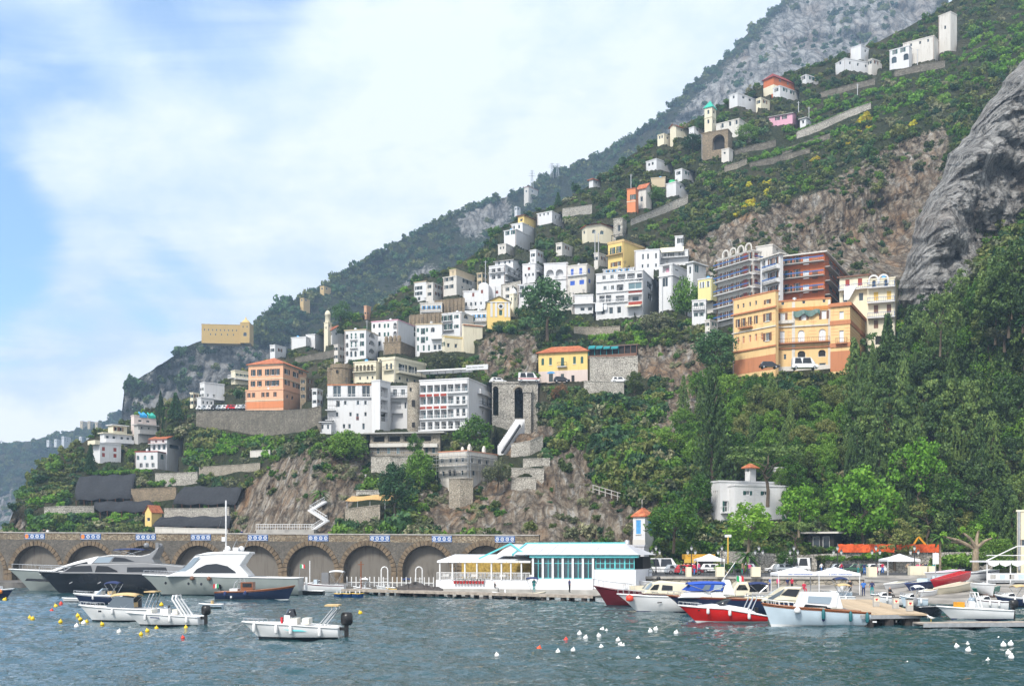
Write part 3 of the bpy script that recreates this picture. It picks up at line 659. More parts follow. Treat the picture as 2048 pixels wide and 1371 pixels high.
# --- salmon palazzo
h=B('salmon_palazzo', 'large salmon pink palazzo with red hipped roof and dark shuttered windows above the coast road', 'palazzo')
h.vol(497,566,613,726,778, PINK, a=26, fnd=2, D=318, roof='hip', rim=TILE, rh=2.6, over=.5, trim=CREAM)
h.win('L',[506.6,519,534.6,545,555],745,4.6,12, 's', SHD, sill=True);h.win('L',[506,519,535,545,554],767,4.6,11, 's', SHD, sill=True)
h.win('R',[574,591],743,6,10, 's', SHD, sill=True);h.win('R',[574,590,601],765,5,9, 's', SHD);h.win('R',[601],743,4,9, 's', SHD)
h.band('L',756,1.2, CREAM);h.band('R',756,1.2, CREAM)
h.vol(491,566.6,600,778.5,816, plaster('salmon_light',(0.74,0.42,0.26)), a=26, D=316.5, fnd=6)
h.win('L',[498,507,526,535,550],790,3,9, 's', SHN);h.win('L',[512],807,4,7, 'o');h.win('R',[575,585],792,4,8, 'o', arch=True)
h.band('L',799,1.2, CREAM);h.band('L',808,13, PINK2,.06, name='base_course');h.done()
# attic block on the palazzo roof
# --- church with small belfry
h=B('white_chapel', 'white gabled chapel with orange roof beside a slim domed belfry below the mountain', 'church')
h.vol(651,664,688,660,690, W, a=48, D=385, roof='gableR', rim=TILE, rh=2.0);h.vols[-1]['gable']='R';h.win('L',[655.5,660,664],669,2.2,5, 'o');h.win('R',[673],667,4,4.5, 'o');h.done()
h=B('belfry', 'slim cream belfry with rounded dome beside the white chapel', 'bell tower');h.vol(648,656,663,645,684, CREAM, a=40, D=384);h.win('L',[652],655,2.4,5, 'o', arch=True);h.win('R',[659.5],651,2.4,5, 'o', arch=True)
m=MB();v=h.vols[-1];c=(-v['wL']/2, v['wR']/2, v['h']);m.lathe([(.9,.3),(.9,2.6),(1.05,2.7),(1.0,3.2),(.75,3.9),(.3,4.3),(.02,4.4)],12, c);h.extra('dome', m, CREAM, smooth=True);h.done()
h=B('long_white_house', 'low white house with stepped roof parapet left of the chapel');h.vol(582,612,650,674,692, W, a=30, D=396);h.win('R',[620,630,640],682,3,4, 'o');h.vol(612,630,648,669,676, W, a=30, D=398);h.done()
# --- white apartment rows in the middle
h=B('white_apartment_house', 'three storey white apartment house with small arched loggias at the left end of its row', 'apartment house')
h.vol(689,732,756,659.5,715, W, a=22, D=322, rim=BEIGE);h.win('L',[694],[673,690,707],5.5,10, 'bay', arch=True, deep=1.0);h.win('L',[703,711.5],[672,689],3.6,11, 'c', SHG);h.win('L',[702.5,711],708,4.5,11, 'o', arch=True, pane=GL);h.win('L',[724],[671,687,706],4.2,9, 's', SHG)
h.win('R',[744],[670,686,702],12,10, 'bay', arch=True, deep=1.0);h.balcony('L',700,715,679.5, 'bars', W, WMET,.6);h.balcony('L',700,715,696, 'bars', W, WMET,.6);h.done()
h=B('white_block', 'tall white block with blank right wall above the crenellated stone terrace', 'apartment house')
h.vol(743,796,838,640,700, W, a=28, D=330, rim=ROSE);h.win('L',[748,759],[652,669],4.2,8, 'c', SHD);h.win('L',[759],687,4.4,9, 'c', SHD);h.win('L',[769.5,776.5],[651.5,668.5],3.4,8, 'c', SHG);h.win('L',[790],[651.5,668.5],7,13, 'bay', arch=True, deep=1.0, rail=WMET);h.win('R',[830],[652.5,668.5],4.5,8, 'c', SHD);h.done()
h=B('crenellated_wall', 'brown stone terrace wall with three rounded merlons under the white block', 'wall');h.vol(767,801,830,684,706, ST2, a=24, D=321)
v=h.vols[-1]
for k in range(4):m=MB();m.lathe([(.55,0),(.6,.9),(.5,1.5),(.2,1.75),(.01,1.8)],8,(-v['wL']*(k+.4)/4,.3, v['h']+.28));h.extra('merlon', m, ST2, smooth=True)
h.done()
h=B('white_apartment_house', 'white three storey house with dark green shutters right of the crenellated terrace', 'apartment house')
h.vol(831,884,886,648,702, W, a=14, D=322, rim=BEIGE);h.win('L',[836,854],[660,677.5],4,8, 'c', SHG);h.win('L',[846],[662,679.5],4,12, 's', SHG, rail=IRON);h.win('L',[865.5],659,8.5,10, 'bay', arch=True, deep=1.0);h.win('L',[836,847.5,858],696,3.6,11, 'c', SHG);h.win('L',[870,879],694,6,10, 'o');h.balcony('L',863,884,678, 'bars', W, WMET,1.2);h.done()
h=B('white_corner_house', 'two storey white corner house with iron balconies below the yellow church', 'house')
h.vol(884,923,961,624.5,666, W, a=30, D=326);h.win('L',[889,900],[636.5,654],5,11, 's', SHG);h.win('L',[913],[633,652.5],4,7, 's', SHG);h.win('R',[932],633,9,9, 'o', arch=True, pane=GL);h.win('R',[952],634,5.5,9, 's', SHG);h.balcony('L',885,906,643.5, 'bars', W, IRON,.9);h.balcony('L',885,908,661.5, 'bars', W, IRON,.9)
h.vol(924,927,965,648.5,674, CREAM, a=66, D=319);h.band('R',649,1.5, TILE,.25, name='coping');h.done()
h=B('cream_terrace_house', 'cream low house with yellow band and awning below the white corner house');h.vol(884,889,946,671,702, CREAM, a=66, D=317);h.band('R',673,2.2, YEL,.1);h.win('R',[897,912],690,5,8, 'o');h.win('L',[886.5],688,3,8, 's', SHG);h.done()
# --- cream hotel with arcade
h=B('cream_hotel', 'cream hotel with an arcade of small arches and a terrace parapet above the white hotels', 'hotel')
h.vol(707,752,769,723,764, CREAM, a=24, D=300);h.win('L',[714,721.5,729,736.5,744],737,5.4,14, 'bay', arch=True, deep=1.1);h.balcony('L',708,752,744, 'bars', CREAM, IRON,1.0);h.win('L',[720,735,745],756,3.5,6, 'o')
h.vol(764,790,852,714.5,764, CREAM, a=40, D=299, trim=CREAM);h.win('L',[773.5,782],733,4.6,13, 'o', arch=True, pane=GL);h.balcony('L',768,788,741, 'bars', CREAM, IRON,.9);h.win('R',[805.5,825],735,9,14, 's', SHD, arch=False, rail=WMET);h.win('R',[800,815,830,843],756,5,7, 'o');h.balcony('R',792,850,744, 'bars', CREAM, WMET,1.1);h.done()
# --- round bastion
D0=303;c=P(682,772, D0);t=thing('stone_bastion', 'squat brown stone bastion with round tower left of the cream hotel', 'bastion', c)
m=MB();m.lathe([(3.1,-6),(2.7,4.4),(2.9,4.5),(2.9,5.6),(2.4,5.6),(2.4,5.0)],18);m.build('round_tower', ST2, t)
m=MB();m.box(-3.9,-.5,1.2,6,-6,5.2);m.build('wall', ST2, t);m=MB();m.box(2.0,4.2,1.4,6,-6,5.3);m.build('wall', ST2, t)
m=MB();m.box(-4.0,-.4,1.1,1.35,4.2,4.45);m.box(2.4,4.3,1.3,1.55,4.3,4.55);m.build('string_course', ST1, t)
m=MB();m.box(-.9,-.35,-2.95,-2.6,3.1,3.9);m.build('window', DARK, t)
# --- the two big white hotels
h=B('white_hotel', 'white cliffside hotel with glazed top restaurant floor and a plain lift tower', 'hotel')
h.vol(655,745,746,770,868, W, a=9, D=280, fnd=9, rim=BRICK)
h.win('L',[674,703,732],781,16,23, 'w', pane=GL);h.win('L',[662],781,8,22, 'w', pane=GL)
h.win('L',[690.6,716,731],805,5,8, 's', SHW);h.win('L',[676],807,7,12, 'bay', deep=.9, rail=IRON);h.win('L',[674,701,731],828,5,8);h.win('L',[715],833,5,14, 'w', rail=BRPAR);h.win('L',[663,688,699],852,5,9);h.win('L',[727],852,5,12)
h.balcony('L',652,672,820, 'bars', W, IRON,1.4);h.balcony('L',642,668,840, 'bars', W, IRON,1.4);h.balcony('L',654,745,794.5, 'bars', W, WMET,.5,.7)
h.vol(743,760,781,761,860, W, a=34, D=277, fnd=9);h.win('R',[769],[784,809,833],14,19, 'bay', deep=1.2, rail=WMET, pane=GL)
h.vol(779,818,819,773,858, W, a=10, D=283);h.win('L',[790,806],784,8,12, 'w');h.win('L',[792],810,20,15, 'bay', deep=1.2, rail=WMET);h.win('L',[811],810,4,12, 'w');h.win('L',[795],834,22,16, 'bay', deep=1.5);h.balcony('L',780,818,795, 'bars', W, IRON,1.3)
h.vol(640,662,666,845,868, W, a=10, D=278, fnd=8);h.win('L',[645,656],853,4,9);h.balcony('L',638,664,843, 'bars', W, IRON,.5);h.done()
c=P(827,862,276);t=thing('stone_tower', 'round grey stone tower standing between the two white hotels', 'tower', c);m=MB();m.lathe([(1.62,-6),(1.5,6),(1.48,11.7),(1.35,11.7),(1.35,11.3)],18);m.build('tower_wall', ST1, t, True)
for(dx, z, ww, hh)in((-.6,9.6,.4,.8),(.1,5.8,.8,1.6),(.1,.8,.7,1.2)):m=MB();m.box(dx-ww/2, dx+ww/2,-1.62,-1.3, z, z+hh);m.build('window', DARK, t)
h=B('terraced_hotel', 'white hotel with four tiers of balconies and red parapet bands by the road bridge', 'hotel')
h.vol(839,937,981,757,862, W, a=20, D=272, fnd=8)
cx=[846,860,874,887.5,901,915,929]
h.win('L', cx,777.5,11.5,14, 'bay', deep=1.5, pane=GL2);h.win('L', cx[:5],801,11.5,15, 'bay', deep=1.5, pane=GL2);h.win('L',[915.5,927.5],800,6,15, 'w', rail=IRON);h.win('L', cx[:5],828,11.5,17, 'bay', deep=1.5, pane=GL2);h.win('L',[915.5,927.5],824,6,15, 'w', rail=IRON);h.win('L', cx[:6],851,10,15, 'bay', deep=1.5, pane=GL)
for x0, x1 in((840,851),(853,864),(867.5,878),(881,893)):h.band('L',786.5,5, BRPAR,.06, x0, x1, 'parapet_panel');h.band('L',811.5,5, BRPAR,.06, x0, x1, 'parapet_panel')
h.balcony('L',840,905,838, 'bars', W, WMET,.5,.8);h.balcony('L',896,934,810, 'bars', W, WMET,.8);h.balcony('L',896,934,836, 'bars', W, WMET,.8);h.balcony('L',840,930,862, 'bars', W, WMET,1.2,.9);h.balcony('L',895,937,785.5, 'bars', W, WMET,.6,.8)
h.win('R',[966,975],801,5,14, 's', SHW);h.win('R',[966],824,4,8);h.balcony('R',958,979,810, 'bars', W, IRON,.9);h.balcony('R',955,981,785, 'solid', W, W,.9,1.0)
v=h.vols[-1]
m=MB();
for k in range(7):
 x=-v['wL']*k/6.2;m.bar((x-.3,1.2, v['h']+.28),(x-.3,1.2, v['h']+2.3),.09)
h.extra('terrace_post', m, IRON)
m=MB();m.box(-v['wL']-.6,-.6,-.2,4.5, v['h']+2.3, v['h']+2.62);h.extra('terrace_roof', m, WMET);m=MB();m.box(-.55,5.0,-.3,.0, v['h']+2.0, v['h']+3.2);h.extra('sign_board', m, paint('sign_white',(0.6,0.61,0.62)))
h.done()
# lettering on the hotel's roof sign (too small to read: a strip of small dark letter strokes)
h2=h;m=MB();x=-.3
for k in range(26):
 ww=rng.uniform(.06,.12)
 if k%9!=8:m.box(x, x+ww,-.315,-.303, v['h']+2.42, v['h']+2.42+rng.uniform(.24,.34))
 x+=ww+.08
h.extra('sign_lettering', m, SHD,0)
h=B('stone_annexe', 'stone hotel annexe with dark open verandah built into the cliff under the white hotels', 'hotel annexe')
h.vol(740,880,882,866,912, ST1, a=12, D=266, roof='slab', rim=GREY, fnd=8, over=1.2);h.win('L',[757,788,819,850,871],877,24,12, 'o', deep=1.0, pane=DARK);h.win('L',[756,777,796,853,867],901,7,12, 'w', pane=GL2);h.balcony('L',741,836,893, 'solid', OLDW, OLDW,.9,.7);h.balcony('L',846,876,893, 'solid', OLDW, OLDW,.9,.7);h.balcony('L',742,838,911, 'bars', ST1, STEEL,1.2);h.done()
h=B('scaffolded_house', 'pale house wrapped in scaffolding with three rounded chimneys on the lower slope', 'house under repair')
h.vol(878,934,995,902,956, OLDW, a=34, D=240, rim=BRICK);h.win('L',[884,900.5,913,925],921,6,9, 'o');h.win('R',[944,960,975],920,7,10, 'o');h.win('L',[899,909],945,8,14, 'o', arch=True, pane=DARK);h.win('L',[886,924],946,5,10, 'o');h.win('R',[948,968],945,6,11, 'o')
v=h.vols[-1]
for u, q in((-.72,.5),(-.02,.1),(0,.55)):
 m=MB();cc=(v['wL']*u-.3, v['wR']*q+.4, v['h']+.28);m.box(cc[0]-.32, cc[0]+.32, cc[1]-.32, cc[1]+.32, cc[2], cc[2]+.9);m.lathe([(.34,.9),(.3,1.2),(.15,1.4),(.01,1.45)],8, cc);h.extra('chimney', m, OLDW)
h.done()
t=thing('scaffolding', 'grey tube scaffolding with plank decks around the pale chimneyed house', 'scaffolding', v['C'],-v['aw'])
m=MB();pl=MB()
nL, nR=6,6
for k in range(nL+1):
 x=-v['wL']-1.4+(v['wL']+2.6)*k/nL
 for y in(-1.3,-.5):m.bar((x, y,-1),(x, y, v['h']*.92),.06)
for k in range(nR+1):
 y=-.5+(v['wR']*.8)*k/nR
 for x in(.5,1.3):m.bar((x, y,-1),(x, y, v['h']*.92),.06)
for z in(.3,.56,.83):
 zz=v['h']*z
 for y in(-1.3,-.5):m.bar((-v['wL']-1.4, y, zz+.9),(1.2, y, zz+.9),.05)
 for x in(.5,1.3):m.bar((x,-.5, zz+.9),(x, v['wR']*.8, zz+.9),.05)
 pl.box(-v['wL']-1.5,1.3,-1.35,-.45, zz-.06, zz);pl.box(.45,1.35,-.44, v['wR']*.8, zz-.05, zz+.003)
m.build('tube_frame', STEEL, t);pl.build('plank_deck', paint('scaffold_plank',(0.42,0.42,0.41),.8), t)
# --- yellow roadside house and terrace restaurant
h=B('yellow_house', 'yellow roadside house with red tiled roof and green shutters behind the bridge', 'house')
h.vol(1077,1175,1184,701,763, YEL, a=12, D=290, roof='hip', rim=TILE, rh=1.9, over=.6);h.win('L',[1085.5,1164],[723,723],5.5,14, 'c', SHG, arch=True);h.win('L',[1101,1149],722,5.5,14, 'c', SHG, sill=True);h.win('L',[1125],723.5,6,18, 'c', SHG);h.balcony('L',1115,1134,733, 'bars', W, IRON,.7)
h.band('L',751,25, plaster('faded_rose_base',(0.66,0.55,0.50)),.05, name='ground_floor_render');v=h.vols[-1]
for x0, x1, y0, y1, mt in((1098,1106,747,763, SHD),(1122,1128,747,755, SHD),(1108,1124,753,762, GREY),(1143,1149,750,763, DARK)):
 u0, z0=h.local(v, x0, y1, 'L');u1, z1=h.local(v, x1, y0, 'L');m=MB();m.box(u0, u1,-.12,-.06, max(0, z0), z1);h.extra('door' if y1==763 else 'window', m, mt)
u0, z0=h.local(v,1094,747, 'L');u1, z1=h.local(v,1110,742, 'L');m=MB();m.poly(arch_loop(u0, u1, z0, z1),[], lambda u, z, d:(u,-.1, z));h.extra('tiled_door_hood', m, SHLB);h.done()
h=B('terrace_restaurant', 'dark terrace restaurant with teal awnings beside the yellow house', 'restaurant');h.vol(1178,1274,1276,690,713, DARK, a=14, D=286, roof='slab', rim=paint('brown_roof',(0.12,0.07,0.05)), fnd=.5, dep=5);v=h.vols[-1]
for k in range(9):x=-v['wL']*k/8;m=MB();m.box(x-.08, x+.08,-.35,-.2,0, v['h']);h.extra('post', m, TEAL if k>2 else SHN)
for x0, x1 in((1179,1192),(1194,1207),(1209,1222),(1224,1238)):
 u0, z0=h.local(v, x0,694, 'L');u1, _=h.local(v, x1,694, 'L');m=MB();m.add([(u0,-.25, z0+.3),(u1,-.25, z0+.3),(u1,-1.2, z0-.4),(u0,-1.2, z0-.4),(u0,-1.2, z0-.7),(u1,-1.2, z0-.7)],[(0,1,2,3),(3,2,5,4)]);h.extra('awning', m, TEAL)
m=MB();m.box(-v['wL'],0,-.6,-.36,0,.9);h.extra('parapet', m, SHN);h.done()
# --- yellow church
h=B('yellow_church', 'small yellow church with white pediment, round window and pilasters behind the big dark tree', 'church')
h.vol(975,1021,1024,604,634, YEL, a=-4, D=328, roof='gableL', rim=W, rh=1.7, over=.35, dep=14);h.vols[-1]['gable']='L';v=h.vols[-1];h.win('L',[1001.5],625,7,11, 'o', pane=SHG);h.band('L',604.5,1.8, W,.18)
for x in(983,992,1011,1018):u, z=h.local(v, x,620, 'L');m=MB();m.box(u-.32, u+.32,-.1,-.004,0, v['h']-.2);h.extra('pilaster', m, W)
u, z=h.local(v,1001.5,612.5, 'L');m=MB();m.add([(u+.85*math.cos(a),-.1, z+.85*math.sin(a))for a in[i*math.pi/8 for i in range(16)]]+[(u+.5*math.cos(a),-.1, z+.5*math.sin(a))for a in[i*math.pi/8 for i in range(16)]],[(i,(i+1)%16,16+(i+1)%16,16+i)for i in range(16)]);h.extra('round_window_frame', m, W)
m=MB();m.add([(u+.5*math.cos(i*math.pi/8),-.06, z+.5*math.sin(i*math.pi/8))for i in range(16)],[tuple(range(16))]);h.extra('round_window', m, GL);h.done()
h=B('church_belfry', 'cream belfry with white onion dome right of the yellow church', 'bell tower');h.vol(1019,1027,1035,588,634, CREAM, a=40, D=334);h.win('L',[1023],598,2.4,7, 'o', arch=True);h.win('R',[1031],598,2.4,7, 'o', arch=True);m=MB();v=h.vols[-1];m.lathe([(1.1,.28),(1.05,.7),(.85,1.3),(.4,1.8),(.1,2.0),(.02,2.5)],12,(-v['wL']/2, v['wR']/2, v['h']));h.extra('dome', m, W, smooth=True);h.done()
# --- houses above the church
def vault(h, wall):
 v=h.vols[-1];m=MB();n=10;pts=[(-v['wL']/2+v['wL']/2*math.cos(math.pi*i/n), v['h']+v['wL']/2*.8*math.sin(math.pi*i/n))for i in range(n+1)]
 m.grid([[(x,-.02, z)for x, z in pts],[(x, v['wR'], z)for x, z in pts]]);m.add([(x,-.02, z)for x, z in pts],[tuple(range(n+1))]);m.add([(x, v['wR'], z)for x, z in pts],[tuple(range(n,-1,-1))]);h.extra('vaulted_roof', m, wall)
h=B('vaulted_house', 'bright white house with three barrel-vaulted roofs left of the yellow church')
h.vol(957,977,985,572,618, W, a=14, D=352, roof='open');h.win('L',[964],583,4.5,7, 'c', SHR);h.win('L',[962,972],606,3,6, 'o');vault(h, W)
h.vol(926,957,960,582,618, W, a=14, D=354);h.win('L',[946.5],589,4.5,8, 'c', SHR);h.win('L',[932,942,951],608,3.5,7, 'o')
h.vol(977,990,992,573,598, W, a=14, D=356, roof='open');vault(h, W);h.vol(989,1004,1006,574,596, W, a=14, D=356, roof='open');h.win('L',[994],584,5,6, 'c', SHR);vault(h, W);h.done()
h=B('white_house', 'white two storey house at the left end of the upper terrace, green slope above it');h.vol(828,852,878,563,602, W, a=30, D=392, rim=BEIGE);h.win('L',[834,841],[576,587],3.4,7, 's', SHD);h.win('R',[858,866],[568,586],4,6, 's', SHD);h.win('L',[838],597,5,7, 'o');h.done()
h=B('unfinished_house', 'brown and white house with unfinished rooftop storey on the upper terrace');h.vol(886,913,953,552,590, OLDW, a=34, D=378);h.win('R',[930,938],558,5,7, 's', SHD);h.win('L',[893,903],[559,574],4,7, 's', SHD);h.win('R',[925,940],574,4,5, 'o');h.vol(899,912,950,539,553, BEIGE, a=34, D=382);h.balcony('L',885,913,566, 'bars', BEIGE, IRON,.9);h.done()
h=B('balcony_house', 'cluttered white house with stacked balconies and plants between the pole and the blue-door arches')
h.vol(978,1010,1045,530,567, W, a=26, D=362);h.win('L',[987,998],[541,554],7,8, 'bay', deep=1.0);h.win('R',[1019,1030,1040],[541,555],6,8, 'bay', deep=1.0);h.balcony('L',979,1010,547, 'bars', W, IRON,.9);h.balcony('R',1010,1044,547, 'bars', W, IRON,.9);h.balcony('R',1010,1044,561, 'bars', W, IRON,.9)
h.vol(990,1026,1056,519,532, W, a=26, D=369, roof='gableR', rim=GREY, rh=1.2);h.win('L',[998,1010,1019],524,4,6, 'o');h.done()
h=B('white_house', 'white house with small red-brown windows left of the blue-door arches');h.vol(1045,1072,1090,527,566, W, a=20, D=356);h.win('L',[1058],537,5,6, 'c', SHR);h.win('L',[1051,1058,1066],550,3.4,6, 'o');h.win('R',[1080],551,5,8, 'c', SHG);h.balcony('R',1073,1090,542, 'bars', W, IRON,.9);h.done()
h=B('arcaded_house', 'white house with two tall arches over blue doors', 'house');h.vol(1088,1135,1136,526,584, W, a=8, D=343);h.win('L',[1100,1119],549,15,20, 'bay', arch=True, deep=1.6, pane=SHB);h.win('L',[1098,1118],570,5,7, 'o');h.balcony('L',1091,1132,559, 'bars', W, WMET,.3,.8);h.done()
h=B('blue_shutter_house', 'white house with four bright blue shuttered windows right of the arches');h.vol(1135,1174,1189,528.5,586, OLDW, a=22, D=340);h.win('L',[1144.5,1161.5],545,5.5,15, 'c', SHB);h.win('L',[1145,1163.5],566,9,9, 'c', SHB);h.win('R',[1178],541,4,10, 'c', SHB, arch=True);h.win('R',[1179],562,4,8, 'c', SHB);h.balcony('L',1136,1174,552.5, 'bars', W, WMET,.6);h.done()
h=B('garage_house', 'plain white low house with flat canopies between the dark tree and the apartment block');h.vol(1147,1186,1194,590,628, W, a=6, D=326);h.band('L',607,2, W,.9, name='canopy');h.win('L',[1165,1180],618,9,7, 'o');h.done()
# --- big white apartment block
h=B('apartment_block', 'large white stepped apartment block with open balconies and washing, right of the dark tree', 'apartment block')
h.vol(1192,1286,1318,541,634, W, a=14, D=318, fnd=3);h.win('L',[1208,1224],555,7,8, 's', SHW);h.win('L',[1243,1262],555,15,14, 'bay', deep=1.3, rail=WMET);h.win('L',[1279],554,10,14, 'bay', deep=1.3, rail=IRON);h.win('L',[1210,1225],576,6,8, 's', SHW);h.win('L',[1240],576,14,15, 'bay', deep=1.3);h.win('L',[1270],571,27,13, 'w', pane=GL2);h.band('L',581,5, BRPAR,.08,1257,1284, 'parapet_panel');h.win('L',[1204,1217],598,11,14, 'bay', deep=1.3, rail=WMET);h.win('L',[1240],598,17,14, 'bay', deep=1.3, rail=WMET);h.win('L',[1270],595,27,13, 'bay', deep=1.4);h.band('L',604.5,6, BRPAR,.08,1257,1284, 'parapet_panel');h.win('L',[1206,1222,1238],622,8,13, 'o');h.win('R',[1300],594,8,13);h.win('R',[1299],571,10,12, 's', SHW)
h.balcony('L',1193,1286,564, 'none', W, W,.35,.1);h.balcony('L',1193,1286,586, 'none', W, W,.35,.1);h.balcony('L',1193,1256,607, 'bars', W, WMET,.5)
v=h.vols[-1];u0, z0=h.local(v,1254,615, 'L');u1, z1=h.local(v,1285,608, 'L');m=MB();m.add([(u0,-.1, z1),(u1,-.1, z1),(u1,-2.2, z0),(u0,-2.2, z0),(u0,-2.2, z0-.25),(u1,-2.2, z0-.25)],[(0,1,2,3),(3,2,5,4)]);h.extra('awning', m, CREAM)
for x0, x1, y0, y1 in((1192,1207,608,623),(1209,1215,609,620)):u0, z1=h.local(v, x0, y0, 'L');u1, z0=h.local(v, x1, y1, 'L');m=MB();m.box(u0, u1,-.75,-.71, z0, z1);h.extra('hanging_washing', m, SHW)
h.vol(1318,1345,1384,528,620, W, a=26, D=313, fnd=5);h.win('L',[1330],564,11,18, 'w');h.win('L',[1332],538,14,14, 'bay', deep=1.2, pane=ROSE);h.win('R',[1354],540,7,3, 'o');h.win('R',[1376],541,5,14, 'w');h.win('R',[1350],582,4,7);h.win('R',[1370],556,12,6);h.band('L',550,1.5, W,.3);h.band('R',550,1.5, W,.3)
h.vol(1374,1386,1412,525,600, W, a=34, D=311, roof='slab');h.win('R',[1394],537,9,16, 'w', pane=GL2);h.win('L',[1380],540,4,14);h.done()
h=B('white_cube_house', 'plain white cube house with slit windows in front of the yellow villa');h.vol(1269,1319,1322,499,540, W, a=8, D=333);h.win('L',[1286,1296,1312],513,3.6,11, 'o', arch=True);h.win('L',[1285,1296,1312],532,3.6,7, 'o');h.done()
h=B('awning_house', 'white house with cream awning and a small square roof turret beside the cliff');h.vol(1320,1376,1378,500,530, W, a=6, D=336);h.win('L',[1342,1363],510,6,9, 's', SHD);h.win('L',[1330],511,6,8);h.balcony('L',1321,1377,517, 'bars', W, WMET,1.2);v=h.vols[-1]
u0, z1=h.local(v,1321,496, 'L');u1, z0=h.local(v,1368,505, 'L');m=MB();m.add([(u0,-.1, z1),(u1,-.1, z1),(u1,-1.8, z0),(u0,-1.8, z0)],[(0,1,2,3)]);h.extra('awning', m, CREAM);h.vol(1350,1366,1368,472.5,500, W, a=6, D=339);h.win('L',[1361],481,6.5,10, 's', SHD);h.done()
h=B('yellow_villa', 'square yellow villa with balcony and rooftop pergola above the white apartments', 'villa');h.vol(1216,1247,1304,480,542, YEL, a=34, D=338, rim=TAN, trim=TAN);h.win('L',[1225.5,1238],503,5,16, 's', SHG);h.win('L',[1226.5,1237],529,5,9, 's', SHN);h.balcony('L',1216,1246,512, 'bars', TAN, IRON,1.0);h.win('R',[1259],534,4,6, 'o');v=h.vols[-1]
m=MB()
for y in(0.5, v['wR']*.35, v['wR']*.7, v['wR']-.5):
 for x in(-v['wL']+1,-.5):m.bar((x, y, v['h']),(x, y, v['h']+2.2),.12)
for k in range(8):y=.5+(v['wR']-1)*k/7;m.bar((-v['wL']+1, y, v['h']+2.25),(-.4, y, v['h']+2.25),.1)
for x in(-v['wL']+1,-.5):m.bar((x,.3, v['h']+2.2),(x, v['wR']-.3, v['h']+2.2),.12)
h.extra('pergola', m, IRON)
for k in range(7):m=MB();y=.6+k*.75;m.box(.13,.16, y, y+.35, v['h']-.1, v['h']+.22);h.extra('roof_vent', m, SHN)
h.done()
h=B('pale_yellow_house', 'small pale yellow house wedged between trees and the maroon balcony block');h.vol(1396,1424,1448,556,592, PALEY, a=26, D=296, fnd=1, rim=W);h.win('L',[1402,1406,1416],570,3.2,12, 's', SHW);h.win('R',[1437],566,8,10, 's', SHLB);h.vol(1402,1426,1449,593,626, OLDW, a=26, D=298);h.win('L',[1410,1419],603,4,8, 'o');h.balcony('L',1398,1424,607, 'bars', W, IRON,1.0);h.done()
# --- maroon and red balcony blocks
h=B('maroon_block', 'maroon and white apartment block with long blue-railed balconies seen edge on', 'apartment block')
h.vol(1434,1505,1523,501,640, OLDW, a=44, D=276, fnd=4)
for y, off in((510,0),(536,0),(563,0),(590,0),(617,0)):
 h.win('L',[1500,1491,1481,1470,1459,1447,1438], y+1,5,13, 's', SHN);h.band('L', y,17, MAROON,.02,1494,1486, 'red_panel');h.win('R',[1513], y,9,11, 'o', pane=MAROON)
for y in(520,547,574,601,628):h.balcony('L',1504.5,1434, y, 'band', W, BLUER,1.3);h.balcony('R',1505.5,1521, y, 'band', W, BLUER,.9)
v=h.vols[-1]
for k in range(4):m=MB();x=-1.2-k*2.6;m.poly(arch_loop(x-1.25, x+1.25, v['h']+.28, v['h']+2.2),[arch_loop(x-.8, x+.8, v['h']+.3, v['h']+1.8)], lambda u, z, d:(u,-.2+d, z),.4);h.extra('rooftop_arch', m, OLDW)
h.vol(1512,1545,1580,490,503, OLDW, a=20, D=284);h.win('R',[1555,1566],496,4,5, 'o');h.done()
h=B('red_apartment_block', 'orange red apartment block wrapped in white balcony slabs with blue rails above the orange palazzo', 'apartment block')
h.vol(1560,1649,1696,505,640, RED, a=12, D=262, fnd=2, roof='slab', rim=OLDW, over=.7)
for y in(521,549,577):h.win('L',[1572,1594], y,7,17, 's', SHN);h.win('L',[1582], y,5,14, 'o', pane=GL);h.win('L',[1612], y,12,17, 'o', pane=SHW);h.win('L',[1630], y,11,17, 'c', SHN if y>530 else BRICK);h.win('R',[1662,1676], y,8,12, 'o')
for y in(532,560,588):h.balcony('L',1560,1649.5, y, 'band', GREY, BLUER,1.4);h.balcony('R',1649.5,1695, y, 'band', GREY, IRON,1.2)
h.vol(1521,1560,1561,508,630, W, a=46, D=262, fnd=2, roof='slab', rim=OLDW, over=.5)
for y in(524,552,580):h.win('L',[1527], y,8,18, 'bay', arch=True, deep=1.1);h.win('L',[1541,1552], y,5,14, 's', SHN)
for y in(536,563,590):h.balcony('L',1560,1532, y, 'band', GREY, BLUER,1.3)
h.done()
h=B('cream_apartment_house', 'cream apartment house with arched dormers and hanging sheets against the rock face', 'apartment house')
h.vol(1735,1790,1795,556,700, CREAM, a=2, D=246);
for y in(592,618,648):h.win('L',[1752,1778], y,9,17, 'c', SHY if y<600 else SHN)
h.win('L',[1752,1778],648,9,12, 'c', SHN);h.win('L',[1748,1772],568,8,16, 'o', arch=True, pane=GL);h.win('L',[1760,1783],680,20,18, 'o', pane=DARK)
for y in(577,607,637):h.balcony('L',1735.5,1790, y, 'bars', W, BLUER,1.2)
v=h.vols[-1]
for x in(1747,1767):u, z=h.local(v, x,556, 'L');m=MB();m.poly(arch_loop(u-1.1, u+1.1, v['h']-1.0, v['h']+1.1),[arch_loop(u-.8, u+.8, v['h']-.99, v['h']+.75)], lambda a, b, d:(a,-.25+d, b),.3);h.extra('arched_dormer', m, W)
h.vol(1679,1736,1737,551,640, CREAM, a=8, D=252, roof='slab', rim=SHN);h.win('L',[1695,1720],566,8,14, 'c', BRPAR);h.win('L',[1690,1722],596,9,16, 'o');h.balcony('L',1679,1736,582, 'bars', W, BLUER,1.2);v=h.vols[-1]
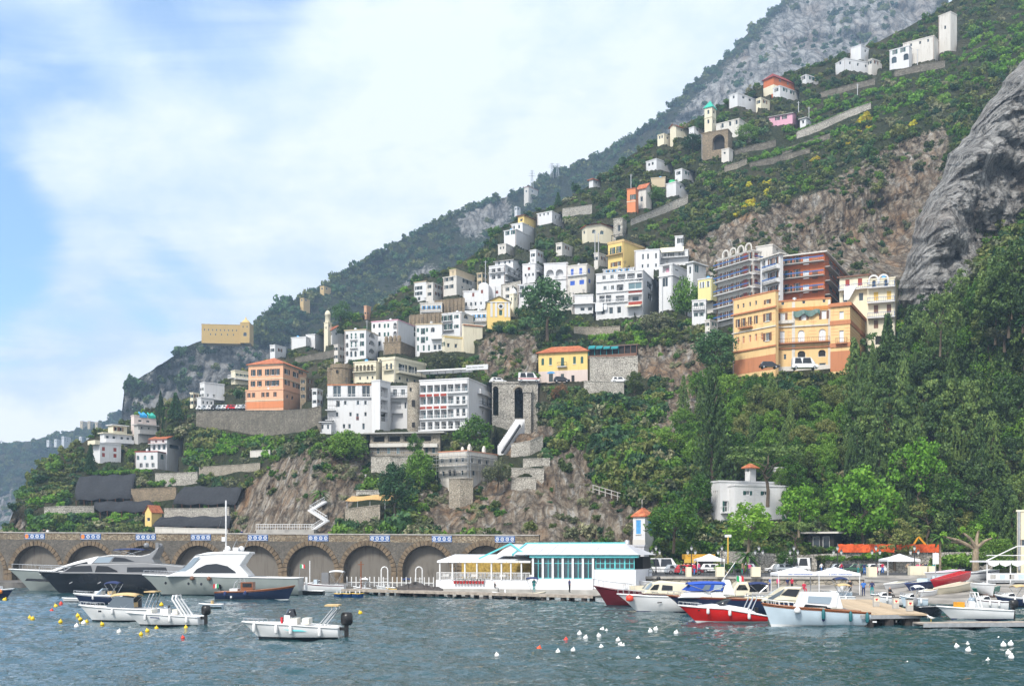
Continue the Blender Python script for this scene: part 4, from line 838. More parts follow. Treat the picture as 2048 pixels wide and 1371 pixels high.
u0, z1=h.local(v,1690,575, 'L');u1, z0=h.local(v,1716,600, 'L');m=MB();n=8
m.grid([[(u0+(u1-u0)*i/n,-1.3-.06*(i%2), z1)for i in range(n+1)],[(u0+(u1-u0)*i/n,-1.3-.1*(i%2), z0+(.6*abs(i-3)if i>3 else 0))for i in range(n+1)]]);h.extra('hanging_sheet', m, SHW);h.done()
# --- orange palazzo
h=B('orange_palazzo', 'big faded orange striped palazzo with brick cornices above the wooded slope', 'palazzo')
h.vol(1466,1551,1553,582,738, ORNG, a=38, D=240, fnd=4, rim=BRICK)
h.win('L',[1535],[603],7,9, 's', SHN);h.win('L',[1535],[634,673],8,16, 's', SHN, sill=True);h.win('L',[1476,1487,1500,1512],613,3.6,9, 'o');h.win('L',[1476,1487,1500,1512],646,4,16, 's', SHN);h.win('L',[1476,1487,1500,1512,1524],681,4.4,14, 'o', pane=BRICK)
h.band('L',613,3, BRICK,.35);h.band('L',651,2, OLDW,.2);h.band('L',690,3, BRICK,.25);h.balcony('L',1480,1494,657, 'bars', BRICK, SHN,.8);h.balcony('L',1494,1506,655, 'bars', BRICK, SHN,.8);h.band('L',722,30, BRICK,.04, name='brick_base')
h.vol(1551.5,1661,1662,597,738, ORNG, a=2, D=240, fnd=4, rim=BRICK)
h.win('L',[1565.5,1607.5,1648],605,5.5,5.5, 'w');h.win('L',[1565.5,1607.5,1648],634,10,17, 's', SHN, pane=SHW);h.win('L',[1564.5],674,10,25, 'w', pane=SHW);h.win('L',[1602.5,1644.5],673,14,27, 'w', pane=SHW, arch=True);h.win('L',[1603,1644],708,16,14, 'o', pane=DARK, arch=True);h.win('L',[1570],713,5,10, 'o');h.win('L',[1645],731,14,11, 'o')
h.band('L',614,7, plaster('dark_orange_band',(0.56,0.22,0.05)),.1);h.band('L',648.5,2.5, OLDW,.25);h.band('L',692,2.5, BRICK,.3);h.band('L',733,9, OLDW,.05, name='worn_base');h.balcony('L',1553,1660,688, 'bars', BRICK, SHN,1.1,.9);h.balcony('L',1553,1588,646.5, 'solid', OLDW, OLDW,.5,.5)
for x0, x1 in((1552,1556),(1584,1590),(1656,1661)):h.band('L',668,138, OLDW,.07, x0, x1, 'pilaster')
h.vol(1661,1700,1735,606,740, ORNG, a=10, D=236, fnd=4, rim=BRICK);h.win('L',[1683],[630],9,15, 'w', pane=SHW);h.win('L',[1683],673,9,25, 'w', pane=SHW);h.win('L',[1683],707,8,12, 'o');h.win('L',[1683],732,13,10, 'o', pane=BRPAR);h.win('R',[1722],[630,671],3,4, 'o');h.win('R',[1720],730,16,13, 'o', pane=GL2)
for f in 'LR':h.band(f,608,6, BRICK,.4);h.band(f,643,9, BRICK,.12);h.band(f,688,9, BRICK,.14);h.band(f,720,40, BRICK,.03, name='brick_base')
h.balcony('L',1672,1695,687, 'bars', BRICK, SHN,.8);v=h.vols[1]
STR=plaster('faded_stripe',(0.66,0.36,0.17),(.8,.7,.6),.6)
for y in(621,627,655,661,667,679):h.band('L', y,1.5, STR,.012,1662,1677, 'stripe');h.band('L', y,1.5, STR,.012,1690,1699.5, 'stripe');h.band('R', y,1.5, STR,.012, None, None, 'stripe')
for y in(624,641,659,666):h.band('L', y,1.4, STR,.012,1575,1583, 'stripe',1);h.band('L', y,1.4, STR,.012,1618,1633, 'stripe',1)
for y in(625,641,662,668):h.band('L', y,1.4, STR,.012,1517,1526, 'stripe',0);h.band('L', y,1.4, STR,.012,1543,1550, 'stripe',0)
u0, z1=h.local(v,1587,622, 'L');u1, z0=h.local(v,1640,631, 'L');m=MB();n=14
m.grid([[(u0+(u1-u0)*i/n,-.25, z1-.15*math.sin(i*.9))for i in range(n+1)],[(u0+(u1-u0)*i/n,-.55, z1-.6-.9*abs(math.sin(i*.45+.6)))for i in range(n+1)]]);h.extra('torn_green_net', m, SHG,1);h.done()

# --- upper slope
h=B('ruined_tower', 'pale crumbling stone tower topping the white houses at the upper right', 'tower');h.vol(1877,1901,1914,24,100, OLDW, a=30);h.win('L',[1890],55,4,7, 'o');h.done()
h=B('long_white_house', 'long weathered white house below the ruined tower at the upper right');h.vol(1806,1868,1877,72,118, OLDW, a=16);h.win('L',[1822,1840,1856],90,4,6, 'o');h.vol(1779,1818,1824,92,130, W, a=18, dd=-3);h.win('L',[1790,1806],101,5,9, 's', SHG);h.win('L',[1788,1812],120,11,13, 'o', arch=True);h.done()
h=B('white_villa', 'white villa with square roof tower standing alone on the upper slope', 'villa');h.vol(1671,1690,1752,117,140, W, a=52);h.win('R',[1700,1716,1732],126,4,6, 'o');h.win('L',[1680],126,4,6, 'o');h.vol(1700,1722,1738,90,119, W, a=30, dd=4);h.win('R',[1731],102,3.5,5, 'o');h.done()
h=B('red_house', 'dark red house with hipped red roof high on the slope');h.vol(1527,1547,1589,153,187, RED, a=40, roof='hip', rim=paint('dark_red_roof',(.22,.03,.025),.8), rh=2.6);h.win('R',[1560,1576],160,4,6);h.band('L',178,18, CREAM,.06, name='cream_base');h.band('R',178,18, CREAM,.06, name='cream_base');h.done()
h=B('white_house', 'white house with rounded roofline just above the green-capped bell tower');h.vol(1458,1475,1514,186,212, W, a=40);h.win('L',[1467],194,4,6, 'o', arch=True);h.win('R',[1487,1500],195,5,5, 'o');h.done()
h=B('bell_tower', 'cream square bell tower capped by a green pyramid roof', 'bell tower');h.vol(1409,1424,1432,213,262, CREAM, a=24, roof='pyr', rim=paint('green_copper',(.02,.42,.30),.5), rh=3.0, over=.35);h.win('L',[1416.5],[224,243],4,8, 'o', arch=True);h.win('R',[1428],[224,243],2.6,7, 'o', arch=True);h.band('L',233,1.2, CREAM,.16);h.band('R',233,1.2, CREAM,.16);h.done()
h=B('old_church', 'crumbling pale church nave with pointed windows right of the bell tower', 'church');h.vol(1432,1478,1504,238,272, OLDW, a=26);h.win('L',[1445,1460,1473],249,4.4,9, 'o', arch=True);h.win('R',[1490],248,4,8, 'o');h.done()
h=B('arched_substructure', 'dark stone substructure with one big arch under the bell tower', 'substructure');h.vol(1403,1456,1464,259,306, ST2, a=16, dd=-3);h.win('L',[1437],284,24,30, 'o', arch=True, deep=1.6, pane=DARK);h.done()
h=B('corner_house', 'small cream house with red roof edge at the left end of the bell tower row');h.vol(1315,1328,1343,268,288, CREAM, a=34);h.win('L',[1319,1324],275,3,6, 'o');h.win('R',[1335],276,4,4, 'o');h.done()
h=B('gabled_house', 'tall cream gabled house left of the bell tower');h.vol(1340,1352,1379,252,274, CREAM, a=44, roof='gableL', rim=TILE, rh=1.2);h.win('R',[1363],260,3.5,4, 'o');h.done()
h=B('low_white_house', 'low white house wall touching the bell tower on its left');h.vol(1378,1388,1408,254,272, W, a=40);h.win('R',[1395],258,4,5, 'o');h.done()
h=B('pink_house', 'pink house with grey sloping roof above the terraced gardens');h.vol(1538,1585,1596,226,246, ROSE, a=14, roof='gableR', rim=GREY, rh=1.5);h.win('L',[1555,1569],237,5,7, 's', SHD);h.done()
h=B('garden_hut', 'little white hut beside the pink house');h.vol(1600,1612,1623,236,252, W, a=30, roof='slab', rim=GREY);h.win('L',[1606],244,4,6, 'o');h.done()
h=B('white_house', 'low white house with arched porch alone below the bell tower');h.vol(1292,1313,1346,318,338, W, a=40);h.win('L',[1298,1305],329,4,6, 'o', arch=True);h.done()
h=B('stone_hut', 'pale stone hut with flat roof right of the big dark arch');h.vol(1443,1458,1466,297,322, OLDW, a=26);h.win('L',[1449],306,4,4, 'o');h.done()
h=B('orange_tower_house', 'narrow orange tower house beside the white terrace houses', 'house');h.vol(1254,1271,1277,377,424, plaster('bright_orange',(.68,.24,.10)), a=16, rim=TILE);h.win('L',[1266],394,6,10, 's', SHG);h.band('L',402,1.2, CREAM,.1);h.done()
h=B('old_farmhouse', 'weathered white farmhouse with half-ruined orange tiled gable');h.vol(1275,1292,1303,376,416, OLDW, a=30, roof='gableR', rim=TILE, rh=2.2);h.win('L',[1283],398,5,10, 'o');h.vol(1302,1331,1336,355,374, BEIGE, a=8, dd=6);h.done()
h=B('white_terrace_house', 'low white house with green water tank on its terrace right of the farmhouse');h.vol(1332,1352,1378,364,390, W, a=34);h.win('R',[1362],374,4,6, 'o');v=h.vols[-1]
m=MB();m.lathe([(1.1,0),(1.1,1.6),(.3,1.8),(.01,1.8)],10,(-v['wL']*.8,2.5, v['h']+.2));h.extra('water_tank', m, paint('tank_green',(.02,.36,.12)), smooth=True);h.done()
h=B('orange_roof_house', 'cream house under a long orange roof above the yellow villa');h.vol(1164,1173,1228,451,484, CREAM, a=66, roof='gableR', rim=TILE, rh=1.3);h.win('R',[1188,1204],463,8,8, 'o', arch=True, pane=GL2);h.win('L',[1168],465,4,6, 'o');h.done()
h=B('stone_house_tower', 'square stone house tower with dark doorway right of the orange-roofed house', 'tower');h.vol(1227,1245,1253,437,470, ST3, a=18);h.win('L',[1238],456,5.5,13, 'o');h.done()
h=B('white_house', 'white house with four small windows high among the trees, slope bare below');h.vol(1074,1104,1128,423,447, W, a=30, D=412);h.win('L',[1080,1088,1096],430,2.8,5, 'o');h.win('R',[1112,1119],434,3,8, 'o');h.done()
h=B('stepped_house', 'stack of white houses stepping down the slope under a yellow top storey')
h.vol(1036,1048,1072,431,446, YEL, a=34, D=412, roof='slab', rim=SHN);h.win('L',[1042],440,4,5, 'o');h.vol(1022,1045,1070,446,478, W, a=30, D=408);h.win('L',[1028,1038],455,4,7, 'o');h.vol(1008,1032,1062,459,492, W, a=30, D=404);h.win('L',[1015,1026],466,4,8, 's', SHG);h.win('R',[1048],473,5,5, 'o', arch=True);h.vol(996,1012,1030,488,508, OLDW, a=30, D=399);h.win('L',[1001,1007],496,3,5, 'o');h.done()
h=B('ridge_house', 'tiny white house on the green ridge in front of the blue mountain');h.vol(1178,1186,1201,359,374, W, a=40, roof='slab', rim=TILE, D=428);h.win('R',[1193],365,3,4, 'o');h.done()
for(x0, x1, x2, y0, y1, lab, mt)in((1048,1057,1076,373,392, 'house with pink roof under the first pylon on the mountain ridge', OLDW),(1029,1034,1041,413,422, 'tiny pale house alone on the mountain flank', W),(640,648,662,572,582, 'tan farm building below the two pines on the mountain', TAN),(600,607,620,596,604, 'small ochre ruin at the mountain edge above the monastery', TAN),(728,733,742,612,640, 'peach tower house between the white block and the mountain', plaster('peach',(.6,.35,.22)))):
 h=B('mountain_house', lab);dm=float(mtnD(x1, y1)[0])-14 if x0!=728 else 405;h.vol(x0, x1, x2, y0, y1, mt, a=36, D=dm, fnd=12, roof='slab' if x0==1048 else 'flat', rim=TILE if x0==1048 else None);h.win('L',[(x0+x1)/2],(y0+y1)/2,3,4, 'o');h.win('R',[x1+(x2-x1)*.4],(y0+y1)/2,3,4, 'o');h.done()
for x0, x1, y0, y1, lab in((93,140,872,890, 'cluster of white houses on the far blue headland'),(158,190,868,886, 'white houses behind the left villa on the far headland'),(160,208,838,852, 'pale hotel block on the crest of the far headland'),(112,125,862,870, 'ochre cottage on the crest of the far headland')):
 h=B('distant_house', lab)
 for k in range(max(1, int((x1-x0)/15))):
  xa=x0+k*15;ya=y0+rng.uniform(0,8);yb=y1+rng.uniform(-3,1);h.vol(xa, xa+5, xa+16+rng.uniform(0,4), ya, yb, W if 'white' in lab else BEIGE, a=30, D=float(farD(xa+5, yb)[0])-12-9*(k%3), fnd=4);h.win('L',[xa+2.5],[ya+4],1.6,2.2, 'o');h.win('R',[xa+8, xa+12],[ya+4, ya+8],1.8,2.2, 'o')
 h.done()
for x0, x1, x2, y0, y1, mt, a, ws, lab in((1602,1612,1637,150,164, W,44,[1622,1630], 'little white house right of the red house'),(624,634,645,778,812, W,24,[639], 'narrow white house between the salmon palazzo and the white hotel'),(600,612,628,756,800, ST2,30,[620], 'brown stone annexe right of the salmon palazzo'),(1006,1024,1044,572,600, OLDW,26,[1032], 'weathered house behind the yellow church belfry'),(852,866,886,566,596, OLDW,30,[874,880], 'weathered house joining the upper terrace houses'),(954,964,980,546,572, BEIGE,34,[970], 'tan house right of the unfinished house'),(756,770,790,716,742, CREAM,30,[778], 'cream house behind the cream hotel roof'),(668,676,692,690,722, OLDW,34,[684], 'weathered house left of the white apartment house'),(1188,1196,1216,506,530, OLDW,36,[1206], 'weathered house left of the yellow villa'),(1112,1124,1146,486,508, OLDW,30,[1134], 'stone-coloured house in the olive slope'),(1060,1072,1092,500,522, W,30,[1080], 'white house above the cluttered balcony house'),(1410,1420,1436,640,676, OLDW,30,[1428], 'weathered house below the pale yellow house'),(1350,1364,1388,338,356, W,34,[1374], 'white house above the green water tank'),(1512,1522,1540,196,214, CREAM,36,[1530], 'cream house right of the rounded white house'),(1736,1744,1764,118,134, OLDW,40,[1752], 'weathered house right of the white villa'),(1546,1560,1596,172,190, W,40,[1570,1584], 'white house in front of the red house'),(380,386,398,786,812, CREAM,40,[392], 'cream house at the left bend of the coast road'),(540,550,572,690,712, W,40,[560], 'white house on the crest behind the salmon palazzo')):
 h=B('small_house', lab);h.vol(x0, x1, x2, y0, y1, mt, a=a, fnd=3, dd=-1.5);n=max(1, int((y1-y0)/13));ys=[y0+(y1-y0)*(k+.45)/n for k in range(n)];h.win('R', ws, ys,4,6.5, 's', SHG if x0%4 else SHN);h.win('L',[(x0+x1)/2], ys,3.6,6.5, 's', SHD);h.done()
for x0, x1, y0, y1, mt, xs, lab in((1036,1088,568,600, W,[1044,1054,1064,1074,1082], 'long white terrace house below the blue-door arches'),(1090,1146,586,612, OLDW,[1100,1112,1124,1136], 'weathered white row house above the big dark tree'),(840,884,606,626, OLDW,[848,858,868,878], 'low weathered house between the two buttressed walls'),(930,976,622,646, W,[938,948,958,968], 'white row house left of the yellow church'),(1206,1268,536,548, W,[1216,1228,1240,1254], 'white penthouse storey on the apartment block'),(1384,1412,600,640, W,[1392,1403], 'white house under the slab-roofed block')):
 h=B('row_house', lab);h.vol(x0, x1, x1+2, y0, y1, mt, a=10, fnd=3, dd=-2);n=max(1, int((y1-y0)/14));h.win('L', xs,[y0+(y1-y0)*(k+.45)/n for k in range(n)],4,7, 's', SHG if x0%3 else SHLB);h.balcony('L', x0+2, x1-2, y0+(y1-y0)*(.9 if n==1 else .5), 'bars', W, IRON,.8);h.done()
 # --- left promontory villas
h=B('stepped_villa', 'cream stepped villa with wide terraces on the left promontory', 'villa')
h.vol(216,226,254,850,866, CREAM, a=60, D=338, roof='slab', rim=W);h.win('R',[232,242],857,5,8, 's', SHN);h.vol(200,208,264,866,884, W, a=64, D=332, roof='slab', rim=CREAM);h.win('R',[215,228,244,256],875,6,9, 'o');h.balcony('R',208,264,883, 'solid', W, W,1.2);h.vol(186,200,242,886,922, W, a=60, D=326);h.win('R',[207,230],[897,909],6,8, 'c', BRPAR);h.balcony('L',184,200,889, 'solid', CREAM, CREAM,1.5);h.done()
h=B('tarpaulin_house', 'pinkish house with blue and green tarpaulins on its roof left of the cypress');h.vol(262,268,313,831,851, plaster('rose_white',(.66,.56,.52)), a=66, D=342);h.win('R',[280,296],841,7,4, 'o');v=h.vols[-1]
for y, c, nm in((.24,(.02,.30,.62), 'blue_tarpaulin'),(.62,(.02,.38,.30), 'green_tarpaulin')):m=MB();y0=v['wR']*y;n=6;m.grid([[(-1, y0+v['wR']*.3*i/n, v['h']+1.3+.3*math.sin(i*1.7))for i in range(n+1)],[(.15, y0+v['wR']*.33*i/n, v['h']+.5+.2*math.sin(i*2.1))for i in range(n+1)],[(.2, y0+v['wR']*.33*i/n, v['h']-.3)for i in range(n+1)]]);h.extra(nm, m, paint(nm, c))
h.vol(268,276,314,849,884, GREY, a=62, D=336, roof='slab', rim=GREY);h.win('R',[298,284],856,4,5, 'o');h.balcony('R',276,314,866, 'solid', GREY, GREY,1.2);h.done()
h=B('red_roof_villa', 'white villa with shallow orange roof and arched loggia on the left promontory', 'villa');h.vol(301,334,366,876,910, W, a=34, D=330, roof='gableR', rim=TILE, rh=1.3);h.vols[-1]['gable']='R';h.win('L',[312,326],[882],5,5);h.win('L',[308,318,328],894,6,11, 'o');h.win('R',[349],893,20,8, 'o', arch=False, pane=GL);h.balcony('L',300,334,887, 'bars', W, BRPAR,1.0);h.vol(270,315,356,903,938, W, a=26, D=325, rim=BRPAR);h.win('L',[276,290,304],915,5,9, 'o', arch=True, pane=GL2);h.win('L',[282,294,306],930,6,9, 'w');h.win('R',[325],913,8,11, 'o', arch=True, pane=SHG);h.done()
h=B('ochre_hut', 'small ochre hut with steep tiled roof among the netted terraces', 'hut');h.vol(290,303,324,1024,1046, YEL, a=42, D=284, roof='gableL', rim=TILE, rh=1.9, over=.3);h.vols[-1]['gable']='L';h.win('L',[297],1038,6,7, 'o');h.done()
# --- by the shore
h=B('blue_shutter_cottage', 'white cottage with orange tiled roof and sky blue shutters behind the white restaurant', 'cottage');h.vol(1266,1290,1307,1031,1092, W, a=26, D=196, roof='hip', rim=TILE, rh=1.5, over=.3);h.win('L',[1277],1053,9,28, 'c', SHLB, sill=True);h.win('R',[1300],1053,7,24, 'c', SHLB);h.band('L',1086,16, OLDW,.04, name='worn_base');h.done()
h=B('modern_villa', 'white flat-roofed modern villa among the shore trees', 'villa');h.vol(1422,1440,1561,963,1036, W, a=58, D=201, fnd=2);h.win('L',[1427,1431,1435],994,1.6,26, 'o');h.win('R',[1478,1510],990,12,9, 's', SHG);h.win('R',[1452,1510,1535],1012,7,22, 's', SHG);h.balcony('R',1441,1560,1024, 'bars', W, WMET,1.4);h.vol(1456,1470,1575,971,1036, W, a=58, D=199.5, fnd=2);h.win('R',[1495,1530],985,9,8, 's', SHG);h.done()
h=B('hidden_villa', 'small white house with orange roof showing through the pines above the modern villa');h.vol(1490,1500,1512,934,960, W, a=36, D=206, roof='hip', rim=TILE, rh=.8);h.win('L',[1496],940,3,5, 'c', SHG);h.vol(1535,1565,1602,936,960, W, a=30, D=208);h.win('R',[1580],945,6,6, 'o');h.done()
h=B('garden_restaurant', 'low garden restaurant with pale canopy roof behind the bright green shore tree', 'restaurant');h.vol(1616,1668,1690,1066,1104, DARK, a=14, D=193, roof='slab', rim=OLDW, over=1.0);h.win('L',[1632,1652],1085,14,26, 'o', pane=GL);h.done()
h=B('boathouse_office', 'cream building with grey drainpipe cut off by the right picture edge', 'building');h.vol(2034,2075,2080,1022,1140, CREAM, a=4, D=170, rim=CREAM);h.win('L',[2046],1085,6,14, 's', SHN);m=MB();m.tube([(-h.vols[-1]['wL']+.3,-.2,0),(-h.vols[-1]['wL']+.3,-.2, h.vols[-1]['h'])],.22,8);h.extra('drainpipe', m, STEEL);h.done()
h=B('flat_service_building', 'plain pale flat-roofed building directly behind the white restaurant', 'building');h.vol(1225,1288,1298,1092,1130, paint('grey_white_wall',(.5,.5,.52),.8), a=8, D=182);h.win('L',[1270],1112,24,10, 'o');h.done()
# ------------------------------------------------------------------ retaining walls, road, bridge
MASKS=[]
def wall_strip(name, label, pts, mat, dd=-0.8, thick=1.2, cat='wall', D=None, coping=None):
 q=[(P(x, yt,(D or tD(x, yb))+dd), P(x, yb,(D or tD(x, yb))+dd))for x, yt, yb in pts]
 for i,(t, b)in enumerate(q):b.z-=2.0
 MASKS.append([(x, yt)for x, yt, yb in pts]+[(x, yb)for x, yt, yb in pts[::-1]])
 c=q[0][1].copy();root=thing(name, label, cat, c);m=MB();k=Vector((0, thick,0))
 m.grid([[t+k-c, t-c, b-c, b+k-c]for t, b in q]);
 t, b=q[0];m.add([t+k-c, t-c, b-c, b+k-c],[(0,1,2,3)]);t, b=q[-1];m.add([t+k-c, t-c, b-c, b+k-c],[(3,2,1,0)])
 m.build('masonry', mat, root);m=MB();e=Vector((0,-.12,0));u=Vector((0,0,.16))
 m.grid([[t+k+u-c, t+e+u-c, t+e-c, t+k-c]for t, b in q]);m.build('coping', coping or mat, root);return root, q, c
wall_strip('retaining_wall', 'long grey stone retaining wall carrying the coast road left of the white hotels',[(392,823,850),(470,821,860),(560,821,866),(615,818,858),(642,812,845)], ST4)
wall_strip('terrace_wall', 'pale herringbone stone wall below the red-roofed villa',[(310,947,968),(350,946,968),(395,944,962)], ST3)
wall_strip('terrace_wall', 'low pale curved terrace wall at the left tip of the gardens',[(88,1014,1026),(130,1012,1028),(188,1012,1024)], ST3)
wall_strip('terrace_wall', 'terrace wall behind the ochre hut under the right black net',[(328,1017,1034),(400,1017,1032),(458,1014,1030)], ST3)
wall_strip('terrace_wall', 'brown terrace wall between the two upper black nets',[(262,978,1000),(310,976,1000),(352,974,994)], ST2)
wall_strip('terrace_wall', 'white low wall under the lowest black net beside the mast',[(310,1054,1066),(370,1056,1068),(455,1058,1070)], OLDW)
wall_strip('terrace_wall', 'short white garden wall on the green terraces left of the hotels',[(500,902,912),(540,900,910)], OLDW)
wall_strip('terrace_wall', 'grey stone wall on the terraces just under the white garden wall',[(398,934,944),(470,930,940),(520,926,936)], ST1)
for lab, x0, x1, y0, y1 in(('buttressed brown retaining wall left of the vaulted house',868,928,598,622),('buttressed brown retaining wall above the white three storey house',820,886,627,652)):
 root, q, c=wall_strip('buttressed_wall', lab,[(x0, y0+4, y1+6),(x1, y0-2, y1)], ST2)
 for k in range(9):f=k/8;t=q[0][0].lerp(q[1][0], f)-c;b=q[0][1].lerp(q[1][1], f)-c;m=MB();m.bar(t+Vector((0,-.1,-.1)), b+Vector((0,-.6,0)),.5,.6);m.build('buttress', ST2, root)
wall_strip('retaining_wall', 'tall pale stone retaining wall under the stone annexe',[(742,914,944),(780,914,946),(822,912,936)], ST3)
wall_strip('retaining_wall', 'dark battered stone wall below the scaffolded house',[(898,958,1012),(920,957,1012),(946,957,1004)], ST1)
for lab, a in(('uppermost of three stepped stone walls right of the scaffolded house',[(1046,918,934),(1100,917,930)]),('middle of three stepped stone walls right of the scaffolded house',[(1022,936,950),(1088,938,952)]),('lowest of three stepped stone walls right of the scaffolded house',[(1022,956,978),(1072,955,978)]),('curved stone wall under the orange landslip scar',[(1022,888,912),(1060,882,908),(1086,870,896)])):wall_strip('terrace_wall', lab, a, ST3)
wall_strip('rock_wall', 'ivy-hung stone wall under the teal awning restaurant',[(1180,714,764),(1230,715,764),(1276,712,758)], ST3)
wall_strip('road_parapet', 'low stone road parapet right of the yellow house',[(1168,762,776),(1205,763,778),(1248,766,784)], ST3, dd=-3)
for lab, a in(('sunlit stone wall climbing beside the path below the farmhouse',[(1262,440,450),(1310,420,432),(1345,404,418),(1376,390,404)]),('long tan terrace wall below the pink house',[(1594,264,276),(1640,246,260),(1700,220,232),(1742,206,216)]),('grey terrace wall beside the stone hut',[(1450,332,342),(1475,325,335),(1494,317,326)]),('stone terrace wall left of the orange tower house',[(1125,418,432),(1155,414,428),(1184,410,426)]),('tan wall slanting behind the vaulted house',[(1002,570,594),(1042,562,590)]),('grey roadside wall beneath the white apartment block',[(1148,654,664),(1200,655,668),(1240,652,662)])):wall_strip('hill_wall', lab, a, ST3 if 'grey' not in lab else ST1)
for lab, a in(('dark terrace wall above the stone hut',[(1470,300,308),(1510,290,299),(1552,280,290)]),('dark terrace wall crossing the garden under the tan wall',[(1565,300,307),(1610,284,291),(1660,268,276)]),('dark terrace edge below the garden hut',[(1500,326,332),(1560,312,319),(1620,297,304)]),('dark terrace wall under the long white house',[(1790,142,152),(1840,130,142),(1890,122,134)]),('dark terrace wall below the white villa',[(1640,186,194),(1700,170,179),(1750,158,168)]),('grey terrace wall left of the white block',[(590,716,724),(630,708,718),(668,700,712)])):wall_strip('hill_wall', lab, a, ST4)
def ribbon(name, pts, wid, mat, lift=0.0):
 m=MB();m.grid([[P(x, y, D)+Vector((0,0, lift)), P(x, y, D)+Vector((0, wid, lift))]for x, y, D in pts]);m.f=[f[::-1]for f in m.f]
 return tag(m.build(name, mat), kind='structure')
ASPH=paint('asphalt',(.055,.055,.058),.9,0,.2,.5)
ribbon('coast_road',[(385,822,336),(470,820,333),(560,820,322),(640,812,312)],7, ASPH);ribbon('coast_road',[(975,766,282),(1075,766,282),(1175,765,277),(1250,769,269),(1290,770,262)],7, ASPH)
t=thing('road_bridge', 'stone road bridge with a tall open arch and square pier above the white stairs', 'bridge', P(984,862,280.5));m=MB();D0=280.5;sc=D0/F
def bl(x, y):return((x-984)*sc,(862-y)*sc)
m.poly([bl(984,880), bl(1076,880), bl(1076,766), bl(984,766)],[arch_loop(bl(1029,0)[0], bl(1046.5,0)[0], bl(0,836)[1], bl(0,774)[1]), arch_loop(bl(986,0)[0], bl(997,0)[0], bl(0,830)[1], bl(0,772)[1])], lambda u, z, d:(u, d, z),4.5);m.build('bridge_wall', ST3, t)
m=MB();m.box(bl(1047,0)[0], bl(1062,0)[0],-1.2,-.01,-3, bl(0,786)[1]);m.box(bl(1045,0)[0], bl(1064,0)[0],-1.4,-.005, bl(0,786)[1], bl(0,777)[1]);m.build('pier', ST3, t)
m=MB();m.box(0, bl(1076,0)[0],-.2,.3, bl(0,766)[1], bl(0,762.5)[1]);m.build('parapet', ST3, t)
for k in range(13):
 a0, a1=math.pi*k/13, math.pi*(k+1)/13-.03;r0, r1=1.09,1.45;c0, z0=bl(1037.7,0)[0], bl(0,774)[1]-1.09
 m=MB();m.add([(c0+r*math.cos(a), y, z0+r*math.sin(a))for y in(-.14,.02)for r, a in((r0, a0),(r1, a0),(r1, a1),(r0, a1))],[(3,2,1,0),(0,1,5,4),(1,2,6,5),(2,3,7,6),(3,0,4,7)]);m.build('voussoir', ST1, t)
t=thing('white_stair', 'bright white masonry stair running down the slope under the bridge arch', 'stairs', P(995,903,252))
c=t.location;n=16
for k in range(n):
 f=k/(n-1);x, y, D=1033-35*f,838+52*f,266-13*f;a=P(x, y, D)-c;m=MB();m.box(a.x-.32, a.x+1.9-.9*f, a.y, a.y+2.6, a.z-3.2-1.2*f, a.z);m.build('step', W, t)
m=MB();m.bar(P(1040,850,263)-c, P(1004,905,250)-c,.35,.5);m.build('drain_pipe', IRON, t)
# white switchback stairs and terrace by the mole
t=thing('switchback_stair', 'white railed switchback stair climbing the cliff foot behind the mole', 'stairs', P(620,1062,224));c=t.location
for nm, a, b in(('flight',(622,1062,224),(655,1040,226)),('flight',(655,1042,226),(620,1020,229)),('flight',(622,1020,229),(650,1003,232))):
 p0, p1=P(*a)-c, P(*b)-c;m=MB();m.bar(p0, p1,1.2,.3)
 o=m.build(nm, W, t);r=MB()
 for k in range(9):q=p0.lerp(p1, k/8);r.bar(q, q+Vector((0,-.5,1.0)),.06)
 r.bar(p0+Vector((0,-.5,1)), p1+Vector((0,-.5,1)),.09);r.bar(p0+Vector((0,-.5,.5)), p1+Vector((0,-.5,.5)),.06);r.build('railing', WMET, o)
t=thing('white_terrace', 'white railed concrete terrace at the cliff foot behind the mole', 'terrace', P(513,1062,222));c=t.location
m=MB();a, b=P(513,1058,222)-c, P(625,1061,220)-c;m.box(a.x, b.x,-.5,5, a.z-3, a.z);m.build('slab', CONC, t);r=MB()
for k in range(25):x=a.x+(b.x-a.x)*k/24;r.bar((x,-.4, a.z),(x,-.4, a.z+1.0),.07)
for z in(.5,1.0):r.bar((a.x,-.4, a.z+z),(b.x,-.4, a.z+z),.1)
r.build('railing', WMET, t)
t=thing('straw_awning', 'tan straw awning stretched over a cliff terrace', 'awning', P(732,1003,228));c=t.location;m=MB();n=8
m.grid([[P(690+88*i/n+14*(1-j),991+10*j-2*i/n+1.5*math.sin(i),229-4*j)-c for i in range(n+1)]for j in(0,1)]);m.build('canopy', paint('straw',(.55,.34,.13),.9,0,.2), t)
for x in(694,715,740,770):m=MB();a=P(x,1001,225.5)-c;m.bar(a, a-Vector((0,0,2.4)),.1);m.build('post', STEEL, t)
wall_strip('terrace_wall', 'stone terrace wall right above the straw awning',[(712,981,990),(760,980,990)], ST3);wall_strip('terrace_wall', 'stone terrace wall beneath the straw awning',[(690,1018,1040),(760,1010,1030)], ST1, dd=-3)
t=thing('hillside_rail', 'concrete post and rail fence descending the cliff path toward the blue-shuttered cottage', 'railing', P(1186,995,218));c=t.location;pts=[P(1186+98*k/8,985+30*k/8,217-8*k/8)-c for k in range(9)]
for p in pts:m=MB();m.bar(p, p+Vector((0,0,1.6)),.18);m.build('post', CONC, t)
for z in(1.5,.8):m=MB();[m.bar(pts[k]+Vector((0,0, z)), pts[k+1]+Vector((0,0, z)),.13)for k in range(8)];m.build('rail', CONC, t)
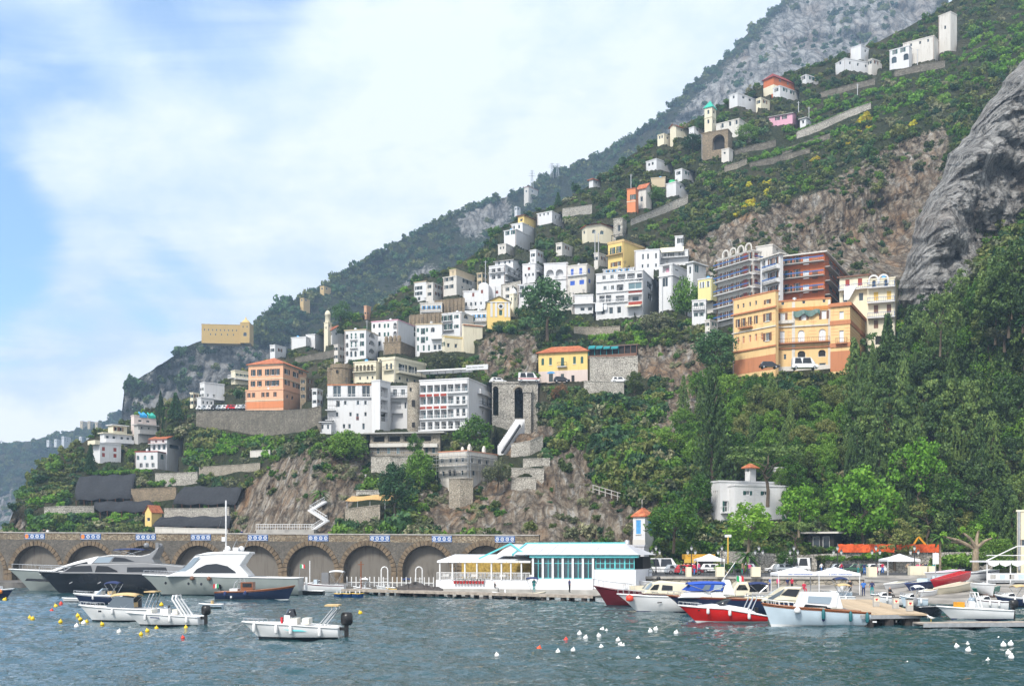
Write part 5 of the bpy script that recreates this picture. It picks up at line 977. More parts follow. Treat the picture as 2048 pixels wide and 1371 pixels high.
# ------------------------------------------------------------------ shade nets over the lemon terraces
NETM=paint('black_shade_net',(.022,.023,.027),.95,0,.25,1.5)
for lab, pts in(('black shade net draped over the upper left lemon terrace',[(160,952,272,948),(152,968,268,962),(150,985,265,980),(152,1000,262,996)]),('long dark net under the upper left lemon terrace net',[(190,1003,300,1001),(186,1012,310,1012),(200,1022,300,1024)]),('large black shade net on the right lemon terrace above the hut',[(370,972,485,974),(355,985,480,988),(348,998,474,1002),(346,1008,470,1008)]),('lowest black shade net right of the ochre hut',[(322,1033,462,1032),(310,1042,460,1042),(304,1052,458,1054)])):
 n=14;rows=[];MASKS.append([(p[0], p[1])for p in pts]+[(p[2], p[3])for p in pts[::-1]])
 for j,(x0, y0, x1, y1)in enumerate(pts):rows.append([P(x0+(x1-x0)*i/n, y0+(y1-y0)*i/n+1.5*math.sin(i*1.3+j), tD(x0+(x1-x0)*i/n, y0)-3.5+.5*math.sin(i*1.1+j*2))for i in range(n+1)])
 c=rows[0][0].copy();t=thing('shade_net', lab, 'shade net', c, group='shade nets on the lemon terraces');m=MB();m.grid([[p-c for p in r]for r in rows]);o=m.build('net_cloth', NETM, t, True)
 sm=o.modifiers.new('s', 'SOLIDIFY');sm.thickness=.06
 for i in range(0, n+1,2):m=MB();p=rows[-1][i]-c;m.bar(p, p-Vector((0,-.3,2.2)),.12);m.build('pole', SHN, t)
 # ------------------------------------------------------------------ the ground is cut back behind every facade
def carve():
 PX, PY, D, X, Y, Z, me=SHEETS['hillside'];D=D.copy()
 dx, dz=(PX-1024)/F,(YH-PY)/F
 for v in VOLS:
  if v['D']>500:continue
  c, s=math.cos(v['aw']), math.sin(v['aw']);ox, oy, oz=-v['C'].x,-v['C'].y, H-v['C'].z
  lox, loy=c*ox-s*oy, s*ox+c*oy;ldx, ldy=c*dx-s, s*dx+c
  for face in 'LR':
   with np.errstate(divide='ignore', invalid='ignore'):t=-loy/ldy if face=='L' else-lox/ldx
   u=(lox+t*ldx)if face=='L' else(loy+t*ldy);z=oz+t*dz
   ok=(t>0)&(z>.1)&(z<v['h']+1.0)&((u>-v['wL']-.5)&(u<.5)if face=='L' else(u>-.5)&(u<v['wR']+.5))
   D=np.where(ok, np.maximum(D, t+1.6), D)
 for q, dq in(([(980,762),(1078,762),(1078,850),(1062,868),(1040,866),(984,850)],287.0),([(990,850),(1035,834),(1048,850),(1012,908),(985,908)],268.0)):D=np.where(inpoly(PX, PY, q), np.maximum(D, dq), D)
 X[1:1+len(D)]=dx*D;Y[1:1+len(D)]=D;Z[1:1+len(D)]=H+dz*D
 me.vertices.foreach_set('co', np.stack([X, Y, Z],2).ravel());me.update()
 SHEETS['D']=D
carve()

# ================================================================== harbour works
MOLE=stone('mole_masonry',(0.085,0.077,0.066),(0.17,0.152,0.13),3.2);VOUS=paint('voussoir_stone',(0.165,0.122,0.078),.9,0,.25,1.2);INF=plaster('arch_infill',(0.16,0.145,0.125),(.4,.36,.3),1.0);RUB=stone('parapet_rubble',(0.16,0.11,0.06),(0.42,0.35,0.25),3.0)
TILEB=paint('majolica_blue',(0.03,0.10,0.30),.25);TILEW=paint('majolica_white',(0.66,0.68,0.70),.25);TILEO=paint('majolica_orange',(0.65,0.22,0.05),.3)
A, Bq=P(-70,1105,204), P(1078,1105,176);A.z=Bq.z=0;dm=(Bq-A);LM=dm.length;am=math.atan2(dm.y, dm.x)
mole=thing('harbour_mole', 'long brown stone mole with a row of blind arches and tile panels', 'mole', A, am)
Rm=Matrix.Rotation(-am,3, 'Z')
def mo(px, py):
 """photo pixel on the mole's front face, in its own metres along and up"""
 d=Rm@Vector(((px-1024)/F,1,(YH-py)/F));o=Rm@(O-A);t=-o.y/d.y;q=o+d*t;return q.x, q.z
def top(u):return 9.35-1.0*u/LM
ARC=[-40,72,180,288,397,509,622,735,853,971]
holes=[]
for x in ARC:
 u, z1=mo(x,1090);ul, ur=mo(x-48,1130)[0], mo(x+48,1130)[0];holes.append(arch_loop(ul, ur,.9, z1,14))
m=MB();m.poly([(0,-2),(LM,-2),(LM, top(LM)-1.15),(0, top(0)-1.15)], holes, lambda u, z, d:(u, d, z),1.3);m.add([(0,6,-2),(LM,6,-2),(LM,6, top(LM)-1.15),(0,6, top(0)-1.15),(0,0, top(0)-1.15),(LM,0, top(LM)-1.15),(LM,0,-2)],[(1,0,3,2),(4,5,2,3),(6,1,2,5)]);m.build('wall', MOLE, mole)
for x, hl in zip(ARC, holes):
 m=MB();us=[p[0]for p in hl];zs=[p[1]for p in hl];m.add([(min(us),1.28,.8),(max(us),1.28,.8),(max(us),1.28, max(zs)),(min(us),1.28, max(zs))],[(0,1,2,3)]);m.build('arch_infill', INF, mole)
 r=(max(us)-min(us))/2;cu=(max(us)+min(us))/2;cz=max(zs)-r;n=21
 for k in range(n):
  a0, a1=math.pi*k/n+.012, math.pi*(k+1)/n-.012;q=rng.uniform(.0,.06)
  m=MB();m.add([(cu+rr*math.cos(a), y, cz+rr*math.sin(a))for y in(-.12-q,.05)for rr, a in((r, a0),(r+.78+q, a0),(r+.78+q, a1),(r, a1))],[(0,1,2,3),(1,0,4,5),(2,1,5,6),(3,2,6,7),(0,3,7,4)]);m.build('voussoir', VOUS, mole)
 for sx in(-1,1):
  m=MB();xx=cu+sx*(r+.4);m.box(xx-.42, xx+.42,-.12,.05,.85, cz-.02);m.build('pier_stone', VOUS, mole)
m=MB();m.add([(u, y, z)for u in(0, LM)for y, z in((.0, top(u)-1.15),(.0, top(u)),(.7, top(u)),(.7, top(u)-1.15))],[(0,4,5,1),(1,5,6,2),(2,6,7,3)]);m.build('parapet', RUB, mole)
m=MB();m.add([(u, y, z)for u in(0, LM)for y, z in((-.12, top(u)+.004),(-.12, top(u)+.18),(.8, top(u)+.18),(.8, top(u)+.004))],[(0,4,5,1),(1,5,6,2),(2,6,7,3),(3,7,4,0)]);m.build('coping', CONC, mole)
for i, x in enumerate([-44,70,182,292,402,516,637,760,884,1010]):
 u0, u1=mo(x-20,1072)[0], mo(x+20,1072)[0];z1=top(u0)-.08;z0=z1-1.02
 m=MB();m.box(u0, u1,-.1,-.005, z0, z1);pn=m.build('tile_panel', TILEB, mole);n=4 if i>2 else 3;off=(u1-u0)*.25 if i<=2 else 0
 m=MB();m.box(u0+.05, u1-.05,-.112,-.102, z0+.07, z0+.13);m.box(u0+.05, u1-.05,-.112,-.102, z1-.13, z1-.07);m.build('border', TILEW, pn)
 for k in range(n):
  c=u0+off+(u1-u0-off)*(k+.5)/n;w=(u1-u0-off)/n*.36;zc=(z0+z1)/2;mm=MB()
  mm.add([(c+rr*w*math.cos(a),-.112, zc+rr*.31*math.sin(a))for rr in(1,.62)for a in[j*math.pi/4 for j in range(8)]],[(j,(j+1)%8,8+(j+1)%8,8+j)for j in range(8)]);mm.add([(c-w*.3,-.112, zc),(c,-.112, zc-.13),(c+w*.3,-.112, zc),(c,-.112, zc+.13)],[(0,1,2,3)])
  mm.build('tile_motif', TILEW, pn)
 if i in(1,2):mm=MB();c=u0+.45;mm.add([(c+.38*math.cos(a),-.114,(z0+z1)/2+.4*math.sin(a))for a in[j*math.pi/6 for j in range(12)]],[tuple(range(12))]);mm.build('sun_motif', TILEO, pn)
 # quay in front of the mole
m=MB();m.add([Rm.inverted()@Vector((u, y, z))+A for u, y, z in((-20,-13,.9),(LM+6,-13,.9),(LM+6,.1,.9),(-20,.1,.9),(-20,-13,-3),(LM+6,-13,-3))],[(0,1,2,3),(4,5,1,0)]);tag(m.build('quay', paint('wet_quay',(.13,.12,.11),.8,0,.3,.6)), kind='structure')
# promenade, sea wall, slipway
PROM=2.5
m=MB();fr=[(11.0,173),(17.0,154),(46,148.5),(48.5,160),(110,157)];m.grid([[(x, y, PROM),(x,208, PROM)]for x, y in fr]);m.f=[f[::-1]for f in m.f];tag(m.build('promenade', ASPH), kind='structure')
t=thing('sea_wall', 'pale concrete sea wall with square pillars along the promenade', 'sea wall',(0,0,0));m=MB();m.grid([[(x, y,-2),(x, y, PROM-.02)]for x, y in fr]);m.build('wall_face', stone('sea_wall_stone',(.27,.24,.19),(.40,.36,.29),1.2), t)
m=MB();m.grid([[(x, y-.2, PROM-.25),(x, y-.2, PROM+.06),(x, y+.4, PROM+.06)]for x, y in fr]);m.build('coping', CONC, t)
for x0, x1 in((1372,1382),(1432,1448),(1503,1520),(1735,1752),(1818,1852),(1856,1868)):
 D0=150.5 if x0<1760 else 161;a, b=P(x0,1, D0).x, P(x1,1, D0).x;m=MB();m.box(a, b, D0-.45, D0+.55, PROM+.07, PROM+1.35);m.build('pillar', CREAM, t)
m=MB()
for k in range(60):
 x=18.5+k*.8
 if x<46:yy=np.interp(x,[f[0]for f in fr],[f[1]for f in fr])+.12;m.bar((x, yy, PROM+.06),(x, yy, PROM+1.0),.05)
for z in(.55,1.0):m.bar((18.5,153.85, PROM+z),(45.9,148.65, PROM+z),.07)
m.build('railing', IRON, t)
SAND=paint('slipway_concrete',(.27,.25,.225),.95,0,.3,.35)
m=MB();m.grid([[(28,163.5,1.9),(40,162,2.2),(52,161,2.3),(75,159.5,2.4),(110,158,2.4)],[(27,150,1.1),(38,148,1.4),(50,146,1.5),(75,140,1.6),(110,138,1.6)],[(26,136,.5),(36,132,.5),(47,128,.5),(75,122,.5),(110,120,.5)],[(26,134,-1.5),(36,128,-1.5),(47,123,-1.5),(75,116,-1.5),(110,114,-1.5)]]);tag(m.build('slipway', SAND, smooth=True), kind='structure')
m=MB();m.grid([[(8,175,1.0),(13,171,1.2),(29,164,1.6)],[(6,150,1.0),(17,146,1.0),(28,143,.9)],[(6,149.9,-1.5),(17,145.9,-1.5),(28,142.9,-1.5)]]);tag(m.build('shore_apron', SAND), kind='structure')
# long wooden jetty in front of the restaurant
WOOD=paint('grey_plank',(.36,.31,.26),.85,0,.2,2.0);PILE=paint('dark_pile',(.035,.03,.028),.8);TANW=paint('tan_deck',(.48,.37,.25),.85,0,.2,1.5)
def jetty(name, label, a, b, wid, z, pile_n, deckmat, edge=None, pw=.35, plank=1.2):
 d=b-a;L=d.length;rz=math.atan2(d.y, d.x);t=thing(name, label, 'jetty',(a.x, a.y,0), rz)
 n=max(2, int(L/plank));base=MB();base.box(0, L/n-.03,0, wid, z-.12, z);me=base.mesh('deck_board', deckmat)
 for k in range(n):link('deck_board', me, t,(L*k/n,0, rng.uniform(-.012,.012)))
 m=MB();m.box(0, L,-.06,-.005, z-.32, z-.02);m.box(0, L, wid+.005, wid+.06, z-.32, z-.02);m.build('fascia', edge or WOOD, t)
 pm=MB();pm.tube([(0,0,-2),(0,0, z-.14)], pw,8);me=pm.mesh('pile', PILE)
 for k in range(pile_n):
  for y in(.4, wid-.4):link('pile', me, t,(L*(k+.5)/pile_n, y,0))
 return t, L
a, b=Pz(683,1177,.75), Pz(1186,1190,.75);jetty('wooden_jetty', 'long low wooden jetty on dark piles in front of the white restaurant', a, b,2.6,.75,14, WOOD)
a, b=Pz(1640,1197,.95), Pz(1722,1226,.95);t, L=jetty('timber_pier', 'tan timber pier on brown piles running out among the boats on the right', a, b,5.0,.95,5, TANW, CONC,.4)
a, b=Pz(1722,1229,.9), Pz(1842,1227,.9);t, L=jetty('pier_head', 'pier head with rounded piles at the seaward end of the timber pier', a, b,3.2,.9,3, TANW, STEEL,.45)
a, b=Pz(1846,1245,.45), Pz(2100,1243,.45);t, L=jetty('low_pontoon', 'low grey pontoon on two thick piles at the right edge', a, b,1.6,.45,3, WOOD, STEEL,.42)
# ------------------------------------------------------------------ white harbour restaurant
A2, B2=P(872,1105,155), P(1272,1105,147);A2.z=B2.z=0;d=B2-A2;LR=d.length;ar=math.atan2(d.y, d.x);Rr=Matrix.Rotation(-ar,3, 'Z')
rest=thing('harbour_restaurant', 'white waterfront restaurant with teal-framed windows, pale roof and an open terrace', 'restaurant', A2, ar)
RW=plaster('restaurant_white',(.72,.73,.76),(.6,.6,.6),.2);TF=paint('teal_frame',(.12,.55,.58),.4);PR=paint('pale_blue_roof',(.50,.50,.53),.5,0,.06,.6)
def ro(px, py):
 dd=Rr@Vector(((px-1024)/F,1,(YH-py)/F));o=Rr@(O-A2);t=-o.y/dd.y;q=o+dd*t;return q.x, q.z
X=lambda px:ro(px,1120)[0]
ZF, ZB, ZE=.9,2.05,5.2
m=MB();m.box(-.6, LR+3,-1.6,15,-2, ZF);m.build('platform', CONC, rest)
m=MB();m.box(0, X(1060),0,12, ZF+.003, ZB);m.build('terrace_base', RW, rest)
m=MB();m.box(X(1061), X(1187),-.3,12, ZF+.003, ZB+.25);m.box(X(1188), LR,-.2,12, ZF+.003,3.55);m.build('hall_base', RW, rest)
m=MB();m.box(X(1061)+.2, LR-.2,6,12, ZB, ZE);m.build('hall_core', DARK, rest)
m=MB();m.box(.3, X(1060),9.6,9.7, ZB,4.6);m.build('bamboo_screen', paint('bamboo',(.40,.27,.06),.9,0,.25,3), rest)
gw=MB();gw.box(0,1,0,.03,0,1)
def glazing(x0, x1, z0, z1, y, n):
 for k in range(n):
  a0, a1=x0+(x1-x0)*k/n, x0+(x1-x0)*(k+1)/n;o=MB();t=.09
  o.box(a0, a0+t, y, y+.1, z0, z1);o.box(a1-t, a1, y, y+.1, z0, z1);o.box(a0+t, a1-t, y, y+.1, z1-t, z1);o.box(a0+t, a1-t, y, y+.1, z0, z0+t);o.box((a0+a1)/2-.04,(a0+a1)/2+.04, y+.01, y+.09, z0+t, z1-t);o.box(a0+t, a1-t, y+.02, y+.08, z1-.75, z1-.68)
  wd=o.build('window', TF, rest);g=MB();g.add([(a0, y+.06, z0),(a1, y+.06, z0),(a1, y+.06, z1),(a0, y+.06, z1)],[(0,1,2,3)]);g.build('pane', GL, wd)
glazing(X(1067), X(1187), ZB+.3,5.05,-.1,6);glazing(X(1191), LR-.2,3.6,5.05,0,4)
for k in range(7):x=X(1067)+(X(1187)-X(1067))*k/6;m=MB();m.box(x-.14, x+.14,-.32,-.11, ZB+.26,5.1);m.build('mullion_post', RW, rest)
m=MB();m.box(X(1061), LR+.3,-.45,.6,5.1,5.45);m.build('eaves_fascia', TF, rest)
# gabled main roof with hipped right end
xg, xr, y0, y1, zr=X(1030), X(1232),0.2,12.5,7.0
m=MB();m.add([(xg,-.7,5.46),(LR+.5,-.7,5.46),(LR+.5, y1,5.46),(xg, y1,5.46),(xg,6, zr),(xr,6, zr)],[(0,1,5,4),(1,2,5),(2,3,4,5)]);m.build('roof', PR, rest)
m=MB();n=9
for k in range(1, n):x=xg+(xr-xg)*k/n;m.bar((x,-.7,5.49),(x,6, zr+.03),.05)
m.build('roof_seam', RW, rest)
m=MB();m.add([(xg,-.7,5.2),(xg,12.5,5.2),(xg,6, zr-.05)],[(0,2,1)]);m.build('gable', RW, rest);
m=MB();m.bar((xg-.1,-.8,5.45),(xg-.1,6, zr+.02),.2,.25);m.bar((xg-.1,6, zr+.02),(xg-.1,12.6,5.45),.2,.25);m.bar((xg,6, zr+.06),(xr,6, zr+.06),.16);m.build('gable_trim', TF, rest)
# gable turned to the water over the terrace
gx, ga, gb=X(1016), X(984), X(1050);m=MB();m.add([(ga,1.2,5.3),(gb,1.2,5.3),(gx,1.2,6.9),(ga,8,5.3),(gb,8,5.3),(gx,8,6.9)],[(0,1,2),(1,4,5,2),(0,2,5,3)]);m.build('front_gable', RW, rest)
m=MB();m.bar((ga-2.2,1.1,4.95),(gx,1.1,6.95),.18,.2);m.bar((gx,1.1,6.95),(gb,1.1,5.32),.18,.2);m.build('front_gable_trim', TF, rest)
# terrace awning on posts
m=MB();n=8
for k in range(n):
 x0, x1=.2+(X(1062)-.2)*k/n,.2+(X(1062)-.2)*(k+1)/n;mm=MB();mm.add([(x0+.03,-.2,4.65),(x1-.03,-.2,4.65),(x1-.03,7,5.5),(x0+.03,7,5.5),(x0+.03,-.25,4.4),(x1-.03,-.25,4.4)],[(0,1,2,3),(4,5,1,0)]);mm.build('awning_panel', SHW, rest)
for px in(880,905,930,954,983,1003,1022,1043):m=MB();x=X(px);m.box(x-.09, x+.09,-.1,.08, ZB+.01,4.5);m.build('terrace_post', WMET, rest)
m=MB();x1=X(1060)
for k in range(70):x=.1+(x1-.2)*k/69;m.bar((x,.05, ZB+.02),(x,.05, ZB+1.0),.05)
m.bar((.1,.05, ZB+1.0),(x1,.05, ZB+1.0),.08);m.build('terrace_railing', WMET, rest)
CLOTH=paint('table_linen',(.70,.69,.66),.9)
for k in range(11):
 x=1.0+k*2.05;t=thing('dining_table', 'white-clothed dining table on the restaurant terrace behind the railing', 'table', A2+Rr.inverted()@Vector((x,1.6+(k%2)*1.2, ZB+.01)), ar, 'tables on the restaurant terrace');m=MB();m.box(-.45,.45,-.45,.45,.42,.76);m.build('tablecloth', CLOTH, t);m=MB();m.tube([(0,0,0),(0,0,.42)],.06,6);m.build('pedestal', WMET, t)
 for s in(-1,1):
  c=thing('dining_chair', 'white chair at a dining table on the restaurant terrace', 'chair', A2+Rr.inverted()@Vector((x+s*.8,1.6+(k%2)*1.2, ZB+.01)), ar, 'chairs on the restaurant terrace');m=MB();m.box(-.22,.22,-.22,.22,.42,.47);m.build('seat', CLOTH, c);m=MB();m.box(s*.2-.02, s*.2+.02,-.22,.22,.47,.95);m.build('backrest', CLOTH, c)
  for lx in(-.19,.19):
   for ly in(-.19,.19):m=MB();m.bar((lx, ly,0),(lx, ly,.42),.04);m.build('leg', WMET, c)
POT=paint('red_pot',(.45,.03,.03),.6);PLG=leaf_mat('pot_plant_leaf',[(.01,.03,.01),(.03,.08,.02),(.06,.14,.03)])
for k in range(10):
 p=A2+Rr.inverted()@Vector((X(911+6.2*k),-.3, ZF+.65));t=thing('hanging_flower_pot', 'red flower pot hanging in the row on the restaurant base wall', 'flower pot', p, ar, 'red pots on the restaurant wall');m=MB();m.lathe([(.14,0),(.2,.38),(.22,.4),(.01,.4)],10);m.build('pot', POT, t);m=MB()
 for q in range(14):a=rng.uniform(0,6.28);r=rng.uniform(.02,.26);z=.42+rng.uniform(0,.22);m.add([(r*math.cos(a), r*math.sin(a), z),(r*math.cos(a)+.1, r*math.sin(a), z+.08),(r*math.cos(a), r*math.sin(a)+.1, z+.1)],[(0,1,2)])
 m.build('leaves', PLG, t)
 # quay railing posts with green planters left of the restaurant, and two white hoop ladders
t=thing('quay_fence', 'white post fence with planters along the quay left of the restaurant', 'fence', P(690,1170,166))
c=t.location
for k in range(20):a=P(694+9.1*k,1166+.1*k,165-.4*k)-c;m=MB();m.bar(a-Vector((0,0,.4)), a+Vector((0,0,1.0)),.12);m.build('post', WMET, t)
m=MB();[m.bar(P(694+9.1*k,1166+.1*k,165-.4*k)-c+Vector((0,0,.2)), P(703+9.1*k,1166+.1*k,164.6-.4*k)-c+Vector((0,0,.2)),.1)for k in range(19)];m.build('rail', WMET, t)
for x in(769,838):
 t=thing('hoop_ladder', 'tall white hoop ladder rail on the quay, '+('left' if x==769 else 'right')+' one of two', 'ladder rail', P(x,1168,158));pts=[(-.45,0,-.6),(-.45,0,2.0)]+[(-.45*math.cos(a),0,2.0+.45*math.sin(a))for a in[i*math.pi/6 for i in range(1,6)]]+[(.45,0,2.0),(.45,0,-.6)];m=MB();m.tube(pts,.09,6);m.build('hoop', WMET, t);m=MB();[m.bar((-.4,.1, z),(.4,.1, z),.05)for z in(0,.4,.8)];m.build('rung', WMET, t)

# ================================================================== boats
def gel(name, c, r=.22):return paint(name, c, r,0,.04,.8)
HW, HG, HN, HK, HR, HB, HC=gel('white_hull',(.72,.73,.74)), gel('grey_green_hull',(.26,.29,.28)), gel('navy_hull',(.012,.022,.06)), gel('black_hull',(.012,.014,.02),.12), gel('red_hull',(.55,.012,.01)), gel('burgundy_hull',(.10,.006,.012)), gel('cream_hull',(.66,.60,.46))
DECK=gel('pale_deck',(.66,.64,.58),.5);VARN=gel('varnished_wood',(.22,.07,.02),.25);TINT=glassy('tinted_glass',(.012,.014,.018),.05);CLEAR=glassy('boat_screen',(.16,.20,.24),.05);NAVYC=paint('navy_canvas',(.015,.03,.11),.85);BLUEC=paint('blue_canvas',(.02,.08,.42),.85);TANC=paint('tan_canvas',(.55,.40,.20),.85);BLK=paint('black_plastic',(.012,.012,.013),.35);CHR=paint('chrome_tube',(.6,.6,.6),.2,.9);FEN=gel('white_fender',(.7,.7,.7),.4);GRYU=gel('grey_upperworks',(.20,.205,.215),.25);WINEC=paint('wine_stripe',(.16,.01,.02),.4);BOOT=gel('dark_boot_top',(.02,.03,.04),.4);TEALF=paint('teal_fender',(.01,.12,.14),.6);LBLUE=gel('pale_blue_hull',(.50,.60,.68))
class Boat:
 def __init__(s, name, label, bow, stern, yw=None, beam=2.3, bz=1.2, mz=.9, sz=.8, hull=HW, deck=DECK, rail=HW, rake=.12, full=.55, boot=BOOT, group=None, cat='boat', z=0.0, D=None, stripe=None, pts=None, roll=0.0, wl=True):
  if pts:a, b=pts  # bow point, stern point on the ground
  else:D=D or depth_on(yw);a=P(bow, YH, D);b=P(stern, YH, D);a.z=b.z=z
  s.D=(a.y+b.y)/2;s.s=F/s.D;d=a-b;s.L=d.length;s.beam=beam;s.bz, s.mz, s.sz=bz, mz, sz;s.full=full;s.rake=rake
  s.root=thing(name, label, cat, b,0, group);s.root.rotation_euler=(roll,-math.asin(d.z/s.L), math.atan2(d.y, d.x));s.bow, s.stern=bow, stern
  n=18;rows=[]
  for i in range(n+1):
   t=i/n;hb, zs=s.hb(t), s.zs(t);xs=s.L*t;r=s.L*rake*t**2.5;k=1-.25*t
   sec=[(xs, hb, zs),(xs-r*.35, hb*.97, zs*.62+.03),(xs-r*.8, hb*(.86-.45*t**3),.12),(xs-r, hb*.45*k,-.28),(xs-r,0,-.42)]
   rows.append(sec+[(x,-y, zz)for x, y, zz in sec[-2::-1]])
  m=MB();m.grid(rows);f=rows[0];o=len(m.v);m.v+=f;m.f.append(tuple(range(o, o+len(f))));m.m.append(0);m.build('hull', hull, s.root, True)
  m=MB();m.grid([[(r[0][0], r[0][1]*.99, r[0][2]-.03),(r[0][0],0, r[0][2]+.03*beam/2.3),(r[-1][0], r[-1][1]*.99, r[-1][2]-.03)]for r in rows]);m.build('deck', deck, s.root)
  for sg in(0,-1):m=MB();m.tube([Vector(r[sg])*1.0 for r in rows],.05+beam*.008,6);m.build('rubbing_strake', rail, s.root, True)
  if boot and wl:
   m=MB();m.grid([[(x, y*1.006, zz)for x, y, zz in(r[2], r[3])]for r in rows]);m.grid([[(x, y*1.006, zz)for x, y, zz in(r[-4], r[-3])]for r in rows]);m.build('boot_stripe', boot, s.root, True)
  if stripe:
   m=MB();w=stripe[1]
   for j in(0,-1):
    k=1 if j==0 else-2;m.grid([[tuple(Vector(r[j]).lerp(Vector(r[k]), q)+Vector((0,.025 if j==0 else-.025,0)))for q in(.05, w)]for r in rows])
   m.build('hull_stripe', stripe[0], s.root, True)
  s.rows=rows
 def hb(s, t):return s.beam/2*(.88+.12*min(1, t*3))*(max(0.0,1-max(0,(t-.42)/.58)**(1/s.full))+.012)
 def zs(s, t):return s.sz+(s.mz-s.sz)*min(1, t*2)+(s.bz-s.mz)*max(0,(t-.35)/.65)**1.8
 def T(s, px):return(px-s.stern)/(s.bow-s.stern)
 def Zp(s, py):return H-(py-YH)/s.s
 def prof(s, name, pts, w, mat, top=.8, px=False, smooth=False):
  """upperworks: side profile (t, z) extruded across the boat, narrowing upwards"""
  if px:pts=[(s.T(x), s.Zp(y))for x, y in pts]
  z0, z1=min(p[1]for p in pts), max(p[1]for p in pts);m=MB();hw=lambda z:w/2*(1-(1-top)*(z-z0)/max(.01, z1-z0));n=len(pts)
  L=[(s.L*t, hw(z), z)for t, z in pts];Rr=[(s.L*t,-hw(z), z)for t, z in pts];m.v=L+Rr;m.f=[tuple(range(n)), tuple(range(2*n-1, n-1,-1))]+[(i, n+i, n+(i+1)%n,(i+1)%n)for i in range(n)];m.m=[0]*len(m.f)
  o=m.build(name, mat, s.root, smooth);k=o.modifiers.new('b', 'BEVEL');k.width=.14;k.segments=2;k.limit_method='ANGLE';return o
 def side(s, name, pts, w, mat, px=False, z0=None, z1=None, top=.8):
  if px:pts=[(s.T(x), s.Zp(y))for x, y in pts]
  for sg in(1,-1):
   m=MB();v=[]
   for t, z in pts:
    k=w/2 if z0 is None else w/2*(1-(1-top)*(z-z0)/(z1-z0));v.append((s.L*t, sg*(k+.02), z))
   m.add(v,[tuple(range(len(v)))]);m.build(name, mat, s.root)
  return s
 def bimini(s, t0, t1, z, w, mat, zd=None, posts=True):
  m=MB();n=6;m.grid([[(s.L*(t0+(t1-t0)*i/n), w/2*q, z-.18*q*q-.12*(2*i/n-1)**2)for q in(-1,-.6,0,.6,1)]for i in range(n+1)]);o=m.build('canopy', mat, s.root, True);o.modifiers.new('s', 'SOLIDIFY').thickness=.05
  if posts:
   for sg in(1,-1):
    for t, tb in((t0+.01,(t0+t1)/2),(t1-.01,(t0+t1)/2)):m=MB();m.tube([(s.L*tb, sg*w/2, zd or s.zs(tb)),(s.L*t, sg*w/2*.98, z-.3)],.03,5);m.build('canopy_pole', CHR, s.root)
  return s
 def screen(s, t0, z0, t1, z1, w, mat=None):
  m=MB();n=5;m.grid([[(s.L*(t0-.015*q*q*4), w/2*q, z0)for q in(-1,-.5,0,.5,1)],[(s.L*(t1-.015*q*q*4), w/2*.9*q, z1)for q in(-1,-.5,0,.5,1)]]);o=m.build('windscreen', mat or CLEAR, s.root, True);o.modifiers.new('s', 'SOLIDIFY').thickness=.03
  for sg in(1,-1):m=MB();tb=t0-.12;m.add([(s.L*(t0-.06), sg*w/2, z0),(s.L*(t1-.06), sg*w/2*.9, z1),(s.L*tb, sg*w/2, z0)],[(0,1,2)]);m.build('side_screen', mat or CLEAR, s.root)
  return s
 def outboard(s, y=0, sc=1.0, mat=None):
  x=-.38*sc;m=MB();z=s.sz+.15
  m.grid([[(x+a*sc*q, y+b*sc*q2, z+c*sc)for a, b in((-.34,-.2),(.3,-.22),(.3,.22),(-.34,.2))]for c, q, q2 in((.0,.75,.8),(.15,1,1),(.55,1,1),(.72,.8,.8),(.76,.4,.5))], True);m.f.append((16,17,18,19));m.m.append(0);o=m.build('outboard_motor', mat or BLK, s.root, True)
  m=MB();m.box(x-.12*sc, x+.12*sc, y-.08, y+.08,-.4, z);m.box(x-.1,.05, y-.12, y+.12, s.sz-.2, s.sz);m.build('motor_leg', BLK, s.root);return s
 def fenders(s, ts, mat=None, side=None, r=.11, l=.5):
  me=MB();me.lathe([(.01,-l/2),(r*.8,-l/2+.05),(r,-l/2+.12),(r, l/2-.12),(r*.7, l/2-.03),(.02, l/2+.1)],8);me=me.mesh('fender', mat or FEN, True)
  sg=side if side else(1 if s.root.rotation_euler.z>1.6 or s.root.rotation_euler.z<-1.6 else-1)
  for t in ts:link('fender', me, s.root,(s.L*t, sg*(s.hb(t)*.99+r*.8), s.zs(t)-l*.55))
  return s
 def rails(s, t0, t1, h=.55, n=6, mat=None):
  for sg in(1,-1):
   pts=[(s.L*t-.02, sg*s.hb(t)*.92, s.zs(t))for t in[t0+(t1-t0)*i/n for i in range(n+1)]];m=MB()
   for p in pts:m.bar(p,(p[0]+.05, p[1], p[2]+h),.035)
   m.tube([(p[0]+.05, p[1], p[2]+h)for p in pts],.028,5);m.build('guard_rail', mat or CHR, s.root)
  return s
 def arch(s, t0, t1, h, w, mat=None, r=.05, top=None):
  for dt in(0,.045):
   m=MB();z=s.zs(t0)-.1;m.tube([(s.L*(t0+dt), w/2, z),(s.L*(t1+dt), w/2*.92, z+h*.85),(s.L*(t1+dt), w/2*.7, z+h),(s.L*(t1+dt),-w/2*.7, z+h),(s.L*(t1+dt),-w/2*.92, z+h*.85),(s.L*(t0+dt),-w/2, z)], r,6);m.build('roll_bar', mat or CHR, s.root)
  if top:m=MB();m.box(s.L*(t1-.02), s.L*(t1+.12),-w*.42, w*.42, z+h, z+h+.1);m.build('roll_bar_pad', top, s.root)
  return s
 def box(s, name, t0, t1, w, z0, z1, mat, y=0):
  m=MB();m.box(s.L*t0, s.L*t1, y-w/2, y+w/2, z0, z1);m.build(name, mat, s.root);return s
 def seatrow(s, ts, z, w, mat):
  for t in ts:s.box('seat', t, t+.07, w, z-.1, z+.3, mat)
  return s
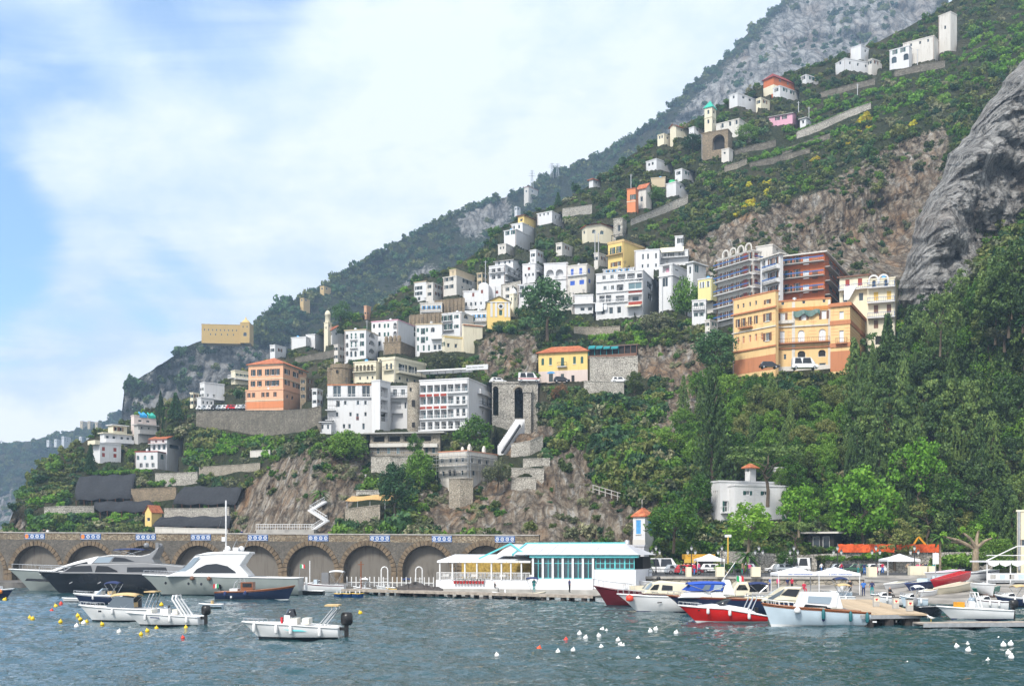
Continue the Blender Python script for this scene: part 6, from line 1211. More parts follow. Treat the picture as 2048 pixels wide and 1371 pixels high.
 def flag(s, t, z0, h, cols=None):
  m=MB();m.tube([(s.L*t,0, z0),(s.L*t-.1,0, z0+h)],.025,5);o=m.build('flagstaff', CHR, s.root)
  for k, c in enumerate(cols or('flag_green', 'flag_white', 'flag_red')):m=MB();q=.22;x=s.L*t-.1-q*k;m.add([(x,0, z0+h),(x-q,.05, z0+h-.12),(x-q,.05, z0+h-.62),(x,0, z0+h-.5)],[(0,1,2,3)]);m.build('flag_band', MATS[c], o)
  return s
paint('flag_green',(.01,.30,.09),.8);paint('flag_white',(.7,.7,.7),.8);paint('flag_red',(.55,.02,.03),.8)
def dome(s, t, y, z, r, mat):m=MB();m.lathe([(r*.7,0),(r, r*.5),(r*.9, r*1.1),(r*.5, r*1.5),(.01, r*1.6)],10,(s.L*t, y, z));m.build('radar_dome', mat, s.root, True)
# -- three big yachts by the mole
b=Boat('white_yacht', 'white motor yacht mostly hidden behind the black yacht',18,345,1181.5,5.2,3.3,2.9,2.6, HG, HW, HW,.16,.62, cat='yacht');b.prof('superstructure',[(88,1148),(130,1132),(160,1122),(200,1112),(262,1110),(280,1148)],4.2, HW,.7, True);b.side('window',[(118,1142),(150,1130),(185,1122),(190,1142)],4.1, TINT, True);b.side('hull_window',[(60,1160),(64,1155),(105,1157),(108,1162)],3.6, TINT, True);b.rails(.5,.98,.8,9)
b=Boat('black_yacht', 'long black motor yacht with grey flybridge moored at the mole',76,378,1185,5.0,3.05,2.85,2.6, HK, GRYU, GRYU,.17,.62, cat='yacht')
b.prof('saloon',[(128,1146),(150,1133),(170,1127),(300,1124),(376,1131),(372,1148)],4.2, GRYU,.84, True);b.side('saloon_window',[(138,1143),(156,1131),(192,1130),(196,1143)],4.0, TINT, True);b.side('saloon_window',[(200,1143),(204,1130),(225,1131),(244,1140),(246,1144)],4.02, TINT, True);b.side('saloon_window',[(263,1148),(264,1133),(340,1133),(346,1147)],4.02, TINT, True)
b.prof('flybridge',[(190,1127),(205,1112),(230,1108),(290,1110),(306,1106),(324,1093),(320,1104),(312,1117),(318,1126)],3.6, GRYU,.8, True);b.side('pilothouse_window',[(196,1125),(207,1113),(236,1113),(226,1125)],3.5, CLEAR, True);b.side('pilothouse_window',[(230,1125),(238,1113),(258,1115),(280,1123)],3.46, TINT, True);b.bimini(.28,.48, b.Zp(1096),3.0, NAVYC, b.Zp(1108));dome(b,.27,.8, b.Zp(1094),.42, GRYU);dome(b,.2,-.6, b.Zp(1095),.42, GRYU);b.rails(.62,.99,.7,10);b.box('radar_mast',.2,.22,.3, b.Zp(1108), b.Zp(1084), GRYU)
for px in(152,208):b.side('hull_vent',[(px,1164),(px+6,1161),(px+6,1163),(px,1166)],4.95, STEEL, True)
b=Boat('grey_motor_yacht', 'grey-hulled motor yacht with sweeping white cabin arch, third of the big yachts',285,602,1189,5.0,2.75,2.5,2.3, HG, HW, HW,.15,.66, cat='yacht')
b.prof('cabin',[(338,1152),(372,1138),(396,1111),(420,1106),(505,1103),(498,1112),(486,1130),(502,1148),(504,1152)],4.0, HW,.82, True);b.side('cabin_window',[(392,1147),(402,1136),(420,1128),(440,1126),(462,1131),(478,1142),(480,1147)],3.86, TINT, True);b.side('forward_window',[(356,1146),(376,1134),(396,1114),(408,1112),(392,1132),(372,1146)],3.8, CLEAR, True)
b.prof('hardtop',[(396,1110),(420,1104),(470,1101),(505,1103),(504,1108),(440,1108)],3.7, HW,.9, True);dome(b, b.T(458),.7, b.Zp(1101),.42, HW);dome(b, b.T(481),-.5, b.Zp(1101),.42, HW);m=MB();[m.tube([(b.L*b.T(x), y, b.Zp(1102)),(b.L*b.T(x+12), y, b.Zp(1078))],.035,5)for x, y in((464,.5),(484,-.3))];m.build('antenna', CHR, b.root);b.box('radar_arch', b.T(478), b.T(468),1.4, b.Zp(1103), b.Zp(1094), HW)
for px in(342,387,412):b.side('porthole',[(px+2.6*math.cos(a),1164+(px-342)*.03+3*math.sin(a))for a in[i*math.pi/4 for i in range(8)]],4.7, TINT, True)
b.side('porthole',[(448+4.5*math.cos(a),1172+6*math.sin(a))for a in[i*math.pi/4 for i in range(8)]],4.9, TINT, True);b.rails(.6,.99,.6,10);b.fenders([.66,.55], SHN, None,.3,.5)
b.flag(.01,2.4,1.8)
b=Boat('sailing_boat', 'sailing boat behind the grey yacht, only its tall white mast showing',405,500, None,2.8,1.3,1.0,.9, HW, D=168, cat='sailboat');m=MB();x=b.L*b.T(452);zt=H+(YH-1000)/b.s;m.tube([(x,0,.8),(x,0, zt)],.12,8);m.build('mast', WMET, b.root);m=MB();m.tube([(b.L*.98,0,1.2),(x,0, zt*.98),(.1,0,1.0)],.022,4);m.tube([(x,-1.0, zt*.62),(x,1.0, zt*.62)],.03,4);m.build('rigging', STEEL, b.root);m=MB();m.box(x-.5, x+.4,-.05,.05, zt*.42, zt*.46);m.box(x+.1, x+.6,-.2,.2, zt*.55, zt*.6);m.build('radar_reflector', HW, b.root)
# -- small craft on the left
b=Boat('blue_gozzo', 'navy wooden gozzo with varnished rail and tricolour flag in front of the grey yacht',590,434,1199,2.8,1.75,1.15,1.0, HN, VARN, VARN,.1,.45, boot=HW, stripe=(VARN,.34));b.box('wheelhouse', b.T(484), b.T(508),1.5,1.0, b.Zp(1163), VARN);b.box('wheelhouse_window', b.T(488), b.T(506),1.54, b.Zp(1173), b.Zp(1165), TINT);b.box('bench', b.T(462), b.T(478),1.6,.9,1.4, HW)
for x in(462,470):m=MB();xx=b.L*b.T(x);m.tube([(xx,.9,1),(xx+.3,.8,2.1),(xx+.9,.7,2.6),(xx+1.2,.7,1.1)],.05,6);m.build('chrome_hoop', CHR, b.root)
b.fenders([.14,.4], NAVYC,-1,.2,.5);b.flag(.03,1.0,1.0);b.box('hull_badge', b.T(466), b.T(469), b.beam+.02,.3,.55, HW)
b=Boat('navy_cruiser', 'navy and white day cruiser with navy bimini behind the tan-topped boat',147,262,1208,2.4,1.25,1.05,.95, HN, HW, HW,.16,.6, stripe=(HW,.35));b.screen(.62,1.1,.5,1.8,1.8);b.bimini(.18,.42, b.Zp(1162),1.9, NAVYC,1.1);b.box('console',.48,.6,1.2,1.0,1.5, HW);b.seatrow([.3],1.2,1.4, TANC);b.fenders([.6], None, None);b.rails(.7,.99,.3,5)
b=Boat('canopied_cruiser', 'white cabin cruiser with tan canopy and clear side screens',158,318,1241,2.5,1.35,1.1,1.0, HW, HW, HW,.2,.6, stripe=None);b.bimini(.24,.56, b.Zp(1185),2.0, TANC,1.1);b.screen(.66,1.15,.52,1.95,2.0);b.side('canopy_window',[(.26,1.1),(.27,2.0),(.5,2.1),(.62,1.15)],2.0, CLEAR);b.box('console',.5,.6,1.2,1.0,1.55, HW);b.seatrow([.3],1.25,1.6, TANC);b.arch(.1,.03,1.5,2.0, top=TANC);b.fenders([.52], None, None);b.rails(.72,.98,.3,5);b.side('porthole',[(.66,.8),(.7,.8),(.7,.95),(.66,.95)],2.2, TINT)
b=Boat('open_motorboat', 'white open motorboat with one tall roll bar and black outboard, fenders out',252,402,1250,2.2,1.05,.9,.7, HW, HW, HW,.22,.6);b.outboard(sc=1.0);b.arch(.14,.3,1.7,1.7, HW,.07);b.fenders([.7,.36,.14]);b.box('console',.42,.52,.9,.8,1.35, HW);b.screen(.54,1.3,.49,1.6,.8);b.seatrow([.28,.62],1.0,1.4, DECK);b.side('name_plate',[(.5,.62),(.62,.66),(.62,.74),(.5,.7)],2.16, NAVYC)
b=Boat('open_motorboat', 'white open motorboat with teal flash and big black outboard, nearest on the left',484,680,1275,2.3,1.1,.95,.72, HW, HW, HW,.2,.6);b.outboard(sc=1.15);b.arch(.18,.02,1.45,1.7, CHR,.04, TANC);b.fenders([.86,.62,.47,.18], None, None,.12,.62);b.box('console',.5,.56,.8,.8,1.55, HW);b.screen(.57,1.45,.53,1.95,.7, TINT);b.seatrow([.3,.42],1.05,1.4, DECK);b.side('teal_flash',[(.3,.52),(.36,.62),(.55,.66),(.45,.54)],2.3, TF);b.box('red_lifebuoy',.585,.6,.4,.95,1.4, MATS['flag_red']);b.rails(.76,.98,.25,5)
m=MB();m.tube([(b.L*.98,0,1.0),(b.L*1.1,-.2,.4),(b.L*1.22,-.5,-.1)],.02,4);m.build('mooring_line', STEEL, b.root)
b=Boat('tender', 'little pale grey tender adrift left of the navy gozzo',398,445,1214.5,1.1,.45,.36,.36, LBLUE, DECK, HW,.15,.5);b.seatrow([.4],.45,.6, TANC)
b=Boat('wooden_launch', 'navy launch with white coaming cut off by the left picture edge',28,-110,1197,2.6,1.3,1.0,.9, HN, DECK, HW,.12,.5, stripe=(HW,.3));b.box('coaming',.5,.8,1.6,1.1,1.6, HW);b.fenders([.84], paint('orange_fender',(.7,.2,.02)), None,.3,.5)
b=Boat('dinghy', 'small white dinghy tucked behind the navy day cruiser',124,160,1203,1.2,.5,.42,.4, HW, DECK, HW,.12,.5)
b=Boat('white_gozzo', 'white gozzo with wine stripe and white bimini moored at the quay',602,690, None,2.3,1.5,1.15,1.1, HW, VARN, HW,.08,.45, D=163, stripe=(WINEC,.36));b.bimini(.02,.34,3.2,1.9, SHW,1.2);b.box('wheelhouse',.36,.52,1.2,1.1,2.9, GRYU);b.box('locker',.62,.7,1.0,1.1,1.9, LBLUE)
m=MB();m.tube([(b.L*.8,0,1.2),(b.L*.8,0,4.6)],.08,6);m.build('mast', WMET, b.root)
b=Boat('white_gozzo', 'white gozzo with raised bow half hidden behind the navy gozzo bow',640,560, None,2.2,1.7,1.1,1.0, HW, VARN, HW,.08,.45, D=166, stripe=(HN,.3))
b=Boat('dark_tender', 'dark inflatable tender with white prow moored by the quay steps',588,648,1188,1.8,.7,.55,.5, BLK, BLK, HW,.1,.5);b.box('mooring_post',.55,.62,.3,.3,2.4, HW)
b=Boat('float_pontoon_boat', 'flat white work float beside the start of the jetty',648,708,1184,2.0,.45,.4,.4, BLK, HW, HW,.05,.3);b.seatrow([.3,.6],.5,1.2, TANC)
for k,(x0, x1, lab)in enumerate(((688,669, 'leftmost blue and yellow rowing boat by the jetty start'),(707,687, 'middle blue and yellow rowing boat by the jetty start'),(728,705, 'rightmost blue and yellow rowing boat by the jetty start'))):
 b=Boat('rowing_boat', lab, x0, x1,1193,.9,.5,.42,.46, gel('rowboat_blue',(.01,.05,.16)), SHY, SHY,.06,.4, boot=None, group='blue and yellow rowing boats');b.seatrow([.25,.6],.5,.6, SHW)
b=Boat('yellow_dory', 'yellow and white dory with upright spar behind the jetty',772,797, None,1.2,.8,.6,.6, HW, SHY, SHY,.08,.4, D=160, stripe=(SHY,.4));
t=thing('timber_spar', 'thin tan timber mooring spar standing behind the jetty', 'post', P(722,1170,160));m=MB();m.tube([(0,0,-1),(0,0,3.4)],.09,6);m.build('spar', VARN, t);m=MB();m.box(-.4,.4,-.05,.05,2.9,3.0);m.build('crossbar', VARN, t)
for k,(x, r)in enumerate(((815,1.3),(832,1.5),(852,1.1),(870,.9))):
 m=MB();q=P(x,1182,153);rr=random.Random(k);m.lathe([(.01,-1),(r*1.2,-.8),(r*1.25,0),(r, r*.6),(r*.5, r*.95),(.01, r)],9);m.v=[(a*(1+rr.uniform(-.22,.22)), c*(1+rr.uniform(-.22,.22)), d*(1+rr.uniform(-.2,.2)))for a, c, d in m.v];o=m.build('boulder', paint('dark_boulder',(.07,.06,.055),.9,0,.3,1), None, False,(q.x, q.y,.2));tag(o,['dark boulder farthest left beside the restaurant base', 'largest dark boulder beside the restaurant base', 'third dark boulder from the left beside the restaurant', 'smallest dark boulder against the restaurant wall'][k], 'boulder', 'boulders by the restaurant')
b=Boat('terrace_launch', 'small white launch lying below the restaurant terrace',984,1030, None,1.6,.8,.65,.6, HW, DECK, HW,.12,.5, D=143);b.seatrow([.4],.8,1.0, SHW)
b=Boat('canopy_launch', 'cream launch with dark canopy frame below the restaurant hall',1092,1036, None,1.8,.9,.7,.7, HC, VARN, HC,.12,.5, D=141);b.bimini(.3,.72,2.7,1.4, NAVYC,.8)
# -- the row on the right
b=Boat('burgundy_boat', 'burgundy wooden boat with wire bow rail left of the white cruiser',1188,1330,1211,3.0,2.15,1.6,1.4, HB, DECK, HB,.22,.55);b.rails(.45,.99,.75,9, STEEL);b.box('deck_house',.2,.5,1.8,1.6,2.2, HC)
b=Boat('cabin_cruiser', 'white cabin cruiser with cream cabin and orange buoy on its bow, second in the row',1234,1432,1223,3.0,1.75,1.5,1.3, HW, HW, HW,.24,.6, stripe=None, boot=NAVYC);b.prof('cabin',[(1284,1186),(1296,1166),(1320,1160),(1345,1162),(1372,1164),(1376,1188)],2.2, HC,.84, True);b.side('cabin_window',[(1297,1178),(1306,1168),(1316,1167),(1312,1178)],2.12, TINT, True);b.side('cabin_window',[(1320,1179),(1322,1168),(1342,1170),(1342,1179)],2.1, TINT, True);b.side('forward_window',[(1286,1177),(1297,1165),(1303,1164),(1294,1177)],2.1, CLEAR, True);b.side('hull_window',[(1311,1202),(1320,1201.5),(1320,1203.5),(1311,1204)],2.7, TINT, True);b.rails(.6,.99,.45,7);b.fenders([.88], paint('orange_buoy',(.75,.05,.02)), None,.35,.6)
b=Boat('dark_cruiser', 'dark-hulled cruiser with bright blue canopy in the middle of the row',1334,1555,1227,3.0,1.75,1.5,1.35, HN, HC, VARN,.22,.6, stripe=(WINEC,.25));b.prof('cabin',[(1352,1194),(1378,1182),(1440,1180),(1450,1194)],2.3, HW,.85, True);b.bimini(.46,.82, b.Zp(1162),2.3, BLUEC, b.Zp(1182));b.side('canopy_curtain',[(1366,1180),(1384,1166),(1446,1164),(1440,1180)],2.2, BLUEC, True);b.side('canopy_window',[(1400,1178),(1406,1168),(1418,1168),(1414,1178)],2.26, CLEAR, True);b.side('canopy_window',[(1422,1178),(1425,1168),(1441,1168),(1437,1178)],2.26, CLEAR, True);b.prof('arch',[(1440,1188),(1448,1158),(1456,1158),(1466,1190)],2.5, HW,.9, True);m=MB();m.tube([(b.L*b.T(1446),0, b.Zp(1158)),(b.L*b.T(1470),0, b.Zp(1124))],.035,5);m.build('antenna', WMET, b.root);b.box('sunbed', b.T(1402), b.T(1412),1.8,1.5,2.0, HC);b.rails(.62,.99,.4,7);b.flag(.38,1.6,2.0)
b=Boat('black_canopy_boat', 'white boat with black folded canopy behind the row, right of the blue canopy',1448,1560, None,2.6,1.6,1.4,1.3, HW, HW, HW,.2,.6, D=114);b.prof('cabin',[(1455,1192),(1470,1164),(1492,1162),(1502,1190)],2.2, HC,.85, True);b.side('cabin_window',[(1468,1178),(1474,1168),(1486,1168),(1492,1178)],2.12, TINT, True);b.bimini(.25,.58, b.Zp(1163),2.2, NAVYC, b.Zp(1184));b.side('canopy_side',[(1494,1182),(1498,1166),(1526,1168),(1530,1182)],2.1, TINT, True)
b=Boat('beige_arch_boat', 'beige motor cruiser with slanted cabin arch behind the cream gozzo',1490,1660,1228,2.8,1.6,1.4,1.25, HN, HC, HC,.22,.6, stripe=(HC,.5));b.prof('cabin',[(1520,1200),(1542,1190),(1566,1172),(1600,1172),(1594,1182),(1590,1198)],2.3, HC,.85, True);b.side('cabin_window',[(1556,1188),(1570,1176),(1594,1177),(1586,1192)],2.2, TINT, True);b.side('forward_window',[(1528,1196),(1548,1184),(1566,1173),(1554,1188),(1540,1197)],2.22, CLEAR, True);b.rails(.62,.98,.35,6)
b=Boat('red_speedboat', 'bright red speedboat with white deck and white fenders, nearest in the row',1356,1530,1243,2.5,1.4,1.15,.55, HR, HW, HW,.24,.55, boot=HW, stripe=(HW,.16));b.prof('deck_moulding',[(.1,.7),(.2,1.15),(.46,1.45),(.6,1.5),(.78,1.38),(.6,1.1)],2.0, HW,.7);b.screen(.6,1.45,.46,1.95,1.7, TINT);b.fenders([.68,.44,.22], None, None,.13,.5);b.side('porthole',[(.78+.012*math.cos(a),1.0+.07*math.sin(a))for a in[i*math.pi/4 for i in range(8)]],1.72, TINT);b.arch(.2,.12,1.5,1.8, CHR,.05);b.rails(.74,.99,.3,5);b.box('bollard',.08,.12,.3,.8,1.2, BLK)
b=Boat('cream_gozzo', 'pale blue and white gozzo cruiser with varnished band and teal fenders',1524,1732,1250,2.8,1.75,1.35,1.05, LBLUE, HC, VARN,.1,.5, boot=HW, stripe=(VARN,.3));b.prof('cabin',[(1588,1216),(1596,1206),(1604,1182),(1672,1184),(1680,1216)],2.1, HW,.86, True);b.side('cabin_window',[(1608,1203),(1610,1190),(1656,1192),(1652,1206)],2.05, CLEAR, True);b.side('lower_window',[(1600,1212),(1604,1206),(1646,1210),(1648,1213)],2.1, TINT, True);b.prof('windscreen_frame',[(1652,1214),(1664,1184),(1672,1183),(1666,1214)],2.3, HW,.88, True);b.side('porthole',[(1648+6*math.cos(a),1215+3*math.sin(a))for a in[i*math.pi/4 for i in range(8)]],2.3, TINT, True);b.fenders([.46,.2,.04], TEALF, None,.14,.75);b.fenders([.7], FEN, None,.26,.45);b.rails(.72,.99,.35,6, WMET);b.box('swim_platform',-.06,0,2.2,.3,.42, HW)
m=MB();s0=b.side('anchor_badge',[(1637+3.2*math.cos(a),1236+4*math.sin(a))for a in[i*math.pi/5 for i in range(10)]],2.78, NAVYC, True)
b=Boat('black_outboard_boat', 'black-hulled boat with outboard between the pier head and the white open boat',1890,1836,1232,2.0,1.0,.9,.85, HK, HW, HK,.2,.55);b.outboard(sc=.9, mat=GRYU)
b=Boat('centre_console_boat', 'white centre console boat with orange seat at the right pontoon',1873,2018,1238,2.3,1.15,.95,.8, HW, HW, HW,.24,.6, boot=NAVYC);b.outboard(sc=1.0);b.box('console',.5,.57,.9,.9,1.6, HW);b.screen(.58,1.5,.55,1.9,.8);b.box('orange_seat',.64,.74,.9,.95,1.5, paint('orange_vinyl',(.7,.30,.01),.5));b.arch(.4,.46,1.5,1.3, WMET,.05)
# -- boats hauled out on the slipway
def slip(name, label, b0, s0, beam, hull, deck, stripe=None, bz=1.0, mz=.8, up=.25,**kw):
 pa, pb=P(*b0), P(*s0);pa.z=b0[3]if len(b0)>3 else pa.z;bb=Boat(name, label, b0[0], s0[0], None, beam, bz, mz, mz, hull, deck, hull,.1,.45, None, pts=(pa, pb), stripe=stripe, cat='boat', wl=False,**kw)
 for q in(.25,.7):m=MB();x=bb.L*q;m.box(x-.1, x+.1,-beam*.4, beam*.4,-1.2,-.3);m.build('cradle', SHN, bb.root)
 return bb
bb=slip('blue_slip_boat', 'dark blue rowing boat hauled out with its bow toward the water',(1810,1183,138),(1912,1162,147),2.2, gel('slip_blue',(.02,.05,.18)), HC,(ROSE,.22));bb.seatrow([.3,.6],.9,1.4, LBLUE)
bb=slip('red_slip_boat', 'red upturned rowing boat between the blue and cream boats',(1862,1176,136),(1932,1154,143),1.5, gel('slip_red',(.55,.015,.03)), gel('slip_red',(.5,.02,.03)))
bb=slip('cream_slip_boat', 'cream and blue rowing boat with worn paint, lowest on the slipway',(1868,1192,133),(1934,1176,138),1.7, HC, HC, None,.95,.8);
bb=slip('white_slip_boat', 'white boat with blue bottom parked by the fish stall',(1926,1160,150),(1990,1150,152),1.9, HW, HW,(HN,.6));slip('white_slip_boat', 'long white upturned boat in front of the slipway ramp',(1990,1185,128),(1952,1178,133),1.6, HW, HW)
bb=slip('pink_slip_boat', 'pink and white boat standing behind the dark blue slipway boat',(1850,1160,149),(1920,1150,153),1.8, HW, ROSE,(WINEC,.3));bb=slip('kayak', 'orange and white kayak on the upper slipway',(1958,1176,140),(1986,1172,141),.7, gel('kayak_orange',(.7,.22,.02)), HW, None,.35,.3)
b=Boat('inflatable_boat', 'white inflatable boat parked on shore beside the restaurant',1268,1312, None,1.9,.9,.7,.6, HW, GRYU, HW,.12,.5, D=150, z=1.25, boot=None);b.outboard(sc=.8)
b=Boat('covered_boat', 'grey covered boat standing ashore under the long white tents',1660,1700, None,1.9,.9,.8,.8, LBLUE, HW, HW,.12,.5, D=126, z=.6, boot=None);b.bimini(.2,.8,2.4,1.6, NAVYC,.9);b.box('console',.4,.55,1.0,.8,1.7, HW)
for bow, st, D, hl, sp, cv, lab in((706,742,163, HW, WINEC, SHW, 'small white boat with wine stripe at the quay left of the hoop ladders'),(752,790,166, HW, HN, None, 'small white boat with navy stripe between the hoop ladder and spar'),(838,800,162, HN, HW, NAVYC, 'small navy boat with canopy under the right hoop ladder'),(862,836,160, HW, TEALF, None, 'little white boat beside the restaurant boulders')):
 b=Boat('moored_boat', lab, bow, st, None,1.6,.95,.7,.65, hl, DECK, HW,.12,.5, D=D, stripe=(sp,.35), group='small boats at the quay');b.seatrow([.3,.55],.8,1.0, SHW)
 if cv:b.bimini(.15,.6,2.1,1.3, cv,.7)
for bow, st, D, hl, sp, cv, lab in((1570,1640,119, HW, HN, None, 'white motorboat behind the beige cruiser cabin'),(1640,1706,124, HW, None, TANC, 'white boat with tan canopy behind the gozzo windscreen'),(1408,1470,125, HW, WINEC, NAVYC, 'white boat with navy canopy behind the blue canvas cruiser'),(1742,1800,122, HW, HN, None, 'white motorboat with navy stripe behind the fuel pumps'),(1800,1850,118, LBLUE, None, SHW, 'pale blue boat with white canopy behind the pier head'),(1940,2010,112, HW, WINEC, None, 'white boat behind the centre console boat'),(1990,2060,120, HN, HW, TANC, 'navy boat with tan canopy below the fish stall')):
 b=Boat('berthed_boat', lab, bow, st, None,2.0,1.25,.95,.9, hl, HW, HW,.18,.6, D=D, stripe=(sp,.3)if sp else None, group='boats berthed behind the front row', z=.05);b.prof('cabin',[(.45,.9),(.5,1.5),(.7,1.4),(.82,1.0)],1.4, HW,.8);b.side('cabin_window',[(.5,1.1),(.53,1.42),(.66,1.36),(.7,1.12)],1.3, TINT);b.rails(.7,.98,.35,5);b.fenders([.3,.55])
 if cv:b.bimini(.12,.5,2.3,1.6, cv,1.0)
for b0, s0, hl, sp, lab in(((1768,1180,141),(1806,1172,145), HW, HN, 'white rowing boat highest left on the slipway'),((1945,1190,131),(1990,1182,135), gel('slip_green',(.02,.16,.12)), None, 'green rowing boat right of the cream one'),((1840,1196,131),(1866,1188,134), HW, WINEC, 'little white boat at the slipway foot')):slip('slipway_boat', lab, b0, s0,1.5, hl, HC,(sp,.3)if sp else None,.8,.65)

# ================================================================== vegetation
LV={'scrub':leaf_mat('scrub_leaf',[(0.024,0.041,0.010),(0.062,0.099,0.021),(0.128,0.167,0.037),(0.240,0.246,0.078)]), 'grey':leaf_mat('olive_leaf',[(0.038,0.049,0.023),(0.103,0.123,0.059),(0.222,0.232,0.124),(0.342,0.319,0.183)]), 'green':leaf_mat('green_leaf',[(0.017,0.052,0.007),(0.050,0.129,0.014),(0.116,0.234,0.026),(0.206,0.333,0.047)]), 'bright':leaf_mat('spring_leaf',[(.028,.088,.008),(.075,.20,.014),(.14,.31,.024),(.24,.41,.045)]), 'pine':leaf_mat('pine_needle',[(0.017,0.038,0.013),(0.044,0.090,0.026),(0.103,0.174,0.044),(0.188,0.261,0.065)]), 'dark':leaf_mat('dark_leaf',[(0.010,0.032,0.013),(0.022,0.067,0.026),(0.051,0.123,0.042),(0.094,0.189,0.059)]), 'yellow':leaf_mat('broom_flower',[(0.171,0.145,0.013),(0.479,0.348,0.020),(0.600,0.551,0.026),(0.600,0.600,0.052)]), 'brown':leaf_mat('dry_leaf',[(0.060,0.036,0.020),(0.154,0.087,0.039),(0.274,0.145,0.065),(0.376,0.217,0.104)]), 'far':leaf_mat('far_leaf',[(0.021,0.043,0.016),(0.043,0.080,0.023),(0.077,0.123,0.037),(0.137,0.174,0.059)])}
BARK=paint('bark',(.10,.075,.05),.95,0,.3,3.0);PBARK=paint('pale_bark',(.28,.22,.15),.95,0,.25,2.0)
def leaves(name, centres, radii, per, leaf, mat, seed, up=.25, flat=1.0):
 """leaf faces set on the outside of many small clumps"""
 g=np.random.default_rng(seed);C=np.asarray(centres, float);k=len(C);n=k*per
 d=g.normal(size=(n,3));d[:,2]=d[:,2]*.9+up*.8;d/=np.linalg.norm(d, axis=1)[:, None]
 rr=np.repeat(np.asarray(radii, float), per)*g.uniform(.55,1.08, n);c=np.repeat(C, per,0)+d*rr[:, None]*np.array([1,1, flat])
 nn=d+g.normal(size=(n,3))*.55;nn/=np.linalg.norm(nn, axis=1)[:, None]
 t=np.cross(nn, g.normal(size=(n,3)));t/=np.linalg.norm(t, axis=1)[:, None];b=np.cross(nn, t)
 s=(leaf*g.uniform(.6,1.35, n))[:, None];t, b=t*s, b*s*.62
 v=np.stack([c-t, c-b*.9, c+t, c+b],1).reshape(-1,3)
 me=bpy.data.meshes.new(name);me.vertices.add(4*n);me.vertices.foreach_set('co', v.ravel());me.loops.add(4*n);me.loops.foreach_set('vertex_index', np.arange(4*n));me.polygons.add(n);me.polygons.foreach_set('loop_start', np.arange(0,4*n,4));me.update(calc_edges=True)
 a=me.attributes.new('lv', 'FLOAT', 'POINT');a.data.foreach_set('value', np.repeat(g.uniform(0,1, n),4));me.materials.append(mat);return me
def clumps(n, seed, fn):g=random.Random(seed);return[fn(g, i)for i in range(n)]
def ball(g, rx=1, rz=.8, z0=.8, lo=.45):
 while True:
  x, y, z=g.uniform(-1,1), g.uniform(-1,1), g.uniform(-.75,1)
  q=math.sqrt(x*x+y*y+z*z)
  if lo<q<.92:return(x*rx, y*rx, z0+z*rz)
CROWN={}
def crowns(kind, mat, n=3):
 """a few crown shapes of one kind; unit height, unit width"""
 key=(kind, mat)
 if key in CROWN:return CROWN[key]
 out=[]
 for k in range(n):
  s=hash(kind)%97+k*13 if False else sum(map(ord, kind))+k*13
  if kind=='round':c=clumps(46, s, lambda g, i:ball(g,.46,.44,.52));r=[.105+.06*((i*37)%10)/10 for i in range(46)];me=leaves('crown', c, r,62,.030, LV[mat], s)
  elif kind=='lacy':c=clumps(54, s, lambda g, i:ball(g,.48,.45,.52,.25));r=[.075+.05*((i*31)%10)/10 for i in range(54)];me=leaves('crown', c, r,46,.030, LV[mat], s)
  elif kind=='cypress':
   def f(g, i):z=g.random()**.8;a=g.uniform(0,6.28);rr=.5*min(1,(1-z)*2.2+.05)*min(1, z*4+.5)*g.uniform(.5,.85);return(rr*math.cos(a), rr*math.sin(a),.04+z*.93)
   c=clumps(80, s, f);me=leaves('crown', c,[.06]*80,40,.026, LV[mat], s,.6,1.6)
  elif kind=='conifer':
   c=[];r=[];g=random.Random(s)
   for lev in range(13):
    z=.1+.86*lev/12;rad=.5*(1-(z-.05))**.8;nb=max(3, int(9*(1-z)+3));a0=g.uniform(0,6)
    for q in range(nb):
     a=a0+6.28*q/nb+g.uniform(-.25,.25);R2=rad*g.uniform(.72,1.05)
     for e in(.4,.72,1.0):c.append((R2*e*math.cos(a), R2*e*math.sin(a), z+.02-.07*e*e));r.append(.055*(1.25-e*.4))
   me=leaves('crown', c, r,13,.030, LV[mat], s,.3,.55)
  elif kind=='araucaria':
   c=[];r=[];g=random.Random(s)
   for lev in range(20):
    z=.06+.92*lev/19;rad=.5*(1-z)**.85+.015;nb=7;a0=g.uniform(0,6)
    for q in range(nb):
     a=a0+6.28*q/nb+g.uniform(-.15,.15);R2=rad*g.uniform(.8,1.08)
     for e in(.25,.45,.65,.82,1.0):c.append((R2*e*math.cos(a), R2*e*math.sin(a), z+.05*e*e-.015));r.append(.026)
   me=leaves('crown', c, r,13,.020, LV[mat], s,.2,.5)
  elif kind=='umbrella':
   c=[];r=[];g=random.Random(s)
   for i in range(34):a, q=g.uniform(0,6.28), math.sqrt(g.random())*.5;c.append((q*math.cos(a), q*math.sin(a),.80+.15*(1-3*q*q)+g.uniform(-.10,.05)));r.append(.075+.05*g.random())
   me=leaves('crown', c, r,56,.026, LV[mat], s,.4,.6)
  elif kind=='pine':  # ragged spreading pine
   c=[];r=[];g=random.Random(s)
   for i in range(44):z=g.uniform(.28,.98);a, q=g.uniform(0,6.28),.5*math.sqrt(max(.05,1-abs(z-.55)*1.6))*g.uniform(.35,1.0);c.append((q*math.cos(a), q*math.sin(a), z));r.append(.07+.06*g.random())
   me=leaves('crown', c, r,54,.026, LV[mat], s,.5,.6)
  out.append(me)
 CROWN[key]=out;return out
TRUNKS={}
